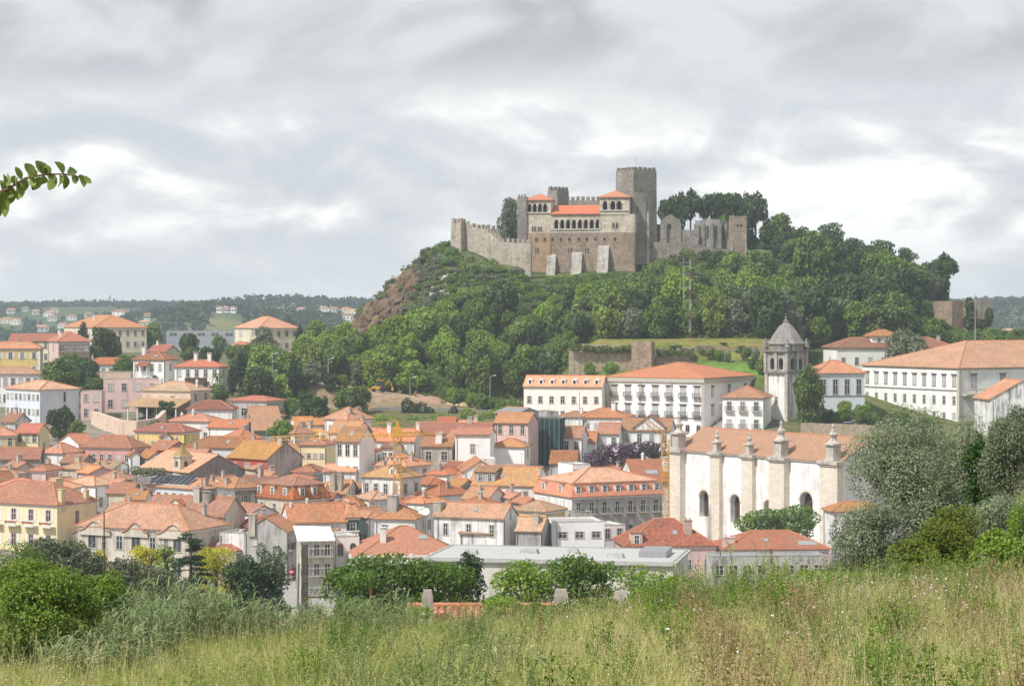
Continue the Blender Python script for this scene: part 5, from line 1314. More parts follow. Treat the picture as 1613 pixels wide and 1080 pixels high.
b = MB(); arcade(b, 0, Bc, -9, hc, ops, 1.3); b.obj('long_wall', WP, cr_, (0, Bc, 0), -math.pi/2)
zr2 = CR['zr']
b = MB(); b.add([(1.3, 0, -9), (Ac, 0, -9), (Ac, 0, hc), (Ac/2, 0, zr2), (0, 0, hc), (0, 0, -9)], [(0, 1, 2, 3, 4, 5)])
b.add([(0, Bc, -9), (Ac, Bc, -9), (Ac, Bc, hc), (Ac/2, Bc, zr2), (0, Bc, hc)], [(4, 3, 2, 1, 0)])
b.quad((Ac, 0, -9), (Ac, Bc, -9), (Ac, Bc, hc), (Ac, 0, hc)); b.obj('end_wall', WP, cr_)
for (c_, w_, s_, ap) in ops:
    y_ = Bc - c_
    g = MB(); g.quad((1.3, y_-w_/2-.1, s_-.1), (1.3, y_-w_/2-.1, ap+.1), (1.3, y_+w_/2+.1, ap+.1), (1.3, y_+w_/2+.1, s_-.1)); wo = g.obj('window', plain('cathedral_glass', (.10, .055, .04), .3), cr_)
    f = MB()
    for k in (-.25, 0, .25): f.box(1.22, 1.28, y_+w_*k-.05, y_+w_*k+.05, s_, ap-.3)
    for k in range(1, 5): f.box(1.2, 1.27, y_-w_/2, y_+w_/2, s_+(ap-s_)*k/5-.04, s_+(ap-s_)*k/5+.04)
    f.obj('glazing_bars', M_IRON, wo)
    m2 = MB(); n_ = 10; r0, r1 = w_/2+.05, w_/2+.45
    for i in range(n_):
        a0, a1 = math.pi*i/n_, math.pi*(i+1)/n_; zc_ = ap - w_/2
        m2.add([(-.1, y_+r0*math.cos(a0), zc_+r0*math.sin(a0)), (-.1, y_+r0*math.cos(a1), zc_+r0*math.sin(a1)), (-.1, y_+r1*math.cos(a1), zc_+r1*math.sin(a1)), (-.1, y_+r1*math.cos(a0), zc_+r1*math.sin(a0)),
                (0, y_+r1*math.cos(a0), zc_+r1*math.sin(a0)), (0, y_+r1*math.cos(a1), zc_+r1*math.sin(a1))], [(0,1,2,3), (3,2,5,4)])
    m2.obj('arch_surround', ST_CREAM, wo)
for fx in (.32, .62, .85):
    urn(CR['roof'], Ac*.5 + (2.6 if fx < .8 else -3), Bc*(1-fx) if True else 0, CR['zr']-2.4, .5)
# the cathedral's own lower chapel roof towards the big tree
house('small tile roofed annex against the cathedral corner', 1296, 1312, 1400, 806, 5, 8, 'hip', 'white', 'ochre', .45, None, (2, 1), B=6, ch=[], d=M(345), base=9)

# ------------------------------------------------------------------ convent
house('cream convent wing with a row of seven roof dormers', 825, 948, 957, 608, 9, 78, 'gL', plaster((.88, .86, .79), .12), 'salmon', .55, (7, 2, dict(w=.9, wh=1.5, zs=[1.6, 5.0])), None, ch=[], cat='building', name='convent_wing', d=M(488))
hi = dict(root=bpy.context.scene.objects[-1]) if False else None
cw = [o for o in bpy.data.objects if o.name.startswith('convent_wing')][0]
BW = [h_ for h_ in HOUSES if h_[0].startswith('cream convent wing')][0][3]
for k in range(7):
    b = MB(); b.add([(.7, -.7, 9.3), (.7, .7, 9.3), (.7, .45, 10.5), (.7, -.45, 10.5), (3.4, -.7, 10.6), (3.4, .7, 10.6)], [(0,3,2,1), (3,4,5,2), (0,4,3), (1,2,5)])
    dn = b.obj('dormer', wallmat('white'), cw, (0, BW*(k+.5)/7, 0))
    g = MB(); g.quad((.68, -.3, 9.45), (.68, -.3, 10.3), (.68, .3, 10.3), (.68, .3, 9.45)); g.obj('pane', M_GLASS, dn)
    f = MB(); f.box(.62, .70, -.42, -.3, 9.4, 10.4); f.box(.62, .70, .3, .42, 9.4, 10.4); f.box(.62, .70, -.3, .3, 10.3, 10.4); f.obj('window', M_WHITE, dn)
hi = house('great white convent with two rows of corniced balcony windows', 957, 1109, 1186, 596, 14.5, 60, 'hip', plaster((.86, .86, .84), .14), 'new', .25, (7, 2, 'cornbal', dict(w=1.05, wh=2.1, zs=[5.9, 10.2], pane='c')), (3, 2, 'cornice', dict(w=1.0, wh=2.0, zs=[5.9, 10.2], pane='c')), ch=[], cat='convent', name='convent', d=M(478), sur='dark')
hr = hi['root']
grid(hr, 'L', hi['B'], 14.5, 9, 1, 'arch', .9, 1.6, 'stone', 'g', zs=[2.2])
b = MB(); b.box(-.35, -.11, -.2, hi['B']+.2, 13.5, 14.4); b.box(-.11, hi['A']+.3, -.35, -.11, 13.5, 14.4); b.obj('parapet_band', M_STONE, hr)
for k in range(4): MB().box(-.12, -.001, hi['B']*(k/3.0)*.96+.1, hi['B']*(k/3.0)*.96+.7, -3, 13.49).obj('pilaster', M_STONE, hr)
MB().box(-.09, -.001, 0, hi['B'], 5.2, 5.45).obj('string_course', M_STONED, hr)
hi = house('white convent side wing with orange roof beside the bell tower', 1138, 1202, 1215, 627, 8, 74, 'hip', 'bright', 'orange', .5, (3, 2, 'balcony', dict(w=1.0, wh=1.9)), None, ch=[], cat='building', name='convent_side_wing', d=M(468), base=9)
# bell tower
DT = M(480)
rt = tag(empty('convent_bell_tower', P(1240, 668, DT), R(42)), 'baroque stone bell tower with onion shaped cap and iron cross', 'bell tower')
def tz(row): return rowz(row, DT) - rowz(668, DT)
a_ = 6.1
b = MB(); b.box(0, a_, 0, a_, -4, tz(588)); b.obj('shaft', plaster((.80, .79, .76), .6), rt)
for (xa, ya) in ((0, 0), (a_, 0), (0, a_)): MB().box(xa-.42, xa+.42, ya-.42, ya+.42, -4, tz(588)-.01).obj('corner_pilaster', ST_URN, rt)
b = MB(); b.box(-.6, a_+.6, -.6, a_+.6, tz(588), tz(584.5)); b.obj('cornice', stone('tower_dark', (.22, .21, .20), (.33, .31, .28), stain=.6), rt)
TD = stone('tower_dark', (.22, .21, .20), (.33, .31, .28), stain=.6)
TB = stone('belfry', (.36, .34, .31), (.55, .52, .47), stain=.75, block=(1, .5))
b = MB(); arcade(b, -.2, a_+.2, tz(584.5), tz(554), [(1.75, 1.35, tz(582), tz(564)), (4.35, 1.35, tz(582), tz(564))], .7)
bf = b.obj('belfry_face', TB, rt, (0, -.2, 0), 0)
b = MB(); arcade(b, -.2, a_+.2, tz(584.5), tz(554), [(1.75, 1.35, tz(582), tz(564)), (4.35, 1.35, tz(582), tz(564))], .7)
b.obj('belfry_face', TB, rt, (-.2, a_, 0), -math.pi/2)
b = MB(); b.box(1.0, a_+.2, 1.0, a_+.2, tz(584.4), tz(554.1)); b.obj('belfry_shade_block', plain('shadowed_stone', (.10, .10, .095), .95), rt)  # added dark block: shade inside the belfry put into its colour
for (xa, ya) in ((-.2, -.2), (a_+.2, -.2), (-.2, a_+.2), (a_/2, -.2), (-.2, a_/2)): MB().box(xa-.4, xa+.4, ya-.4, ya+.4, tz(584.4), tz(554)).obj('belfry_pilaster', TB, rt)
b = MB(); b.box(-.9, a_+.9, -.9, a_+.9, tz(554), tz(551.5)); b.obj('upper_cornice', TD, rt)
m_ = a_/2
b = MB(); b.lathe([(4.2, tz(551.5)), (4.2, tz(543)), (4.5, tz(542.5)), (4.5, tz(541)), (3.9, tz(536)), (3.4, tz(530)), (2.6, tz(522)), (1.7, tz(514)), (.9, tz(510)), (.5, tz(507))], m_, m_, 8, math.pi/8); b.obj('cap', TD, rt)
b = MB(); b.lathe([(.5, tz(507)), (.7, tz(505.5)), (.2, tz(503)), (.35, tz(500.5)), (.08, tz(498)), (.06, tz(492))], m_, m_, 8); b.box(m_-.5, m_+.5, m_-.05, m_+.05, tz(495.5), tz(494.5)); b.obj('finial', TD, rt)
for (xa, ya) in ((-.3, -.3), (a_+.3, -.3), (-.3, a_+.3), (a_+.3, a_+.3)):
    MB().lathe([(.6, tz(551.4)), (.6, tz(547)), (.75, tz(546.5)), (.45, tz(543)), (.5, tz(541)), (.2, tz(537)), (.3, tz(535.5)), (.03, tz(532))], xa, ya, 8).obj('corner_pinnacle', TD, rt)
window(rt, 'L', a_*.55, tz(635), .8, 1.4, 'plain', 'stone', 'g'); window(rt, 'R', a_*.5, tz(612), .8, 1.6, 'plain', 'stone', 'g')
hi = house('grey white convent range with tall dark windows and hipped roof', 1262, 1288, 1362, 588, 8, 12, 'hip', 'blue', 'orange', .52, None, (4, 1, 'plain', dict(w=1.2, wh=3.4, zs=[3.2], pane='g')), B=10, ch=[], cat='building', name='convent_range', d=M(486), base=9)
MB().box(-.06, hi['A'], -.09, -.002, 2.6, 2.85).obj('string_course', M_STONED, hi['root'])
hi = house('long white convent block with ten corniced windows and orange roof', 1359, 1511, 1900, 580, 12.5, 30, 'hip', plaster((.84, .84, .82), .22), 'orange', .33, (10, 1, 'cornice', dict(w=1.0, wh=2.3, zs=[8.3], pane='c')), (8, 1, 'cornice', dict(w=1.4, wh=2.6, zs=[8.1], pane='c')), ch=[], cat='convent', name='convent_block'  , base=9, sur='dark')
grid(hi['root'], 'L', hi['B'], 12.5, 10, 1, 'plain', .95, 1.8, 'stone', None, zs=[4.2]); grid(hi['root'], 'L', hi['B'], 12.5, 10, 1, 'plain', .9, 1.2, 'stone', None, zs=[1.0])
MB().box(-.10, -.002, 0, hi['B'], 7.2, 7.5).obj('string_course', M_STONED, hi['root'])
MB().box(-.15, .7, -.15, .7, -3, 12.0).obj('corner_pilaster', M_STONE, hi['root'])
b = MB(); b.box(.8, hi['A'], -1.6, -.05, 6.2, 6.6); b.box(.8, hi['A'], -1.6, -1.35, 7.5, 7.7)
for k in range(24): b.box(.9+k*hi['A']/24, 1.05+k*hi['A']/24, -1.55, -1.4, 6.6, 7.5)
b.obj('balcony', M_STONE, hi['root'])
house('weathered white gabled house beside the long convent block', 1556, 1560, 1660, 628, 9, 6, 'gL', 'white!', 'orange', .55, None, (4, 1, dict(w=1.0, wh=1.7, zs=[4.6])), B=12, base=9, ch=[])
hi = house('white villa with brown tiled roofs and little attic tower behind the convent', 1296, 1318, 1506, 548, 6, 10, 'hip', 'bright', 'brown', .42, (1, 1), (9, 1, dict(w=.9)), B=11, d=M(545), ch=[(.9, .4, .8, 1.2, 'lid')], cat='villa', name='villa')
b = MB(); b.box(hi['A']*.32, hi['A']*.54, 2.5, 8, 6.1, 8.9); tw = b.obj('attic', wallmat('bright'), hi['root'])
b = MB(); x0_, x1_ = hi['A']*.32-.5, hi['A']*.54+.5; xm = (x0_+x1_)/2
b.add([(x0_, 2, 8.9), (x1_, 2, 8.9), (x1_, 8.5, 8.9), (x0_, 8.5, 8.9), (x0_, 2, 9.05), (x1_, 2, 9.05), (x1_, 8.5, 9.05), (x0_, 8.5, 9.05), (xm-1, 5.2, 10.7), (xm+1, 5.2, 10.7)], [(3,2,1,0),(0,1,5,4),(1,2,6,5),(2,3,7,6),(3,0,4,7),(4,5,9,8),(5,6,9),(6,7,8,9),(7,4,8)]); b.obj('attic_roof', roofmat('old'), hi['root'])
fm, pm = win_mesh(.8, 1.3, 'plain', 'stone'); o = link('window', fm, tw, (xm-1.6, 2.5, 7.0)); link('pane', pm['g'], tw, (xm-1.6, 2.5, 7.0))
# little church tower in the old town
rt = tag(empty('church_bell_tower', P(284, 752, M(392)), R(40)), 'small white bell tower with golden tiled spire among the old roofs', 'bell tower')
def tz(row): return rowz(row, M(392)) - rowz(752, M(392))
a_ = 2.75; k_ = 392/F
b = MB()
b.box(0, a_, 0, a_, -4, tz(737)); b.obj('shaft', wallmat('beige'), rt)
for (loc, rz) in (((0, 0, 0), 0), ((0, a_, 0), -math.pi/2)):
    b = MB(); arcade(b, 0, a_, tz(737), tz(720), [(a_/2, .85, tz(735.5), tz(726))], .5); b.obj('belfry_face', wallmat('beige'), rt, loc, rz)
MB().box(.55, a_, .55, a_, tz(737), tz(720.1)).obj('belfry_shade_block', M_DARK, rt)  # added dark block standing in for the shade behind the arches
b = MB(); b.box(-.25, a_+.25, -.25, a_+.25, tz(720), tz(718)); b.obj('cornice', M_STONE, rt)
b = MB(); b.lathe([(2.15, tz(718)), (1.5, tz(714)), (.9, tz(709)), (.35, tz(703)), (.05, tz(700))], a_/2, a_/2, 4, math.pi/4); b.obj('spire', tiles('golden', (.46, .30, .10), (.30, .20, .08), .5, (.18, .19, .09)), rt)
# far water tower
b = MB(); dd = 2900; k_ = dd/F; b.lathe([(3.6*k_*.7, 0), (3.2*k_*.6, 14*k_), (3.4*k_*.75, 16*k_), (3.4*k_*.75, 21*k_), (1, 22*k_)], 0, 0, 12)
tag(b.obj('water_tower', plain('pale_concrete', (.6, .6, .58)), None, (px2(172, dd), dd, rowz(486, dd))), 'pale concrete water tower on the far horizon', 'tower')
# ------------------------------------------------------------------ cranes, masts, posts
M_YEL = plain('crane_yellow', (.62, .34, .04), .5, var=.1)
def lattice(mb, p, q, w, seg, rc=.11, rd=.065):
    p = Vector(p); q = Vector(q); d = (q-p); n = max(2, int(d.length/seg)); d.normalize()
    u = d.cross(Vector((0, 0, 1)));
    if u.length < .1: u = Vector((1, 0, 0))
    u.normalize(); v = d.cross(u)
    cs = [u*w+v*w, -u*w+v*w, -u*w-v*w, u*w-v*w]
    for c in cs: mb.beam(p+c, q+c, rc)
    for i in range(n):
        a = p + (q-p)*(i/n); b = p + (q-p)*((i+1)/n)
        for k in range(4):
            c0, c1 = cs[k], cs[(k+1) % 4]
            mb.beam(a+(c0 if i % 2 else c1), b+(c1 if i % 2 else c0), rd); mb.beam(a+c0, a+c1, rd)
def crane(label, px, row_top, row_base, d, jib_pts, counter=None):
    d = M(d); top = P(px, row_top, d); bz = min(rowz(row_base, d), 0)
    root = tag(empty('tower_crane', (top.x, d, g1(top.x, d))), label, 'crane')
    H = top.z - root.location.z
    b = MB(); lattice(b, (0, 0, -1), (0, 0, H), .72, 1.3); b.obj('mast', M_YEL, root)
    MB().frus(0, 0, -1.5, .6, 2.0, 2.0, 1.6, 1.6).obj('base_block', M_CONC, root)
    b = MB()
    for k, (a, c) in enumerate(zip(jib_pts[:-1], jib_pts[1:])):
        pa, pc = P(a[0], a[1], M(a[2])) - root.location, P(c[0], c[1], M(c[2])) - root.location
        lattice(b, pa, pc, .42, 1.3, .06, .035)
    b.obj('jib', M_YEL, root)
    if counter:
        pa, pc = [P(q[0], q[1], M(q[2])) - root.location for q in counter]
        b = MB(); lattice(b, pa, pc, .42, 1.3, .06, .035); b.obj('counter_jib', M_YEL, root)
        MB().box(pc.x-1.2, pc.x+1.2, pc.y-.6, pc.y+.6, pc.z-1.2, pc.z+.3).obj('counterweight', M_CONC, root)
        tp = P(px, row_top-22, d) - root.location
        b = MB(); b.beam((-.5, 0, H), tp, .3, .12); b.beam((.5, 0, H), tp, .3, .12)
        b.beam(tp, pa + (P(jib_pts[-1][0], jib_pts[-1][1], M(jib_pts[-1][2])) - root.location - pa)*.55, .05); b.beam(tp, pc, .05)
        b.obj('tower_head', M_YEL, root)
        MB().box(-.9, .9, -1.6, -.6, H-.4, H+1.5).obj('cab', M_YEL, root)
    return root
crane('yellow tower crane with long level jib over the central rooftops', 626, 684, 790, 372, [(626, 684.5, 372), (694, 682, 400)], ((626, 685, 372), (430, 690, 415)))
crane('yellow folding crane with bent jib beside the cathedral', 1048, 692, 830, 385, [(1048, 692, 385), (1041, 681, 385), (1017, 662, 384)])
# red and white radio mast
mz = P(1087, 392, M(545)); gz_ = g1(mz.x, M(545))
root = tag(empty('radio_mast', (mz.x, M(545), gz_)), 'slender red and white radio mast with cross arms behind the convent', 'mast')
H = mz.z - gz_; n_ = 9
M_RED = plain('mast_red', (.26, .10, .08), .6); M_MW = plain('mast_white', (.45, .44, .42), .6) 
for k in range(n_):
    b = MB(); lattice(b, (0, 0, H*k/n_), (0, 0, H*(k+1)/n_), .20, .8, .04, .025); b.obj('mast_section', M_RED if k % 2 == 0 else M_MW, root)
for zz, l_ in ((.82, 2.2), (.7, 1.6), (.45, 1.5), (.3, 1.0)):
    b = MB(); b.beam((-l_, 0, H*zz), (l_, 0, H*zz), .04)
    for s_ in (-1, 1): b.beam((l_*s_, 0, H*zz-1.1), (l_*s_, 0, H*zz+1.1), .03)
    b.obj('cross_arm', M_METAL, root)
for (px_, rt_, d_, lab) in ((1077, 405, 560, 'thin grey aerial pole with crossbar beside the radio mast'), (1536, 462, 505, 'tall lattice aerial pole with three crossbars by the gate towers')):
    d_ = M(d_)
    z0 = g1(px2(px_, d_), d_); h_ = rowz(rt_, d_) - z0
    root = tag(empty('aerial_pole', (px2(px_, d_), d_, z0)), lab, 'mast')
    b = MB(); b.beam((0, 0, -1), (0, 0, h_), .16, .07, 6); b.obj('pole', M_CONC, root)
    for k in (.93, .78, .6): MB().beam((-1.6, 0, h_*k), (1.6, 0, h_*k), .06).obj('crossbar', M_METAL, root)
lamps = [(429, 558, 545, 'street lamp in front of the cypress trees'), (517, 566, 552, 'street lamp on the bend above the works road'), (901, 482, 572, 'lamp post at the corner of the meadow'), (772, 593, 546, 'lamp post beside the works road spoil heap'), (646, 595, 546, 'dark pole standing on the works road'), (913, 616, 474, 'pole in front of the cream convent wing'), (1130, 636, 462, 'street lamp at the convent corner')]
for (px_, rt_, d_, lab) in lamps:
    d_ = M(d_)
    z0 = g1(px2(px_, d_), d_); h_ = rowz(rt_, d_) - z0
    root = tag(empty('street_lamp', (px2(px_, d_), d_, z0)), lab, 'lamp post')
    MB().beam((0, 0, -.5), (0, 0, h_), .14, .08, 6).obj('pole', M_METAL, root)
    b = MB(); b.beam((0, 0, h_), (1.0, 0, h_+.3), .05); b.box(.7, 1.5, -.15, .15, h_+.25, h_+.4); b.obj('lamp_head', M_WHITE, root)
# posts near the meadow
d_ = 92; z0 = g1(px2(480, d_), d_); h_ = rowz(857, d_) - z0
root = tag(empty('utility_pole', (px2(480, d_), d_, z0)), 'thick weathered concrete pole rising from the reeds', 'pole')
b = MB(); b.frus(0, 0, -1, h_, .17, .15, .115, .10); b.obj('pole', stone('pole', (.10, .09, .08), (.19, .17, .15), stain=.6, block=(3, .35)), root)
b = MB(); b.beam((-.28, -.02, h_-2.6), (-.24, 0, h_-.75), .05); b.obj('pipe', M_METAL, root)
d_ = 96; z0 = g1(px2(164, d_), d_); h_ = rowz(805, d_) - z0
root = tag(empty('aerial_pole', (px2(164, d_), d_, z0)), 'thin rusty pole with wire aerial above the olive bushes', 'mast')
MB().beam((0, 0, -1), (0, 0, h_), .06, .025, 6).obj('pole', plain('rust', (.16, .08, .05), .9), root)
b = MB(); b.beam((-1.6, 0, h_-2.1), (-.4, 0, h_-1.3), .015); b.beam((-.8, 0, h_-1.65), (0, 0, h_-1.6), .015); b.beam((-.6, 0, h_-2.7), (1.1, 0, h_-2.7), .015); b.obj('aerial', M_METAL, root)
d_ = 58; z0 = g1(px2(869, d_), d_); h_ = rowz(893, d_) - z0
tag(MB().beam((0, 0, -.3), (0, 0, h_), .015, .012, 6).obj('iron_stake', M_IRON, None, (px2(869, d_), d_, z0)), 'thin dark iron stake standing in the meadow edge', 'stake')
# street with signs
def sheet(name, pts, mat, lift, label, cat, div=8):
    b = MB(); (p0, p1, p2, p3) = [Vector(p) for p in pts]
    W = {}
    for i in range(div+1):
        for j in range(div+1):
            a = p0.lerp(p1, i/div); c = p3.lerp(p2, i/div); q = a.lerp(c, j/div)
            W[i, j] = (q.x, q.y, g1(q.x, q.y) + lift)
    for i in range(div):
        for j in range(div):
            b.quad(W[i, j], W[i+1, j], W[i+1, j+1], W[i, j+1])
    return tag(b.obj(name, mat), label, cat, kind='structure')
sheet('street', [(px2(380, 362), 362), (px2(600, 362), 362), (px2(560, 420), 420), (px2(482, 420), 420)], plain('pale_asphalt', (.36, .35, .33), .9, var=.3), .35, 'pale paved street running between the houses', 'street')
sheet('pavement', [(px2(380, 338), 338), (px2(620, 338), 338), (px2(600, 361), 361), (px2(380, 361), 361)], plain('pavement', (.50, .45, .38), .9, var=.3), .42, 'beige pavement at the near end of the street', 'pavement')
for (px_, row, d_, lab) in ((518, 898, 312, 'red no entry sign with white bar on the pale house corner'), (459, 900, 300, 'small red road sign beside the curved parapet')):
    d_ = M(d_)
    p = P(px_, row, d_); z0 = g1(p.x, d_)
    root = tag(empty('road_sign', (p.x, d_, z0)), lab, 'road sign')
    MB().beam((0, .1, 0), (0, .1, p.z - z0 + .3), .04).obj('post', M_METAL, root)
    b = MB(); b.lathe([(.42, 0), (.42, .05)], 0, 0, 20); o = b.obj('disc', plain('sign_red', (.55, .03, .04), .5), root, (0, .05, p.z - z0)); o.rotation_euler = (R(90), 0, 0)
    MB().box(-.28, .28, -.03, -.005, p.z-z0-.08, p.z-z0+.08).obj('white_bar', M_WHITE, root)
# works road: digger, spoil heaps, worker
dz = M(542); p = P(596, 604, dz); z0 = g1(p.x, dz)
root = tag(empty('digger', (p.x, dz, z0), R(8)), 'orange yellow backhoe loader parked on the works road', 'digger')
MB().box(-1.6, 1.4, -.8, .8, .7, 1.5).obj('body', M_YEL, root); MB().box(-.5, 1.0, -.7, .7, 1.5, 2.9).obj('cab', M_GLASS, root); MB().box(-.6, 1.1, -.78, .78, 2.9, 3.05).obj('cab_roof', M_YEL, root)
for (x_, r_) in ((-1.2, .5), (1.0, .75)):
    for y_ in (-.95, .75):
        o = MB().lathe([(r_*.55, 0), (r_, .02), (r_, .3), (r_*.55, .32)], 0, 0, 16).obj('wheel', plain('rubber', (.02, .02, .02)), root, (x_, y_+.3, r_)); o.rotation_euler = (R(90), 0, 0)
b = MB(); b.beam((1.4, 0, 1.2), (2.6, 0, 3.0), .16); b.beam((2.6, 0, 3.0), (3.6, 0, 1.2), .13); b.obj('boom', M_YEL, root)
MB().add([(3.4, -.4, 1.3), (3.9, -.4, 1.0), (3.7, -.4, .3), (3.2, -.4, .5), (3.4, .4, 1.3), (3.9, .4, 1.0), (3.7, .4, .3), (3.2, .4, .5)], [(0,1,2,3),(7,6,5,4),(0,4,5,1),(1,5,6,2),(2,6,7,3)]).obj('bucket', M_YEL, root)
MB().box(-3.0, -2.3, -1.1, 1.1, .2, 1.0).obj('loader_shovel', M_YEL, root); MB().beam((-1.5, 0, 1.0), (-2.5, 0, .7), .14).obj('loader_arm', M_YEL, root)
for (px_, d_, w_, h_, col, lab) in ((718, 541, 3.4, 1.5, (.62, .46, .28), 'pale sand heap on the works road'), (678, 541, 4.0, 1.2, (.40, .24, .17), 'reddish rubble heap on the works road'), (660, 543, 2.6, 1.0, (.45, .30, .22), 'small broken brick heap on the works road')):
    d_ = M(d_)
    x_ = px2(px_, d_); b = MB(); n_ = 14
    b.lathe([(w_, -.4), (w_*.8, h_*.25), (w_*.5, h_*.62), (w_*.22, h_*.92), (.05, h_)], 0, 0, n_)
    b.v = [(x+random.uniform(-.25, .25), y+random.uniform(-.2, .2), z+random.uniform(-.1, .1)) for x, y, z in b.v]
    tag(b.obj('spoil_heap', plain('spoil_%d' % px_, col, .95, var=.35), None, (x_, d_, g1(x_, d_))), lab, 'heap')
def worker(px_, d_, label):
    d_ = M(d_); x_ = px2(px_, d_)
    root = tag(empty('person', (x_, d_, g1(x_, d_) + .02)), label, 'person')
    J = dict(pel=(0, 0, .95), chest=(0, 0, 1.35), neck=(0, 0, 1.5), head=(0, -.02, 1.68), ls=(-.2, 0, 1.42), rs=(.2, 0, 1.42), le=(-.3, -.05, 1.15), re=(.32, -.1, 1.18), lh=(-.28, -.25, .95), rh=(.25, -.35, 1.1),
             lhip=(-.1, 0, .9), rhip=(.1, 0, .9), lk=(-.12, -.05, .5), rk=(.14, -.02, .5), la=(-.13, 0, .08), ra=(.18, .05, .08), lt=(-.13, -.18, .04), rt=(.19, -.13, .04))
    E = [('pel', 'chest'), ('chest', 'neck'), ('neck', 'head'), ('chest', 'ls'), ('chest', 'rs'), ('ls', 'le'), ('le', 'lh'), ('rs', 're'), ('re', 'rh'), ('pel', 'lhip'), ('pel', 'rhip'), ('lhip', 'lk'), ('lk', 'la'), ('la', 'lt'), ('rhip', 'rk'), ('rk', 'ra'), ('ra', 'rt')]
    rad = dict(pel=.15, chest=.17, neck=.06, head=.11, ls=.075, rs=.075, le=.05, re=.05, lh=.045, rh=.045, lhip=.1, rhip=.1, lk=.07, rk=.07, la=.05, ra=.05, lt=.045, rt=.045)
    ks = list(J)
    me = bpy.data.meshes.new('body'); me.from_pydata([J[k] for k in ks], [(ks.index(a), ks.index(b)) for a, b in E], [])
    me.materials.append(plain('work_trousers', (.05, .06, .10)))
    o = link('body', me, root)
    m = o.modifiers.new('skin', 'SKIN'); o.modifiers.new('sub', 'SUBSURF').render_levels = 1
    for i, k in enumerate(ks):
        me.skin_vertices[0].data[i].radius = (rad[k], rad[k]); me.skin_vertices[0].data[i].use_root = (k == 'pel')
    MB().lathe([(.17, .92), (.20, 1.0), (.21, 1.3), (.19, 1.44), (.08, 1.5)], 0, 0, 12).obj('jacket', plain('high_visibility_orange', (.85, .16, .02)), root)
    MB().lathe([(.125, 1.68), (.12, 1.76), (.07, 1.83), (.01, 1.85)], 0, -.02, 12).obj('helmet', M_WHITE, root)
worker(804, 521, 'person in bright orange work jacket standing by the convent wing')
worker(655, 541, 'person in orange jacket walking on the works road')
# parked cars by the convent
def car(px_, d_, rz, label):
    d_ = M(d_); x_ = px2(px_, d_)
    root = tag(empty('parked_car', (x_, d_, g1(x_, d_) + .15), rz), label, 'car', None)
    mw = plain('white_car_paint', (.78, .79, .80), .25, spec=.6)
    b = MB(); pf = [(-2.1, .3), (2.1, .3), (2.1, .75), (1.2, .9), (-1.9, .95), (-2.1, .8)]
    n = len(pf); b.add([(x, -.85, z) for x, z in pf] + [(x, .85, z) for x, z in pf], [tuple(range(n)), tuple(range(2*n-1, n-1, -1))] + [(i+n, (i+1) % n+n, (i+1) % n, i) for i in range(n)]); b.obj('body', mw, root)
    b = MB(); b.add([(-1.8, -.75, .95), (1.1, -.75, .9), (.4, -.62, 1.45), (-1.4, -.62, 1.45), (-1.8, .75, .95), (1.1, .75, .9), (.4, .62, 1.45), (-1.4, .62, 1.45)], [(0,1,2,3),(7,6,5,4),(1,5,6,2),(4,0,3,7)]); b.obj('windows', M_GLASS, root)
    b = MB(); b.box(-1.42, .42, -.63, .63, 1.451, 1.49); b.obj('car_roof', mw, root)
    for x in (-1.3, 1.3):
        for y in (-.9, .72):
            o = MB().lathe([(.18, 0), (.32, .02), (.32, .18), (.18, .2)], 0, 0, 14).obj('wheel', plain('rubber', (.02, .02, .02)), root, (x, y+.2, .3)); o.rotation_euler = (R(90), 0, 0)
    for y in (-.6, .6): MB().box(2.1, 2.13, y-.15, y+.15, .6, .74).obj('headlight', M_METAL, root)
car(1338, 468, .2, 'white hatchback parked before the tall windowed range, beside the bush')
car(1351, 470, .5, 'white car parked against the long convent block')
car(1304, 466, .1, 'white car half hidden by the round tree')
# house with chimneys and visible tiles just below the meadow
d_ = 82; zr_ = rowz(953, d_); x0_, x1_ = px2(640, d_), px2(1010, d_)
root = tag(empty('garden_house', (x0_, d_, zr_-3.5)), 'low tiled outhouse with tapered concrete chimneys just below the meadow', 'house')
MB().box(0, x1_-x0_, -2.2, 2.6, -1.5, 2.3).obj('wall', wallmat('grey'), root)
b = MB(); L_ = x1_-x0_
b.add([(-.3, -2.6, 2.3), (L_+.3, -2.6, 2.3), (L_+.3, .2, 3.42), (-.3, .2, 3.42), (L_+.3, 3.0, 2.3), (-.3, 3.0, 2.3)], [(0,1,2,3), (3,2,4,5)]); ro = b.obj('roof', M_RIDGE, root)
tb = MB(); n_ = 6
for i in range(n_):
    a0, a1 = math.pi*i/n_, math.pi*(i+1)/n_
    tb.quad((-.115*math.cos(a0), -.24, .085*math.sin(a0)), (-.115*math.cos(a1), -.24, .085*math.sin(a1)), (-.095*math.cos(a1), .24, .07*math.sin(a1)), (-.095*math.cos(a0), .24, .07*math.sin(a0)))
m_t1 = tiles('near', (.55, .21, .12), (.40, .13, .08), .35)
tm = tb.mesh('tile', m_t1)
sl = math.atan2(1.12, 2.8)
cols = int(3.6/.25)
for i in range(cols):
    for j in range(5):
        yy = -.05 - j*.38; o = link('tile', tm, ro, (px2(686, d_)-x0_ + i*.25, yy, 3.40 + (yy-.2)*.4 + .03 + (.02 if j % 2 else 0)))
        o.rotation_euler = (sl, random.uniform(-.03, .03), random.uniform(-.04, .04))
b = MB()
for k in range(int(L_/.45)): b.beam((k*.45, .2, 3.46), (k*.45+.47, .2, 3.48), .12, .11, 8)
b.obj('ridge_cap', M_RIDGE, ro)
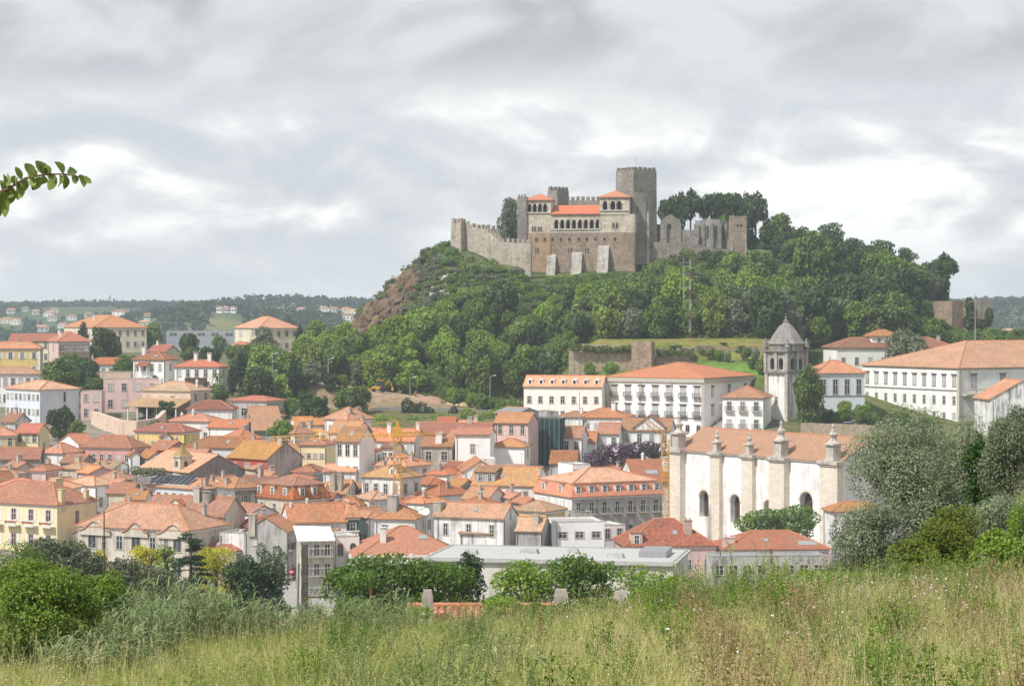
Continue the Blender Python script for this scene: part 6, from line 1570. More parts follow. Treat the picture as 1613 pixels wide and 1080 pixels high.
for (px_, top, wpx, d2) in ((675, 931, 19, 80.5), (883, 930, 24, 80.5), (976, 933, 24, 80.5)):
    x_ = px2(px_, d_) - x0_; h_ = rowz(top, d2) - root.location.z; w_ = wpx*d2/F/2
    b = MB(); b.frus(x_, -1.0, 1.6, h_-.25, w_, w_, w_*.92, w_*.92); b.frus(x_, -1.0, h_-.25, h_, w_*.92, w_*.92, w_*.66, w_*.66)
    b.obj('chimney', stone('garden_chimney', (.34, .31, .30), (.45, .41, .39), cs=(.30, .17, .07), stain=.45, block=(4, 4)), root)
# ------------------------------------------------------------------ vegetation kit
def unit(v):
    return v / np.maximum(np.linalg.norm(v, axis=1, keepdims=True), 1e-9)
def leaf_quads(pts, out, n_per, size, aspect, rg, bias=0.6, up=0.35, spread=0.0):
    """rhombic leaves around points; out = outward direction of each point"""
    P_ = np.repeat(pts, n_per, axis=0) + rg.normal(0, spread, (len(pts)*n_per, 3)) if spread else np.repeat(pts, n_per, axis=0)
    O_ = np.repeat(out, n_per, axis=0)
    n = unit(rg.normal(0, 1, P_.shape) + O_*bias*1.6 + np.array([0, 0, up]))
    a = unit(np.cross(n, rg.normal(0, 1, P_.shape)))
    b = np.cross(n, a)
    L = size * rg.uniform(.65, 1.35, (len(P_), 1)); W = L * aspect
    V = np.stack([P_ - a*L*.5, P_ + b*W*.5 + n*L*.08, P_ + a*L*.5, P_ - b*W*.5 + n*L*.08], 1)
    return V.reshape(-1, 3)
def crown_points(lobes, n, rg, shell=.55):
    lb = np.array(lobes, dtype=float)
    wgt = (lb[:, 3]*lb[:, 4] + lb[:, 4]*lb[:, 5] + lb[:, 3]*lb[:, 5]); wgt /= wgt.sum()
    idx = rg.choice(len(lb), n, p=wgt)
    u = unit(rg.normal(0, 1, (n, 3)))
    r = shell + (1-shell) * rg.random((n, 1))**.6
    pts = lb[idx, :3] + u * r * lb[idx, 3:6]
    c = lb[:, :3].mean(0)
    keep = np.ones(n, bool)
    return pts[keep], unit(u*.8 + unit(pts - c)*.5), idx
def lobes_for(R_, Rz, zc, k, rg, size=.42):
    out = [(0, 0, zc, R_*.62, R_*.62, Rz*.66)]
    for i in range(k):
        u = unit(rg.normal(0, 1, (1, 3)))[0]
        if u[2] < -.55: u[2] *= -.5
        s_ = size * rg.uniform(.7, 1.3)
        out.append((u[0]*R_*.66, u[1]*R_*.66, zc + u[2]*Rz*.66, R_*s_, R_*s_, Rz*s_*.9))
    return out
def crown_mesh(name, lobes, n, size, mat, seed, aspect=.62, bias=.6, up=.35, shell=.55, n_per=1, spread=0.0, k_tint=.45):
    rg = np.random.default_rng(seed)
    pts, out, idx = crown_points(lobes, n, rg, shell)
    V = leaf_quads(pts, out, n_per, size, aspect, rg, bias, up, spread)
    lt = rg.random(len(lobes))
    t = np.clip(np.repeat(lt[idx], n_per)*k_tint + rg.random(len(pts)*n_per)*(1-k_tint), 0, 1)
    return fast_mesh(name, V, 4, mat, np.repeat(t, 4))
def trunk_mesh(h, r, limbs, mat, rg, name='trunk'):
    b = MB()
    b.tube([(0, 0, -1.0), (rg.uniform(-.1, .1)*r*4, 0, h*.4), (rg.uniform(-.3, .3)*r*3, rg.uniform(-.3, .3)*r*3, h*.8)], [r*1.25, r, r*.7], 7)
    top = (0, 0, h*.62)
    for (x, y, z) in limbs: b.beam(top, (x, y, z), r*.45, r*.15, 5)
    return b.mesh(name, mat)
G_BRIGHT = leafmat('bright', (.13, .23, .025), (.30, .39, .060))
G_MID = leafmat('mid', (.080, .155, .022), (.185, .27, .045))
G_DARK = leafmat('dark', (.038, .080, .020), (.095, .155, .036))
G_OLIVE = leafmat('olive', (.12, .145, .075), (.24, .27, .155))
G_BLUE = leafmat('cypress', (.030, .062, .026), (.062, .105, .040), .3)
G_YELLOW = leafmat('yellowgreen', (.40, .41, .02), (.68, .62, .06), .05)
PROTO = {}
def proto(kind):
    if kind in PROTO: return PROTO[kind]
    mat = {'bright': G_BRIGHT, 'mid': G_MID, 'dark': G_DARK, 'olive': G_OLIVE}.get(kind[:-1], G_MID)
    sd_ = sum(map(ord, kind)); rg = np.random.default_rng(sd_)
    if kind == 'cypress':
        lobes = [(0, 0, 1.2 + i*.9, 1.0*math.sin(math.pi*(.12 + .82*(1 - i/9)))**.8, 1.0*math.sin(math.pi*(.12+.82*(1-i/9)))**.8, 1.0) for i in range(10)]
        cm = crown_mesh('crown', lobes, 1700, .42, G_BLUE, 5, .5, .5, .6)
        tm = trunk_mesh(3, .15, [], M_BARK, rg)
    elif kind == 'pine':
        lobes = [(rg.uniform(-2, 2), rg.uniform(-2, 2), 5.6 + rg.uniform(0, 3.4), 1.7, 1.7, .75) for _ in range(12)]
        cm = crown_mesh('crown', lobes, 1500, .6, G_DARK, 6, .5, .4, .5, .3)
        tm = trunk_mesh(7.5, .2, [l[:3] for l in lobes[:8]], M_BARKG, rg)
    elif kind == 'shrub':
        lobes = lobes_for(3.2, 1.7, 1.3, 10, rg)
        cm = crown_mesh('crown', lobes, 1300, .6, G_OLIVE, 7)
        tm = trunk_mesh(1.2, .12, [l[:3] for l in lobes[:5]], M_BARK, rg)
    elif kind == 'shrubg':
        lobes = lobes_for(3.2, 1.7, 1.3, 10, rg)
        cm = crown_mesh('crown', lobes, 1300, .6, G_MID, 8)
        tm = trunk_mesh(1.2, .12, [l[:3] for l in lobes[:5]], M_BARK, rg)
    elif kind.startswith('tall'):
        v = int(kind[-1])
        lobes = lobes_for(4.0, 3.2, 8.2, 16 + 2*v, rg, .32)
        cm = crown_mesh('crown', lobes, 2600, .62, G_DARK, sd_, .7, .6, .45, .4)
        tm = trunk_mesh(9.0, .24, [l[:3] for l in lobes[1:9]], M_BARK, rg)
    else:
        v = int(kind[-1])
        lobes = lobes_for(4.0, 4.1, 4.7, 17 + 3*v, rg, .33 + .03*v) + [(0, 0, 2.2, 2.9, 2.9, 1.9)]
        cm = crown_mesh('crown', lobes, 3600, .66, mat, sd_, .7, .7, .45, .5)
        tm = trunk_mesh(5.6, .24, [l[:3] for l in lobes[1:9]], M_BARK, rg)
    PROTO[kind] = (cm, tm)
    return PROTO[kind]
def plant(kind, loc, scale, label, cat='tree', group=None, name=None, rz=None):
    cm, tm = proto(kind)
    root = tag(empty(name or {'cypress': 'cypress_tree', 'pine': 'pine_tree', 'shrub': 'shrub', 'shrubg': 'shrub'}.get(kind, 'broadleaf_tree'), loc, random.uniform(0, 6.28) if rz is None else rz), label, cat, group)
    root.scale = scale
    link('crown', cm, root); link('trunk', tm, root)
    return root
def tree_px(kind, px, cy, r, label, group=None, base=None, d=None, cat='tree', flat=None):
    if d is None: d = ray_d(px, base or cy + r*1.25, 0, 100, 1200)
    Rm = r*d/F; zc0, R0 = {'cypress': (5.2, 1.0), 'pine': (7.2, 3.2), 'shrub': (1.3, 3.2), 'shrubg': (1.3, 3.2), 'tall0': (8.2, 4), 'tall1': (8.2, 4), 'tall2': (8.2, 4)}.get(kind, (4.7, 4.0))
    x = px2(px, d); z0 = g1(x, d)
    s = Rm/R0; zc = rowz(cy, d) - z0
    sz = min(max(zc/zc0, s*.55), s*2.6)
    if flat: sz = flat*s
    return plant(kind, (x, d, rowz(cy, d) - zc0*sz if abs(rowz(cy, d) - zc0*sz - z0) < 2.5 else z0), (s, s, sz), label, cat, group)

# ------------------------------------------------------------------ the wood on the castle hill
rh = random.Random(21)
def chart(x, d):
    s = M(d)/d
    return x*s, M(d)
placed = []
def far_enough(x, d, r):
    return all((x-a)**2 + (d-b_)**2 > (r*.5 + c*.5)**2 for a, b_, c in placed)
LABT = {'bright': ('light green broadleaf tree in the wood on the castle hill', 'light green trees on the castle hill'),
        'mid': ('mid green broadleaf tree in the wood on the castle hill', 'mid green trees on the castle hill'),
        'dark': ('dark green broadleaf tree in the wood on the castle hill', 'dark green trees on the castle hill'),
        'olive': ('grey green broadleaf tree in the wood on the castle hill', 'grey green trees on the castle hill')}
n_t = 0
tries = 0
while n_t < 285 and tries < 14000:
    tries += 1
    x = rh.uniform(-62, 168); d = rh.uniform(551, 704)
    pxl = CX + x/d*F
    if 10 < x < 74 and d < 551: continue
    if x < 10 and d < 555: continue
    if -20 < x < 78 and 626 < d < 672: continue
    if -2 < x < 42 and 594 < d < 640: continue
    if -20 < x < 44 and d > 630: continue
    if -12 < x < 21 and 606 < d < 642: continue
    if x < -14 and d > 603: continue
    if x < -28 and d > 588: continue
    if 108 < x < 140 and d < 600 and d > 580: continue
    if x > 74 and d < 566: continue
    if 70 < x < 106 and d < 572: continue
    if x > 44 and d > 690: continue
    p = float(np.interp(d, PX, PZ))
    if x > 120 and p < .05: continue
    if pxl > 1478 or (pxl > 1440 and d < 640) or (x > 96 and 566 < d < 606 and pxl > 1420): continue
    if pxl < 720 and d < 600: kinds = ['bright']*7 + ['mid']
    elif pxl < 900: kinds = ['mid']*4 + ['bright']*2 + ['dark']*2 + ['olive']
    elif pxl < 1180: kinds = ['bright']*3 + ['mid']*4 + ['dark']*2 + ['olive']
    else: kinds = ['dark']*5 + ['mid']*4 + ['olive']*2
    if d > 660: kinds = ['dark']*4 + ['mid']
    k = rh.choice(kinds)
    rr = rh.choice((rh.uniform(2.2, 3.0), rh.uniform(2.8, 4.0), rh.uniform(3.6, 4.8))) if pxl < 1180 else rh.uniform(3.0, 6.0)
    if d > 660: rr = rh.uniform(4.2, 6.2)
    if d > 596 and pxl < 1190: rr = rh.uniform(2.6, 3.9)
    if not far_enough(x, d, rr*1.22): continue
    placed.append((x, d, rr*1.22))
    X, D = chart(x, d); z = g1(X, D)
    s = rr*M(d)/d/4.0; sz = s*rh.uniform(.8, 1.5) * (1.15 if d > 660 else 1.0)
    cap = (rowz(float(np.interp(pxl, (560, 600, 650, 700, 740, 780, 820, 1010, 1040, 1180, 1200, 1300, 1400, 1480), (515, 500, 482, 468, 445, 436, 436, 436, 386, 392, 345, 362, 392, 428))), D) - z)/9.0
    if cap < .35: placed.pop(); continue
    sz = min(sz, cap); s = min(s, cap*1.35)
    zone = 'on the wooded hilltop ridge' if d > 655 else 'above the works road' if pxl < 720 else 'under the curtain wall' if pxl < 860 else 'on the slope under the palace' if pxl < 1040 else 'below the ruined church' if pxl < 1200 else 'on the slope behind the villa' if pxl < 1400 else 'at the low end of the wood'
    hue = LABT[k][0].split(' broadleaf')[0]; big = 'tall ' if sz > 1.45 else 'low ' if sz < .85 else ''
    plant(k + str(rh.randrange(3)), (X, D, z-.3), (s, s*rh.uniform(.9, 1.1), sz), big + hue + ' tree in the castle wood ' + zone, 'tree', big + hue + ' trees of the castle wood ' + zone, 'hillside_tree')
    n_t += 1
# scrub clinging to the cliff and the bank under the palace
n_s = 0; tries = 0; placed = []
while n_s < 280 and tries < 16000:
    tries += 1
    x = rh.uniform(-50, 42); d = rh.uniform(600, 655)
    if x > -16 and d > 633: continue
    if x > 22 and d < 632: continue
    if -12 < x < 22 and 606 < d < 630 and rh.random() < .45: continue
    cliff = (-48 < x < -27 and d > 606)
    if cliff and rh.random() < .9: continue
    rr = rh.uniform(.9, 2.3)
    if x < -14 and d > 630: rr = rh.uniform(1.6, 2.9)
    if not far_enough(x, d, rr*1.25): continue
    placed.append((x, d, rr*1.25))
    X, D = chart(x, d)
    s = rr/3.2*1.05
    k = 'shrub' if (x < -20 and rh.random() < .6 or rh.random() < .25) else 'shrubg'
    plant(k, (X, D, g1(X, D)-.15), (s, s, s*rh.uniform(.9, 1.5)), 'grey green shrub clinging to the castle cliff' if k == 'shrub' else 'green shrub on the steep slope under the castle walls', 'shrub', 'cliff shrubs' if k == 'shrub' else 'shrubs under the castle walls')
    n_s += 1
def rock(x, d, r, mat, label, group, seed, sz=1.0):
    rg = np.random.default_rng(seed); X, D = chart(x, d)
    b = MB(); n, m_ = 9, 6
    prof = [(math.sin(math.pi*(i+.35)/(m_+.4)), -math.cos(math.pi*(i+.35)/(m_+.4))) for i in range(m_)]
    b.lathe([(max(a, .02)*r, z*r*sz) for a, z in prof], 0, 0, n)
    k = rg.uniform(.68, 1.25, len(b.v)); b.v = [(p[0]*q, p[1]*q, p[2]*q) for p, q in zip(b.v, k)]
    o = b.obj('rock_outcrop', mat, None, (X, D, g1(X, D)-.15*r), rg.uniform(0, 6))
    o.rotation_euler = (rg.uniform(-.5, .5), rg.uniform(-.3, .3), rg.uniform(0, 6))
    tag(o, label, 'rock', group)
RK_O = stone('cliff_orange', (.17, .105, .06), (.19, .155, .12), cs=(.075, .07, .06), stain=.8, block=(3, 3))
RK_G = stone('cliff_grey', (.36, .34, .31), (.50, .47, .43), cs=(.14, .14, .12), stain=.5, block=(3, 3))
for i in range(64):
    rock(rh.uniform(-48, -26), rh.uniform(606, 641), rh.uniform(1.2, 3.0), RK_O, 'rust orange rock outcrop on the cliff face', 'orange cliff rocks', 500+i, rh.uniform(1.0, 1.6))
for i in range(18):
    rock(rh.uniform(-24, -12), rh.uniform(604, 628), rh.uniform(.7, 1.7), RK_G, 'pale grey rock on the slope below the curtain wall', 'grey slope rocks', 600+i)
def scrub():
    rg = np.random.default_rng(91); N = 9000
    x = rg.uniform(-52, 150, N); d = rg.uniform(553, 662, N)
    pxl = CX + x/d*F
    ok = ~((x > 8) & (x < 76) & (d < 551)) & ~((x > -17) & (x < -4) & (d > 646)) & ~((x > -4) & (x < 80) & (d > 634)) & ~((x > 64) & (d < 575)) & ~((x < -26) & (d > 604) & (rg.random(N) < .78)) & (pxl < 1500)
    x, d = x[ok], d[ok]
    D = np.interp(d, MO, MT); X = x*D/d; Z = gz(X, D); n = len(x); k = 26
    r = rg.uniform(.7, 1.7, n)
    u = unit(rg.normal(0, 1, (n*k, 3))); u[:, 2] = np.abs(u[:, 2])
    pts = np.repeat(np.stack([X, D, Z], 1), k, 0) + u*np.repeat(r, k)[:, None]*np.array([1, 1, .9])*rg.uniform(.5, 1, (n*k, 1))
    t = np.clip(.5 + .5*vnoise(x/5.0, d/6.0) + rg.normal(0, .22, n), 0, 1)
    me = fast_mesh('hillside_scrub', leaf_quads(pts, u, 1, .62, .7, rg), 4, leafmat('scrub', (.065, .12, .022), (.22, .29, .055), 0), np.repeat(np.repeat(t, k), 4))
    tag(link('hillside_scrub', me), 'low scrub covering the castle slope between the trees', 'scrub', kind='stuff')
scrub()
# trees that stand out
tree_px('olive1', 803, 348, 21, 'pale poplar like tree beside the palace turret', d=M(668), base=380)
for (px_, cy, r_, k) in ((1050, 334, 16, 'tall0'), (1088, 325, 24, 'tall1'), (1122, 326, 24, 'tall2'), (1156, 328, 24, 'tall0'), (1190, 330, 24, 'tall1'), (1068, 345, 18, 'dark0'), (1140, 350, 18, 'mid1'), (1175, 352, 20, 'dark2'), (1228, 372, 30, 'mid1')):
    tree_px(k, px_, cy, r_, 'dark crowned tree on the hilltop behind the ruined church', 'hilltop trees behind the ruined church', d=M(678))
for (px_, cy, r_) in ((1310, 372, 24), (1345, 392, 20), (1388, 398, 24), (1425, 410, 20)):
    tree_px('pine', px_, cy, r_, 'tall thin crowned pine on the wooded skyline', 'pines on the skyline', d=M(690))
for (px_, cy, r_) in ((1455, 430, 26), (1488, 424, 28)):
    tree_px('tall1', px_, cy, r_, 'loose crowned tree at the end of the wooded skyline', 'trees at the end of the skyline', d=M(670))
# trees around the upper quarter and the town
for (px_, cy, r_, k, lab) in (
    (160, 540, 30, 'dark1', 'round dark tree between the cream school and the bungalow'), (237, 529, 20, 'mid1', 'round green tree beside the grey hall'), (98, 600, 34, 'mid0', 'broad green tree behind the white school'), (133, 590, 26, 'dark2', 'dark tree under the cypress'),
    (80, 580, 16, 'olive0', 'silvery tree below the yellow villa'), (200, 580, 22, 'mid2', 'green tree beside the low bungalow'), (297, 545, 20, 'dark0', 'dark tree behind the white chalet'), (330, 562, 20, 'dark1', 'dark tree between chalet and grey hall'), (372, 560, 18, 'mid2', 'green tree behind the chalet chimneys'), (415, 540, 24, 'olive1', 'grey green tree below the cream block'),
    (440, 575, 24, 'olive2', 'tall grey green tree beside the street lamp'), (405, 610, 30, 'dark2', 'big dark tree beside the chalet'), (437, 612, 24, 'bright1', 'light green round tree above the workshop'), (470, 606, 20, 'dark0', 'dark tree above the works entrance'), (480, 550, 24, 'bright0', 'light green tree on the bank above the works road'), (515, 545, 24, 'bright2', 'yellowish green tree on the bank above the works road'),
    (455, 520, 18, 'dark2', 'dark tree beside the cream block'), (500, 525, 22, 'bright1', 'light green tree at the foot of the cliff'), (540, 560, 26, 'mid0', 'mid green tree at the foot of the cliff'), (545, 530, 22, 'bright0', 'light green tree under the orange cliff'), (565, 585, 20, 'olive0', 'grey green tree above the digger'), (495, 585, 18, 'olive1', 'grey green tree on the bend of the works road'), (460, 640, 14, 'shrubg', 'low shrub beside the workshop'),
    (502, 648, 30, 'dark1', 'big dark tree beside the pyramid roofed house'), (545, 630, 20, 'mid1', 'green tree behind the pyramid roofed house'), (566, 628, 20, 'mid2', 'mid green tree below the concrete parapet'),
    (96, 664, 24, 'dark0', 'dark tree below the white school'), (122, 677, 15, 'mid1', 'green tree in front of the beige garden wall'), (63, 688, 13, 'dark2', 'dark bush beside the yellow house'), (242, 672, 12, 'olive2', 'small grey tree below the garden wall'), (261, 645, 18, 'dark1', 'round tree in front of the tan villa'), (230, 642, 12, 'shrubg', 'hedge bush in the tan villa garden'), (248, 695, 12, 'dark0', 'dark bush before the yellow house'),
    (443, 688, 26, 'mid1', 'green garden tree beside the weathered gable'), (470, 690, 20, 'bright1', 'light green garden shrub tree beside the butter yellow house'), (508, 726, 15, 'mid0', 'tree in the yard of the butter yellow house'), (487, 724, 12, 'dark1', 'dark bush in the yard of the butter yellow house'), (625, 676, 11, 'bright2', 'small light green tree behind the slender crane'),
    (1331, 648, 17, 'bright0', 'light green bush on the convent terrace'), (1358, 652, 15, 'shrubg', 'bush on the convent terrace'), (1386, 655, 15, 'dark1', 'dark bush on the convent terrace'), (1412, 660, 13, 'mid2', 'mid green bush on the convent terrace'), (1304, 655, 12, 'dark0', 'dark bush by the convent terrace wall'), (1182, 656, 11, 'mid1', 'small tree before the convent side wing'), (1340, 632, 10, 'olive1', 'grey bush beside the parked cars'),
    (1243, 510, 30, 'olive0', 'big grey green tree behind the bell tower'), (1215, 505, 22, 'mid2', 'green tree above the terrace lawn'), (1290, 520, 22, 'mid1', 'green tree beside the villa'), (1385, 500, 36, 'mid0', 'big lighter tree standing before the dark wood'), (1426, 553, 34, 'olive2', 'dome shaped grey green tree behind the convent block'),
    (1560, 550, 22, 'mid1', 'green tree below the gate towers'), (1537, 528, 12, 'dark1', 'dark tree smothering the gate tower'), (1606, 540, 14, 'dark0', 'dark tree at the end of the gate tower slope'), (1586, 560, 16, 'mid2', 'green tree behind the long convent block'), (1505, 545, 12, 'dark2', 'dark tree at the foot of the gate towers'),
    (1170, 548, 8, 'dark0', 'small dark tree on the terrace lawn'), (1185, 572, 8, 'mid1', 'small round tree at the lower lawn edge'), (1200, 575, 12, 'bright1', 'bright tree beside the bell tower cornice'), (1276, 562, 9, 'bright0', 'bright bush beside the villa wall'), (1140, 540, 7, 'shrubg', 'bush under the meadow bank'), (1128, 558, 7, 'shrubg', 'bush on the upper lawn'),
    (929, 581, 11, 'bright0', 'clipped ball tree below the terrace wall'), (963, 580, 13, 'bright2', 'second clipped ball tree below the terrace wall'), (1065, 545, 10, 'shrubg', 'creeper bush hanging on the terrace wall'), (1000, 548, 10, 'shrubg', 'creeper bush beside the bastion')):
    tree_px(k, px_, cy, r_, lab, cat='bush' if k.startswith('shrub') or 'bush' in lab else 'tree')
for (px_, top, bot, w_, lab) in ((131, 508, 565, 10, 'tall dark cypress before the pink apartment house'), (366, 575, 625, 9, 'dark cypress beside the chalet'), (379, 555, 615, 9, 'taller cypress behind the chalet'), (463, 560, 640, 9, 'slim brown green cypress above the works entrance'), (472, 512, 560, 7, 'cypress beside the cream block')):
    d = ray_d(px_, bot, 0); s_ = w_*d/F; h_ = (bot-top)*d/F
    plant('cypress', (px2(px_, d), d, g1(px2(px_, d), d)), (s_, s_, h_/10.0), lab)
tree_px('mid0', 1275, 624, 28, 'tall round tree beside the bell tower', d=M(464))
hedge = [(1268 + 13*i, 652 + .9*i + (i % 3)*3, 9 + (i*7 % 5)) for i in range(16)]
for i, (px_, cy, r_) in enumerate(hedge):
    tree_px(('shrubg', 'mid1', 'dark0')[i % 3], px_, cy, r_, 'rounded bush in the planted edge of the convent terrace', 'bushes along the convent terrace', cat='bush')
for i in range(14):
    tree_px(('shrubg', 'mid0', 'bright1')[i % 3], 694 + 9.5*i, 618 + 2.0*i, 10 + (i*5 % 4), 'small tree at the foot of the hill above the works road', 'small trees above the works road')
for i, (px_, cy, r_) in enumerate(((20, 570, 12), (45, 572, 10), (150, 560, 16), (180, 556, 14), (112, 572, 18), (150, 612, 18), (175, 620, 16), (205, 628, 12), (345, 620, 16), (385, 632, 14), (300, 560, 14), (270, 556, 10), (250, 600, 12), (345, 540, 12), (395, 560, 18), (520, 600, 14), (540, 600, 12), (425, 628, 12), (480, 628, 14))):
    tree_px(('dark0', 'mid1', 'mid2')[i % 3], px_, cy, r_, 'green garden tree between the houses of the upper quarter', 'garden trees of the upper quarter')
for i in range(12):
    tree_px(('shrubg', 'shrub', 'bright2')[i % 3], 1046 + 14.5*i, 553 + (i % 4)*3, 6 + (i*3 % 4), 'low bush on the bank between lawn and meadow strip', 'bushes on the terrace bank', cat='bush')
for i in range(16):
    tree_px(('dark1', 'mid0', 'dark2', 'mid2')[i % 4], 1446 + 10.5*i, 512 + (i*7 % 5)*7 + max(0, i-9)*4, 13 + (i*5 % 4)*2, 'tree on the slope round the gate towers', 'trees round the gate towers') if not 4 <= i <= 10 or (i*7 % 5) > 2 else None
# palm beside the chalet
def palm(px_, top, bot, label):
    d = ray_d(px_, bot, 0); h_ = (bot-top)*d/F; x = px2(px_, d)
    root = tag(empty('palm_tree', (x, d, g1(x, d))), label, 'palm tree')
    MB().tube([(0, 0, -1), (.1, 0, h_*.5), (0, 0, h_)], [.28, .2, .18], 8).obj('trunk', M_BARKG, root)
    rg = np.random.default_rng(4); Vs = []
    for i in range(26):
        a = rg.uniform(0, 6.28); e = rg.uniform(-.2, 1.1); L_ = h_*.42
        pv_ = None
        for k in range(6):
            t = (k+1)/6; r_ = L_*t*math.cos(e*.7); z = h_ + L_*(math.sin(e)*t - .75*t*t)
            c = np.array((r_*math.cos(a), r_*math.sin(a), z)); sd_ = np.array((-math.sin(a), math.cos(a), 0))*.28*(1.1-t)
            if pv_ is not None: Vs.append([pv_[0]-pv_[1], pv_[0]+pv_[1], c+sd_, c-sd_])
            pv_ = (c, sd_)
    V = np.array(Vs).reshape(-1, 3)
    link('frond', fast_mesh('frond', V, 4, G_MID, rng.random(len(V))), root)
palm(342, 592, 632, 'short palm tree in the garden of the chalet')
# creepers: bougainvillea bank and ivy
def mass(name, label, cat, pts, n, size, mat, seed, kind=None):
    """pts: world ellipsoids"""
    org = Vector((pts[0][0], pts[0][1], g1(pts[0][0], pts[0][1])))
    lob = [(x-org.x, y-org.y, z-org.z, a, b_, c) for x, y, z, a, b_, c in pts]
    root = tag(empty(name, org), label, cat)
    link('foliage', crown_mesh('foliage', lob, n, size, mat, seed, .7), root)
    for l in lob[::3]: MB().beam((l[0], l[1]+.2, min(l[2]-l[5]-1.5, -1.2)), (l[0], l[1], l[2]), .08, .03, 5).obj('stem', M_BARK, root)
    return root
dB = M(446)
BG = leafmat('bougainvillea', (.05, .09, .03), (.20, .07, .19), .1)
mass('bougainvillea', 'dark bougainvillea bank with purple flowers below the white houses', 'shrub', [(px2(px_, dB), dB + rh.uniform(-1.5, 1.5), rowz(cy, dB), 2.4, 2.0, 1.7) for px_, cy in ((935, 722), (950, 712), (970, 708), (990, 712), (1005, 708), (1022, 706), (1036, 708), (960, 725), (980, 726), (1000, 724), (1020, 724), (1040, 722))], 4200, .55, BG, 31)
dI = M(519)
mass('ivy', 'dark ivy curtain hanging on the works wall', 'ivy', [(px2(px_, dI), dI-.4, rowz(cy, dI), a, .7, c) for px_, cy, a, c in ((642, 640, 1.6, 2.4), (652, 650, 2.0, 2.6), (664, 648, 2.0, 2.4), (676, 652, 1.6, 1.8), (715, 652, 1.4, 2.0), (640, 655, 1.8, 1.6))], 2400, .5, G_BLUE, 32)
mass('bramble', 'light green bramble strip along the foot of the works wall', 'shrub', [(px2(px_, M(508)), M(508)+rh.uniform(-2, 2), rowz(cy, M(508)), 2.0, 1.8, 1.2) for px_, cy in ((600, 660), (620, 664), (650, 662), (668, 664), (690, 660), (710, 662), (730, 664), (750, 660), (770, 655), (785, 650), (790, 662), (735, 650), (768, 668), (640, 668))], 3600, .5, G_BRIGHT, 33)
mass('creeper', 'green creeper spilling over the ochre terrace wall', 'creeper', [(px2(px_, M(526)), M(526.5), rowz(cy, M(526)), 1.7, .7, .9) for px_, cy in ((905, 548), (918, 546), (930, 549), (942, 551), (955, 549), (968, 551), (980, 550), (992, 549), (1003, 550), (1045, 556), (1060, 555), (1078, 556))], 2600, .45, G_MID, 34)
dG = M(593)
mass('creeper', 'dark creeper smothering the ruined gate towers', 'creeper', [(px2(px_, dG), dG, rowz(cy, dG), a, 1.0, c) for px_, cy, a, c in ((1527, 480, 1.4, 2.2), (1530, 494, 1.6, 2.4), (1526, 508, 1.8, 2.2), (1558, 498, 1.3, 2.4), (1552, 512, 1.8, 1.8), (1536, 518, 2.0, 1.6))], 2600, .5, G_DARK, 38)
dW = M(340)
mass('shrub', 'spreading dark green shrub against the cathedral wall', 'shrub', [(px2(px_, dW), dW+rh.uniform(-1, 1), rowz(cy, dW), 2.3, 1.8, 1.5) for px_, cy in ((1174, 824), (1190, 816), (1208, 812), (1226, 814), (1245, 810), (1262, 806), (1275, 816), (1200, 826), (1222, 828), (1245, 828), (1265, 828), (1185, 832), (1212, 836), (1240, 838), (1262, 838))], 7000, .42, G_MID, 35)
mass('ivy', 'tuft of ivy on the old wall house beside the church', 'ivy', [(px2(px_, 446), 446, rowz(cy, 446), 1.4, 1.2, .8) for px_, cy in ((215, 741), (226, 742), (240, 742), (252, 743))], 900, .4, G_OLIVE, 36)
# vine covered arbour by the grey gabled house
dA = 358
mass('arbour_vine', 'dark vine filling the arches of the curved parapet', 'vine', [(px2(px_, dA), dA, rowz(cy, dA), .9, .8, 1.5) for px_, cy in ((412, 868), (420, 880), (436, 872), (444, 880), (428, 885), (415, 892), (440, 894), (430, 900), (418, 905), (442, 906))], 3600, .26, G_DARK, 37)

# ------------------------------------------------------------------ far woods and far houses
def far_forest():
    rg = np.random.default_rng(9)
    N = 30000
    dd = np.exp(rg.uniform(math.log(1080), math.log(3700), N)); tt = rg.uniform(-.27, .27, N); x = tt*dd
    zz = gz(x, dd)
    wood = vnoise(x/75.0 + 4, dd/130.0) + 0.5*vnoise(x/24.0, dd/41.0)
    hillmask = np.exp(-((x+235)/95)**2 - ((dd-1840)/240)**2) + np.exp(-((x+252)/110)**2 - ((dd-2415)/260)**2) + np.exp(-((x+150)/80)**2 - ((dd-2415)/260)**2) + np.exp(-((x-545)/200)**2-((dd-2415)/400)**2)
    keep = (wood + 2.2*hillmask > -.12) | (dd > 2700)
    for (hx, hd) in FAR_AT:
        keep &= ~((np.abs(x/dd - hx/hd)*hd < 7) & (dd < hd + 10) & (dd > hd - 220))
    x, dd, zz = x[keep], dd[keep], zz[keep]
    h = rg.uniform(5, 10, len(x)); r = h*rg.uniform(.35, .55, len(x))
    pts = np.stack([x, dd, zz + h*.5], 1)
    k = 9
    u = unit(rg.normal(0, 1, (len(x)*k, 3))); 
    Pn = np.repeat(pts, k, 0) + u*np.stack([np.repeat(r, k), np.repeat(r, k), np.repeat(h*.5, k)], 1)*rg.uniform(.4, 1, (len(x)*k, 1))
    V = leaf_quads(Pn, u, 1, 4.2, .75, rg)
    me = fast_mesh('forest', V, 4, leafmat('forest', (.022, .050, .018), (.050, .090, .030), 0), np.repeat(np.repeat(rg.random(len(x)), k), 4))
    tag(link('forest', me), 'far wooded ridges along the horizon', 'forest', kind='stuff')
FAR_AT = []
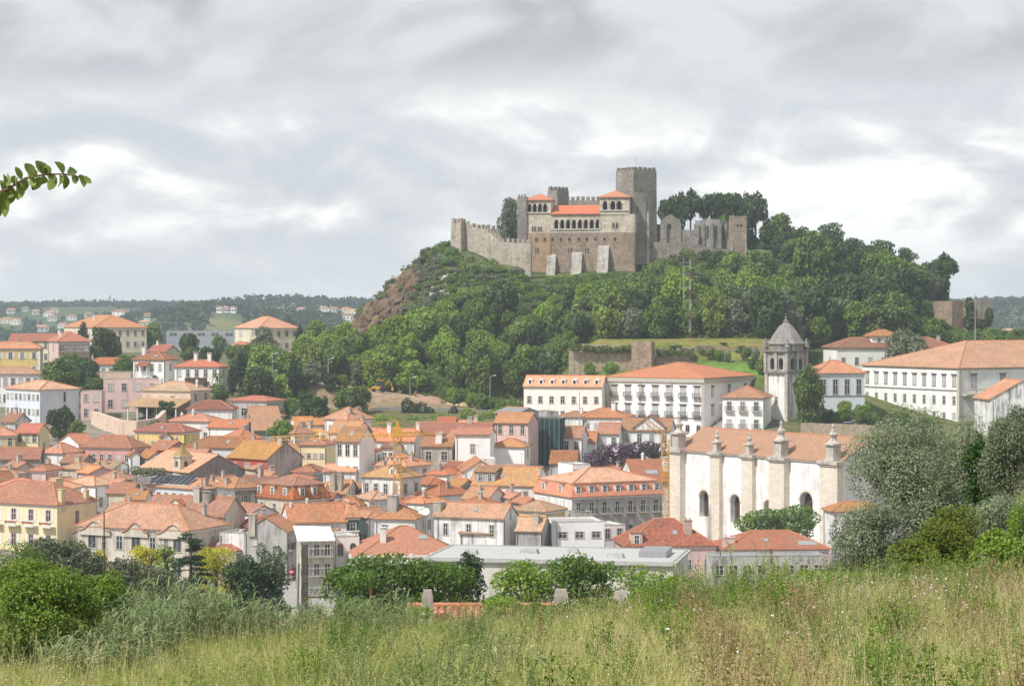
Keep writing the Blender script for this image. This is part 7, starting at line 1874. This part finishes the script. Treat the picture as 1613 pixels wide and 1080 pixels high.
def far_house(px_, row, w_px, d, wall, rc, label, group, roof='hip'):
    d = ray_d(px_, row + max(3.5, w_px*.28), 0, 950, 3400); x = px2(px_, d); z = g1(x, d); w_ = w_px*d/F
    FAR_AT.append((x, d))
    root = tag(empty('far_house', (x, d, z), random.uniform(-.4, .4)), label, 'house', group)
    h_ = min(9.0, max(4.5, rowz(row, d) - z)); dp = w_*.7
    MB().box(-w_/2, w_/2, 0, dp, -6, h_).obj('wall', wallmat(wall), root)
    o = .5; pk = h_ + dp*.22; b = MB(); a, c = -w_/2-o, w_/2+o
    b.add([(a, -o, h_), (c, -o, h_), (c, dp+o, h_), (a, dp+o, h_), (a+dp*.4, dp/2, pk), (c-dp*.4, dp/2, pk)], [(3,2,1,0), (0,1,5,4), (1,2,5), (2,3,4,5), (3,0,4)]); b.obj('roof', roofmat(rc), root)
    for k in range(3):
        b = MB(); xx = -w_/2 + w_*(k+.5)/3; b.box(xx-.6, xx+.6, -.06, .02, h_-3.2, h_-1.6); b.obj('window', M_GLASS, root)
rf = random.Random(5)
fl = [(8, 504, 20), (24, 507, 15), (18, 490, 14), (40, 487, 10), (57, 492, 12), (76, 494, 18), (86, 489, 12), (82, 502, 14), (112, 500, 16), (66, 516, 22), (186, 491, 24), (97, 513, 14), (232, 500, 10), (140, 497, 10), (228, 511, 20)]
for (px_, row, w_) in fl:
    far_house(px_, row, w_, rf.uniform(1350, 1900), rf.choice(('bright', 'white', 'cream', 'bright')), rf.choice(('orange', 'salmon', 'new')), 'small distant house with tiled roof on the far slope beyond the school', 'far houses beyond the school')
for (px_, row, w_) in [(473, 489, 10), (509, 487, 14), (526, 488, 16), (543, 489, 14), (556, 491, 20), (570, 493, 18), (494, 497, 12), (548, 499, 18), (575, 500, 14), (558, 508, 14)]:
    far_house(px_, row, w_, rf.uniform(1500, 2000), rf.choice(('bright', 'white', 'cream')), rf.choice(('orange', 'salmon', 'new')), 'small distant house with tiled roof on the far slope below the cliff', 'far houses below the cliff')
for k in range(10):
    far_house(345 + 10.6*k, 489, 9.6, 2050 + 6*k, 'bright', 'salmon', 'white terraced house in the long row under the far ridge', 'far terrace houses')
far_house(1592, 523, 18, 1300, 'pink', 'salmon', 'distant house glimpsed beyond the gate towers', None)
far_forest()
# ------------------------------------------------------------------ trees between the meadow and the town
def big_tree(name, label, px_, cy, rx, ry, d, n, leaf, mat, seed, trunk_r=.18, cat='tree', aspect=.6, k=16, base_z=None, shell=.4, n_lobe=.36, up=.35, bark=None, fill=False):
    x = px2(px_, d); z0 = g1(x, d) if base_z is None else base_z
    s = d/F; rg = np.random.default_rng(seed)
    root = tag(empty(name, (x, d, z0)), label, cat)
    zc = rowz(cy, d) - z0
    lobes = []
    for (lx, lz, _, a, b_, c) in [(0, 0, 0, 0, 0, 0)]: pass
    lb = lobes_for(1.0, 1.0, 0, k, rg, n_lobe)
    lobes = [(l[0]*rx*s, l[1]*rx*s*.8, zc + l[2]*ry*s, l[3]*rx*s, l[4]*rx*s*.8, l[5]*ry*s) for l in lb]
    if cat == 'bush' or fill:                     # foliage right down to the ground
        zz = zc - ry*s*.5
        while zz > .1:
            for q in range(5):
                lobes.append((rg.uniform(-.75, .75)*rx*s, rg.uniform(-.6, .6)*rx*s, zz, rx*s*.38, rx*s*.38, max(ry*s*.35, .25)))
            zz -= max(ry*s*.35, .3)
        n = int(n*1.35)
    link('crown', crown_mesh('crown', lobes, n, leaf, mat, seed, aspect, .6, up, shell), root)
    b = MB(); hz = max(zc - ry*s*.35, .4)
    b.tube([(0, 0, -.6), (trunk_r*.6, 0, hz*.5), (0, trunk_r, hz)], [trunk_r*1.3, trunk_r, trunk_r*.8], 8)
    for l in lobes[1:14]:
        mid = (l[0]*.5, l[1]*.5, hz + (l[2]-hz)*.55)
        b.tube([(0, trunk_r, hz*.92), mid, (l[0], l[1], l[2])], [trunk_r*.55, trunk_r*.3, trunk_r*.1], 5)
    b.obj('trunk', bark or M_BARK, root)
    return root
G_FRESH = leafmat('fresh', (.14, .25, .028), (.30, .42, .060), .1, .4)
G_LEAFY = leafmat('leafy', (.080, .16, .022), (.18, .28, .042), .1, .35)
G_OLIV2 = leafmat('oleaster', (.095, .137, .060), (.38, .44, .27), .1, .25, .2)
G_DEEP = leafmat('deep', (.034, .070, .024), (.075, .125, .038), .1, .25)
G_OLV3 = leafmat('dull_olive', (.10, .125, .060), (.22, .24, .13), .1, .3)
# row before the white hall
big_tree('street_tree', 'dense green tree in front of the balustraded hall', 590, 922, 92, 56, 150, 20000, .24, G_LEAFY, 101, fill=True)
big_tree('street_tree', 'dense green tree at the corner of the white hall', 685, 918, 72, 56, 152, 17000, .24, G_LEAFY, 102, fill=True)
big_tree('street_tree', 'tall green tree by the gap in front of the white hall', 738, 905, 30, 42, 155, 6000, .24, G_DEEP, 108, fill=True)
big_tree('street_tree', 'loose light green tree before the blank hall wall', 828, 925, 62, 50, 140, 11000, .22, G_FRESH, 103, fill=True)
big_tree('street_tree', 'spreading green tree before the middle of the hall wall', 912, 918, 78, 52, 142, 16000, .22, G_LEAFY, 104, fill=True)
big_tree('street_tree', 'thin leaved tree at the far end of the hall wall', 1012, 925, 56, 44, 138, 6000, .20, G_FRESH, 105, fill=True)
# garden trees before the mansions
big_tree('garden_tree', 'grey green olive before the pale yellow mansion', 105, 890, 78, 55, 200, 13000, .28, G_OLV3, 111)
big_tree('garden_tree', 'second grey green olive below the cream mansion', 190, 908, 58, 36, 205, 9000, .28, G_OLV3, 112, fill=True)
big_tree('golden_tree', 'golden yellow tree before the cream mansion', 232, 878, 30, 22, 260, 11000, .24, G_YELLOW, 113, fill=True)
big_tree('golden_tree', 'golden yellow tree beside the red annex', 340, 876, 36, 22, 262, 12000, .24, G_YELLOW, 114, fill=True)
big_tree('golden_tree', 'small golden tree by the rusty pole', 158, 872, 12, 12, 262, 1200, .34, G_YELLOW, 115, fill=True)
big_tree('garden_tree', 'light green tree behind the cedar', 262, 875, 18, 18, 258, 2000, .34, G_FRESH, 116, fill=True)
big_tree('garden_tree', 'dark clipped tree below the cream mansion', 188, 892, 18, 16, 225, 2400, .3, G_DEEP, 117, fill=True)
big_tree('garden_tree', 'dusky olive under the cedar', 245, 915, 50, 28, 215, 9000, .26, G_OLV3, 118, fill=True)
big_tree('garden_tree', 'dense dark bay tree beside the street', 385, 912, 42, 46, 215, 9000, .3, G_DEEP, 119, shell=.6, fill=True)
big_tree('garden_tree', 'dark glossy tree before the grey gabled house', 428, 912, 30, 34, 218, 7000, .26, G_DEEP, 121, fill=True)
# cedar with tiered boughs
d = 225; x = px2(300, d); z0 = g1(x, d)
root = tag(empty('cedar_tree', (x, d, z0)), 'dark cedar with layered level boughs before the cream mansion', 'tree')
top = rowz(842, d) - z0
MB().tube([(0, 0, -1), (0, 0, top*.5), (.1, 0, top)], [.3, .2, .05], 8).obj('trunk', M_BARK, root)
rg = np.random.default_rng(8); lob = []; bb = MB()
for i in range(13):
    L_ = (1 - i/13)*4.2 + .5
    for k in range(5):
        z = top*(.34 + .62*i/12) + rg.normal(0, .35)
        a = rg.uniform(0, 6.28); l_ = L_*rg.uniform(.6, 1.1)
        bb.beam((0, 0, z), (l_*math.cos(a), l_*math.sin(a), z - .1*l_), .06, .02, 4)
        for q in (.45, .75, 1.0): lob.append((l_*q*math.cos(a), l_*q*math.sin(a), z - .1*l_*q, .75, .75, .16))
bb.obj('bough', M_BARK, root)
link('crown', crown_mesh('crown', lob, 9000, .26, leafmat('cedar', (.030, .060, .030), (.070, .115, .05), .1), 120, .4, .2, .8, .1), root)
# ------------------------------------------------------------------ trees round the meadow
big_tree('locust_tree', 'leafy light green tree at the meadow edge beside the reeds', 50, 968, 120, 98, 42, 26000, .075, leafmat('locust', (.11, .19, .026), (.26, .37, .055), .1, .4), 131, .07, k=22, aspect=.5, n_lobe=.3, fill=True)
big_tree('locust_tree', 'leafy light green sapling between olive and reeds', 155, 940, 52, 50, 48, 9000, .08, leafmat('locust', (.11, .19, .026), (.26, .37, .055), .1, .4), 132, .05, aspect=.5, fill=True)
big_tree('olive_tree', 'large silvery olive tree beside the cathedral view', 1445, 752, 122, 132, 72, 66000, .09, G_OLIV2, 141, .22, k=22, aspect=.36, n_lobe=.30, up=.2, shell=.62, fill=True)
big_tree('olive_tree', 'low silvery olive bough mass leaning over the meadow edge', 1362, 850, 62, 66, 70, 22000, .09, G_OLIV2, 142, .12, k=16, aspect=.36, up=.2, fill=True)
big_tree('olive_tree', 'silvery olive tree at the end of the row', 1592, 725, 52, 100, 70, 20000, .095, G_OLIV2, 143, .14, k=16, aspect=.36, up=.2)
big_tree('olive_tree', 'low silvery olive behind the bright bush', 1560, 830, 64, 70, 68, 18000, .09, G_OLIV2, 144, .12, k=14, aspect=.36, up=.2, fill=True)
big_tree('olive_tree', 'leaning silvery olive crown against the convent block', 1520, 715, 66, 78, 76, 20000, .09, G_OLIV2, 160, .14, k=12, aspect=.36, up=.2, shell=.6, fill=True)
big_tree('bush', 'dense yellow green bush below the large olive', 1500, 850, 62, 58, 64, 15000, .085, leafmat('broom', (.11, .16, .018), (.25, .30, .045), .1, .35), 145, .08, 'bush', .45, 20)
big_tree('bush', 'dense green bush in front of the olive shade', 1440, 885, 52, 42, 62, 9500, .09, leafmat('broom', (.11, .16, .018), (.25, .30, .045), .1, .35), 146, .07, 'bush', .5, 16)
big_tree('bush', 'bright green leafy bush at the end of the meadow', 1588, 890, 62, 66, 58, 12000, .10, G_FRESH, 147, .07, 'bush', .6, 18)
big_tree('bush', 'dark green leaves inside the olive row', 1538, 735, 26, 60, 71, 4000, .12, leafmat('ivy_green', (.03, .085, .010), (.07, .15, .02), .1), 148, .05, 'bush', .7, 10)
big_tree('bush', 'bramble bush with pale flowers at the meadow edge', 1330, 918, 95, 26, 59, 11000, .075, G_FRESH, 149, .03, 'bush', .75, 18)
big_tree('bush', 'low leafy bush with bright shoots below the olives', 1440, 930, 70, 24, 58, 8000, .075, G_FRESH, 150, .03, 'bush', .75, 14)
big_tree('bush', 'small glossy bush beside the tapered chimney', 650, 968, 36, 18, 62, 3200, .085, G_FRESH, 151, .03, 'bush', .5, 10)
big_tree('bush', 'weedy bush in front of the two chimneys', 930, 958, 70, 18, 61, 6500, .075, G_LEAFY, 152, .03, 'bush', .6, 14)
big_tree('bush', 'tangled bush before the third chimney', 1040, 945, 62, 24, 61, 6000, .075, G_FRESH, 153, .03, 'bush', .6, 14)
big_tree('bush', 'dim bush under the locust tree', 60, 1055, 80, 34, 50, 6000, .085, G_LEAFY, 154, .03, 'bush', .6, 14)

for i, (px_, cy, rx_, ry_, d_, m_) in enumerate(((1070, 935, 40, 30, 63, G_FRESH), (1150, 945, 70, 20, 62, G_FRESH), (1230, 935, 60, 26, 64, G_LEAFY), (1290, 930, 50, 30, 66, G_LEAFY), (1390, 930, 60, 36, 66, G_DEEP), (1480, 925, 60, 40, 65, G_LEAFY), (1560, 935, 70, 40, 60, G_FRESH), (1610, 850, 40, 70, 66, G_FRESH), (790, 962, 50, 16, 63, G_FRESH), (860, 965, 50, 16, 62, G_LEAFY), (570, 968, 50, 18, 66, G_LEAFY), (30, 905, 60, 50, 66, G_LEAFY))):
    big_tree('bush', 'leafy thicket in the hedge along the meadow edge', px_, cy + random.uniform(-8, 4), rx_*random.uniform(.7, 1), ry_*random.uniform(.9, 1.5), d_, 9000, .062, m_, 400+i, .03, 'bush', .6, 14)['group'] = 'thickets of the meadow hedge'
# ------------------------------------------------------------------ meadow grass
def blades(N, xf, df, hmin, hmax, wid, lean, rg, segs=3, drop=.0):
    """curved tapering blades as quads; xf, df arrays of roots"""
    z = gz(xf, df)
    a = rg.uniform(0, 2*math.pi, N); h = rg.uniform(hmin, hmax, N)*rg.uniform(.6, 1.1, N)
    ln = h*np.abs(rg.normal(lean, lean*.6, N))
    dx, dy = np.cos(a)*ln, np.sin(a)*ln
    wa = rg.uniform(0, 2*math.pi, N); wx, wy = np.cos(wa)*wid/2, np.sin(wa)*wid/2
    V = []
    ts = np.linspace(0, 1, segs+1)
    def pt(t):
        return xf + dx*t**1.8, df + dy*t**1.8, z - .05 + h*(t - drop*t**3)
    for i in range(segs):
        t0, t1 = ts[i], ts[i+1]
        x0, y0, z0 = pt(t0); x1, y1, z1 = pt(t1)
        w0, w1 = 1 - t0*.75, 1 - t1*.75
        V.append(np.stack([np.stack([x0-wx*w0, y0-wy*w0, z0], 1), np.stack([x0+wx*w0, y0+wy*w0, z0], 1), np.stack([x1+wx*w1, y1+wy*w1, z1], 1), np.stack([x1-wx*w1, y1-wy*w1, z1], 1)], 1))
    tip = pt(1.0)
    return np.concatenate(V, 0), tip, h
def meadow():
    rg = np.random.default_rng(77)
    def roots(N, d0=17, d1=67):
        d = np.sqrt(rg.uniform(d0**2, d1**2, N)); x = rg.uniform(-.275, .275, N)*d
        return x, d
    G1 = leafmat('meadow_green', (.20, .29, .045), (.58, .58, .17), 0, .42)
    G2 = leafmat('meadow_straw', (.50, .43, .20), (.74, .64, .36), 0, .4)
    # green undergrowth of blades
    x, d = roots(95000)
    patch = 1.2*vnoise(x/2.2, d/4.0) + .7*vnoise(x/.7, d/1.2)
    hs_ = np.clip(.85 + .55*vnoise(x/1.3 + 2, d/2.0) + .35*vnoise(x/.45, d/.7), .35, 1.7)
    V, tip, h = blades(len(x), x, d, .26*hs_, .60*hs_, .011, .35, rg, 2, .15)
    t = np.clip(.45 + .28*np.tile(patch, 2) + rg.uniform(-.35, .35, 2*len(x)), 0, 1)
    tag(link('meadow_grass', fast_mesh('meadow_grass', V.reshape(-1, 3), 4, G1, np.repeat(t, 4))), 'green grass of the meadow', 'grass', kind='stuff')
    # dry stalks with seed heads
    x, d = roots(44000)
    dry = vnoise(x/2.3 + 5, d/3.1) + .35*vnoise(x/.8, d/1.2) + np.clip((x/d)*3.5, -.5, .75)
    keep = rg.random(len(x)) < np.clip(.46 + .62*dry, .04, 1)
    x, d = x[keep], d[keep]
    hs_ = np.clip(.9 + .4*vnoise(x/1.1 + 7, d/1.7), .5, 1.35)
    V, tip, h = blades(len(x), x, d, .5*hs_, 1.15*hs_, .0075, .24, rg, 3, .05)
    tx, ty, tz_ = tip
    k = 5; n = len(x)
    sp = np.stack([np.repeat(tx, k), np.repeat(ty, k), np.repeat(tz_, k)], 1) + np.stack([rg.normal(0, .018, n*k), rg.normal(0, .018, n*k), -rg.uniform(0, .16, n*k)], 1)
    S = leaf_quads(sp, np.tile([0, 0, 1.0], (n*k, 1)), 1, .024, .42, rg, .2, .8)
    A = np.concatenate([V.reshape(-1, 3), S], 0)
    t = np.concatenate([np.repeat(np.tile(rg.random(n), 3), 4), np.repeat(rg.uniform(.3, 1, n*k), 4)])
    tag(link('dry_grass', fast_mesh('dry_grass', A, 4, G2, t)), 'straw coloured seeding grass of the meadow', 'grass', kind='stuff')
    # tussocks of long arching blades
    x, d = roots(1500, 17, 64); k = 46; n = len(x)
    hx = np.repeat(rg.uniform(.5, 1.15, n), k)
    X2, D2 = np.repeat(x, k) + rg.normal(0, .07, n*k), np.repeat(d, k) + rg.normal(0, .07, n*k)
    V, tip, h = blades(n*k, X2, D2, .5*hx, 1.0*hx, .010, .62, rg, 3, .32)
    tag(link('grass_tussocks', fast_mesh('grass_tussocks', V.reshape(-1, 3), 4, leafmat('tussock', (.15, .24, .045), (.54, .53, .19), 0, .4), np.repeat(np.tile(np.clip(np.repeat(rg.random(n), k) + rg.normal(0, .12, n*k), 0, 1), 3), 4))), 'arching grass tussocks of the meadow', 'grass', kind='stuff')
    # leafy weeds in patches
    x, d = roots(9000)
    w_ = vnoise(x/1.3 + 9, d/1.9 + 2) + .4*vnoise(x/.5, d/.6)
    keep = (w_ > .30) | (d > 59)
    x, d = x[keep], d[keep]; n = len(x); k = 26
    hh = rg.uniform(.25, .95, n)*(.5 + .5*rg.random(n))
    pz = gz(x, d)
    pts = np.stack([np.repeat(x, k) + rg.normal(0, .10, n*k), np.repeat(d, k) + rg.normal(0, .10, n*k), np.repeat(pz, k) + np.repeat(hh, k)*rg.uniform(.1, 1, n*k)], 1)
    S = leaf_quads(pts, np.tile([0, 0, 1.0], (n*k, 1)), 1, .042, .45, rg, .3, .6)
    tag(link('meadow_weeds', fast_mesh('meadow_weeds', S, 4, leafmat('weeds', (.075, .14, .025), (.21, .29, .06), 0, .35), np.repeat(np.repeat(rg.random(n), k), 4))), 'leafy weeds scattered through the meadow', 'weeds', kind='stuff')
    # flowers
    fl = []
    for (px_, row, sx_, sy_, c) in ((1065, 985, 30, 14, 10), (1240, 985, 60, 22, 12), (1270, 915, 45, 10, 30), (1330, 920, 60, 14, 24), (1420, 918, 50, 12, 18), (870, 945, 40, 14, 22), (905, 955, 40, 10, 10), (1410, 945, 70, 20, 26), (1500, 935, 50, 16, 14), (1180, 980, 60, 20, 8), (680, 975, 12, 8, 6), (960, 960, 50, 12, 8)):
        for _ in range(c): fl.append((rg.normal(px_, sx_), rg.normal(row, sy_)))
    pts = []
    for (px_, row) in fl:
        d = min(62.0, ray_d(px_, min(max(row, 925), 1060), .55, 18, 63)); d = min(d, 61.0)
        pts.append((px2(px_, d), d, g1(px2(px_, d), d) + rg.uniform(.5, .8)))
    pts = np.array(pts)
    S = leaf_quads(np.repeat(pts, 6, 0), np.tile([0, -.4, 1.0], (len(pts)*6, 1)), 1, .030, .6, rg, .9, .4, .008)
    m, t_, o_ = newmat('petal')
    at = nd(t_, 'ShaderNodeAttribute', attribute_name='tint').outputs['Fac']
    bsdf(t_, o_, mixc(t_, at, (.80, .78, .74), (.62, .42, .60)), .7)
    tag(link('wildflowers', fast_mesh('wildflowers', S, 4, m, np.repeat(np.repeat((rg.random(len(pts)) > .6)*.8, 6), 4))), 'white and mauve wild flowers in the meadow', 'flowers', kind='stuff')
meadow()
# leafy weeds and brambles standing in the grass
WEED = []
for i, (m_, sz_) in enumerate(((G_FRESH, .05), (G_LEAFY, .05), (leafmat('sage', (.16, .22, .08), (.34, .40, .18), .1, .35), .04), (leafmat('dryweed', (.28, .20, .09), (.46, .36, .18), .1, .3), .04))):
    rg = np.random.default_rng(700+i); n = 900
    st = rg.normal(0, .17, (26, 2)); idx = rg.integers(0, 26, n); f_ = rg.random(n)**.7; hgt_ = rg.uniform(.45, 1.0, 26)
    pts = np.stack([st[idx, 0]*(.4+f_) + rg.normal(0, .03, n), st[idx, 1]*(.4+f_) + rg.normal(0, .03, n), f_*hgt_[idx]], 1)
    cm = fast_mesh('foliage', leaf_quads(pts, np.tile([0, 0, 1.], (n, 1)), 1, sz_, .42, rg, .3, .6), 4, m_, np.repeat(rg.random(n), 4))
    b = MB()
    for q in range(26): b.beam((st[q, 0]*.4, st[q, 1]*.4, -.05), (st[q, 0]*1.4, st[q, 1]*1.4, hgt_[q]), .006, .002, 3)
    WEED.append((cm, b.mesh('stem', m_)))
rw = random.Random(44)
def weed(px_, d, s, k, label, group):
    x = px2(px_, d); root = tag(empty('weed_plant', (x, d, g1(x, d)-.03), rw.uniform(0, 6.28)), label, 'weed', group)
    root.scale = (s*rw.uniform(.9, 1.5), s*rw.uniform(.9, 1.5), s)
    link('foliage', WEED[k][0], root); tag(link('stem', WEED[k][1], root), kind='stuff')
KN = ('fresh green', 'deep green', 'grey green', 'dry brown')
for _ in range(150):
    d = math.sqrt(rw.uniform(19**2, 60**2)); px_ = rw.uniform(-30, 1640) if rw.random() < .6 else rw.gauss(1350, 220)
    if px_ < 420 and d < 52: continue
    k = rw.choice((0, 0, 1, 2, 3, 3) if px_ > 1000 else (0, 1, 1, 2, 2))
    weed(px_, d, rw.uniform(.6, 1.25), k, KN[k] + ' leafy weed plant standing in the meadow grass', KN[k] + ' weeds in the meadow')
for i in range(46):
    px_ = 1030 + 12.6*i + rw.uniform(-8, 8); k = rw.choice((0, 0, 1, 2))
    weed(px_, rw.uniform(53, 62), rw.uniform(.8, 1.35), k, KN[k] + ' tall weed in the ragged hedge foot', KN[k] + ' weeds of the hedge foot')
# reed clumps
M_REED = leafmat('reed', (.14, .21, .080), (.36, .43, .20), .1, .35)
def reeds(label, px_, d, w_px, hgt, n_st, seed, name='reed_clump', mat=None):
    rg = np.random.default_rng(seed); x = px2(px_, d); z0 = g1(x, d)
    root = tag(empty(name, (x, d, z0)), label, 'reeds')
    s = d/F; st = MB(); Vs = []; ts_ = []
    for i in range(n_st):
        ox = rg.uniform(-1, 1)*w_px*s; oy = rg.normal(0, .8)
        oz = g1(x+ox, d+oy) - z0
        H = hgt*rg.uniform(.55, 1.08); lx, ly = rg.normal(0, .14)*H, rg.normal(0, .14)*H
        st.tube([(ox, oy, oz-.1), (ox+lx*.4, oy+ly*.4, oz+H*.6), (ox+lx, oy+ly, oz+H)], [.012, .009, .004], 4)
        for k in range(15):
            f_ = .18 + .82*k/14; bx, by, bz = ox+lx*f_**1.3, oy+ly*f_**1.3, oz+H*f_
            a = rg.uniform(0, 6.28); L_ = rg.uniform(.35, .75)*min(1, .5+f_*.6); e = rg.uniform(.5, 1.25); wd = rg.uniform(.010, .02)
            pv_ = None; tv = rg.random()
            for q in range(5):
                t = q/4; r_ = L_*t*math.cos(e); zq = bz + L_*(math.sin(e)*t - .62*t*t)
                c = np.array((bx + r_*math.cos(a), by + r_*math.sin(a), zq)); sd_ = np.array((-math.sin(a), math.cos(a), .25))*wd*(1.05 - t)
                if pv_ is not None: Vs.append([pv_[0]-pv_[1], pv_[0]+pv_[1], c+sd_, c-sd_]); ts_.append(tv)
                pv_ = (c, sd_)
    tag(st.obj('stem', mat or M_REED, root), kind='stuff')
    V = np.array(Vs).reshape(-1, 3)
    link('foliage', fast_mesh('foliage', V, 4, mat or M_REED, np.repeat(np.array(ts_), 4)), root)
for i, (px_, d, w_, h_, n_) in enumerate(((165, 42, 60, 1.0, 60), (220, 47, 62, 1.35, 80), (275, 53, 60, 1.6, 80), (340, 54, 55, 1.35, 65), (400, 56, 50, 1.0, 50), (455, 57, 45, .7, 40), (525, 57, 50, .9, 44), (590, 57, 45, 1.0, 40), (120, 40, 40, .8, 35), (640, 58, 40, .8, 20))):
    reeds('green giant reed clump in the belt along the meadow edge', px_, d, w_, h_, n_, 200+i)
    bpy.data.objects[-1] if False else None
for o in list(COL.objects):
    if o.name.startswith('reed_clump'): o['group'] = 'reed clumps of the belt'
reeds('tall loose reeds standing before the grey shed', 1180, 55, 26, 1.6, 12, 301, mat=leafmat('reed_light', (.22, .29, .08), (.44, .48, .19), .1, .4))
reeds('short light reeds beside the hall corner', 1085, 57, 26, 1.2, 14, 302, mat=leafmat('reed_light', (.22, .29, .08), (.44, .48, .19), .1, .4))
reeds('sparse reeds leaning beside the bramble bush', 1235, 56, 26, 1.2, 12, 303, mat=leafmat('reed_light', (.22, .29, .08), (.44, .48, .19), .1, .4))
# brown seeding dock stalks
for (px_, d, h_, lab) in ((850, 46, .95, 'rust brown seeding dock stalk in the open meadow'), (709*.26+400, 57, 1.3, 'brown dry stalk between the reeds and the tapered chimney'), (1215, 56, 1.5, 'brown dry stem beside the tall loose reeds')):
    x = px2(px_, d); rg = np.random.default_rng(int(px_)); root = tag(empty('dock_stalk', (x, d, g1(x, d))), lab, 'plant')
    MB().tube([(0, 0, -.1), (.02, 0, h_*.5), (-.01, 0, h_)], [.008, .006, .003], 5).obj('stem', plain('dry_stem', (.22, .12, .06)), root)
    n = 260; pts = np.stack([rg.normal(0, .022, n), rg.normal(0, .022, n), rg.uniform(h_*.45, h_, n)], 1)
    link('seed_head', fast_mesh('seed_head', leaf_quads(pts, np.tile([0, 0, 1.], (n, 1)), 1, .03, .7, rg), 4, leafmat('dock', (.20, .085, .035), (.33, .16, .07), 0), np.repeat(rg.random(n), 4)), root)
# eucalyptus spray reaching into view
d = 5.0
def BP(px_, row, dd=0.0): return P(px_, row, d+dd)
root = tag(empty('eucalyptus_sapling', (-1.95, d+.2, g1(-1.95, d+.2))), 'eucalyptus spray of round paired leaves reaching in against the sky', 'tree')
o0 = root.location
M_EUC = leafmat('eucalyptus', (.11, .165, .050), (.25, .33, .09), 0, .4)
line = [BP(-240, 392), BP(-120, 352), BP(0, 303), BP(20, 293), BP(40, 281), BP(70, 275), BP(100, 274), BP(128, 279), BP(137, 281)]
MB().tube([p - o0 for p in [Vector((-1.95, d+.2, 0.12))] + line], [.012, .009, .006, .004, .003, .0026, .002, .0016, .0012, .0008], 6).obj('branch', plain('twig', (.16, .10, .06)), root)
MB().tube([(0, 0, -.3), (.03, 0, 1.2), (0, 0, 2.6)], [.03, .022, .01], 8).obj('trunk', M_BARKG, root)
def leaf_obj(base, tip, width, fold, seed):
    base = base - o0; tip = tip - o0; ax = tip - base; L_ = ax.length; ax.normalize()
    rr_ = random.Random(seed)
    sd_ = ax.cross(Vector((rr_.uniform(-.6, .6), -1, rr_.uniform(-.4, .4)))).normalized(); nn = ax.cross(sd_)
    prof = [(0, .02), (.12, .55), (.32, .95), (.55, 1.0), (.78, .72), (.93, .32), (1.0, .0)]
    V, Fc = [], []
    for (t, w_) in prof:
        c = base + ax*(L_*t) + nn*(.12*L_*math.sin(t*2.6))
        for s_ in (-1, 0, 1): V.append(c + sd_*(s_*width*.5*w_) + nn*(abs(s_)*fold*width*w_))
    for i in range(len(prof)-1):
        for k in (0, 1): Fc.append((i*3+k, i*3+k+1, (i+1)*3+k+1, (i+1)*3+k))
    me = bpy.data.meshes.new('leaf'); me.from_pydata(V, [], Fc); me.materials.append(M_EUC)
    a = me.attributes.new('tint', 'FLOAT', 'POINT'); tv = rr_.random(); a.data.foreach_set('value', [tv]*len(V))
    me.polygons.foreach_set('use_smooth', [True]*len(Fc))
    link('leaf', me, root)
k_ = 180/1613.0
LV = [((1190, 420), (1290, 520), 9), ((1120, 400), (1180, 590), 13), ((1080, 390), (985, 285), 12), ((915, 390), (885, 620), 14), ((890, 400), (755, 240), 14), ((780, 410), (690, 620), 14), ((730, 400), (505, 205), 17), ((640, 430), (580, 545), 12), ((620, 430), (560, 260), 15), ((560, 440), (450, 625), 15), ((500, 400), (345, 250), 14), ((430, 440), (480, 560), 12), ((330, 460), (350, 640), 13), ((300, 480), (215, 300), 11), ((260, 500), (235, 760), 17), ((190, 540), (240, 420), 12), ((150, 560), (125, 830), 17), ((110, 570), (100, 360), 8), ((70, 560), (35, 400), 9), ((60, 600), (190, 700), 15), ((20, 640), (50, 860), 14), ((-20, 640), (60, 1010), 18), ((-60, 660), (20, 1000), 16), ((-40, 620), (-60, 400), 12), ((-110, 660), (-100, 1000), 16), ((-140, 680), (-190, 440), 14), ((20, 600), (150, 560), 14), ((230, 500), (330, 560), 13), ((400, 440), (520, 350), 12), ((660, 420), (760, 470), 12), ((1020, 395), (1075, 520), 11), ((960, 395), (1000, 300), 11), ((840, 400), (800, 560), 13), ((700, 420), (640, 290), 13), ((590, 435), (520, 560), 13), ((470, 430), (400, 330), 12), ((380, 450), (300, 620), 13), ((220, 520), (160, 420), 12), ((90, 570), (60, 780), 14), ((40, 600), (-20, 480), 12)]
for i, (b_, t_, w_) in enumerate(LV):
    leaf_obj(BP(b_[0]*k_, 230 + b_[1]*k_, random.uniform(-.02, .02)), BP(t_[0]*k_, 230 + t_[1]*k_, random.uniform(-.03, .03)), w_*d/F*1.05, random.uniform(.05, .3), i)
# ------------------------------------------------------------------ haze
LOWEST = min(v.co.z for v in bpy.data.meshes['ground'].vertices)
m, t_, o_ = newmat('haze')
pvn = nd(t_, 'ShaderNodeVolumePrincipled', {'Color': (.74, .85, 1.0, 1), 'Density': .00016, 'Anisotropy': .1})
t_.links.new(pvn.outputs[0], o_.inputs['Volume'])
tag(MB().box(-8000, 8000, -100, 4700, LOWEST - 1.0, 56).obj('haze', m), 'thin pale haze filling the valley air', 'haze', kind='stuff')
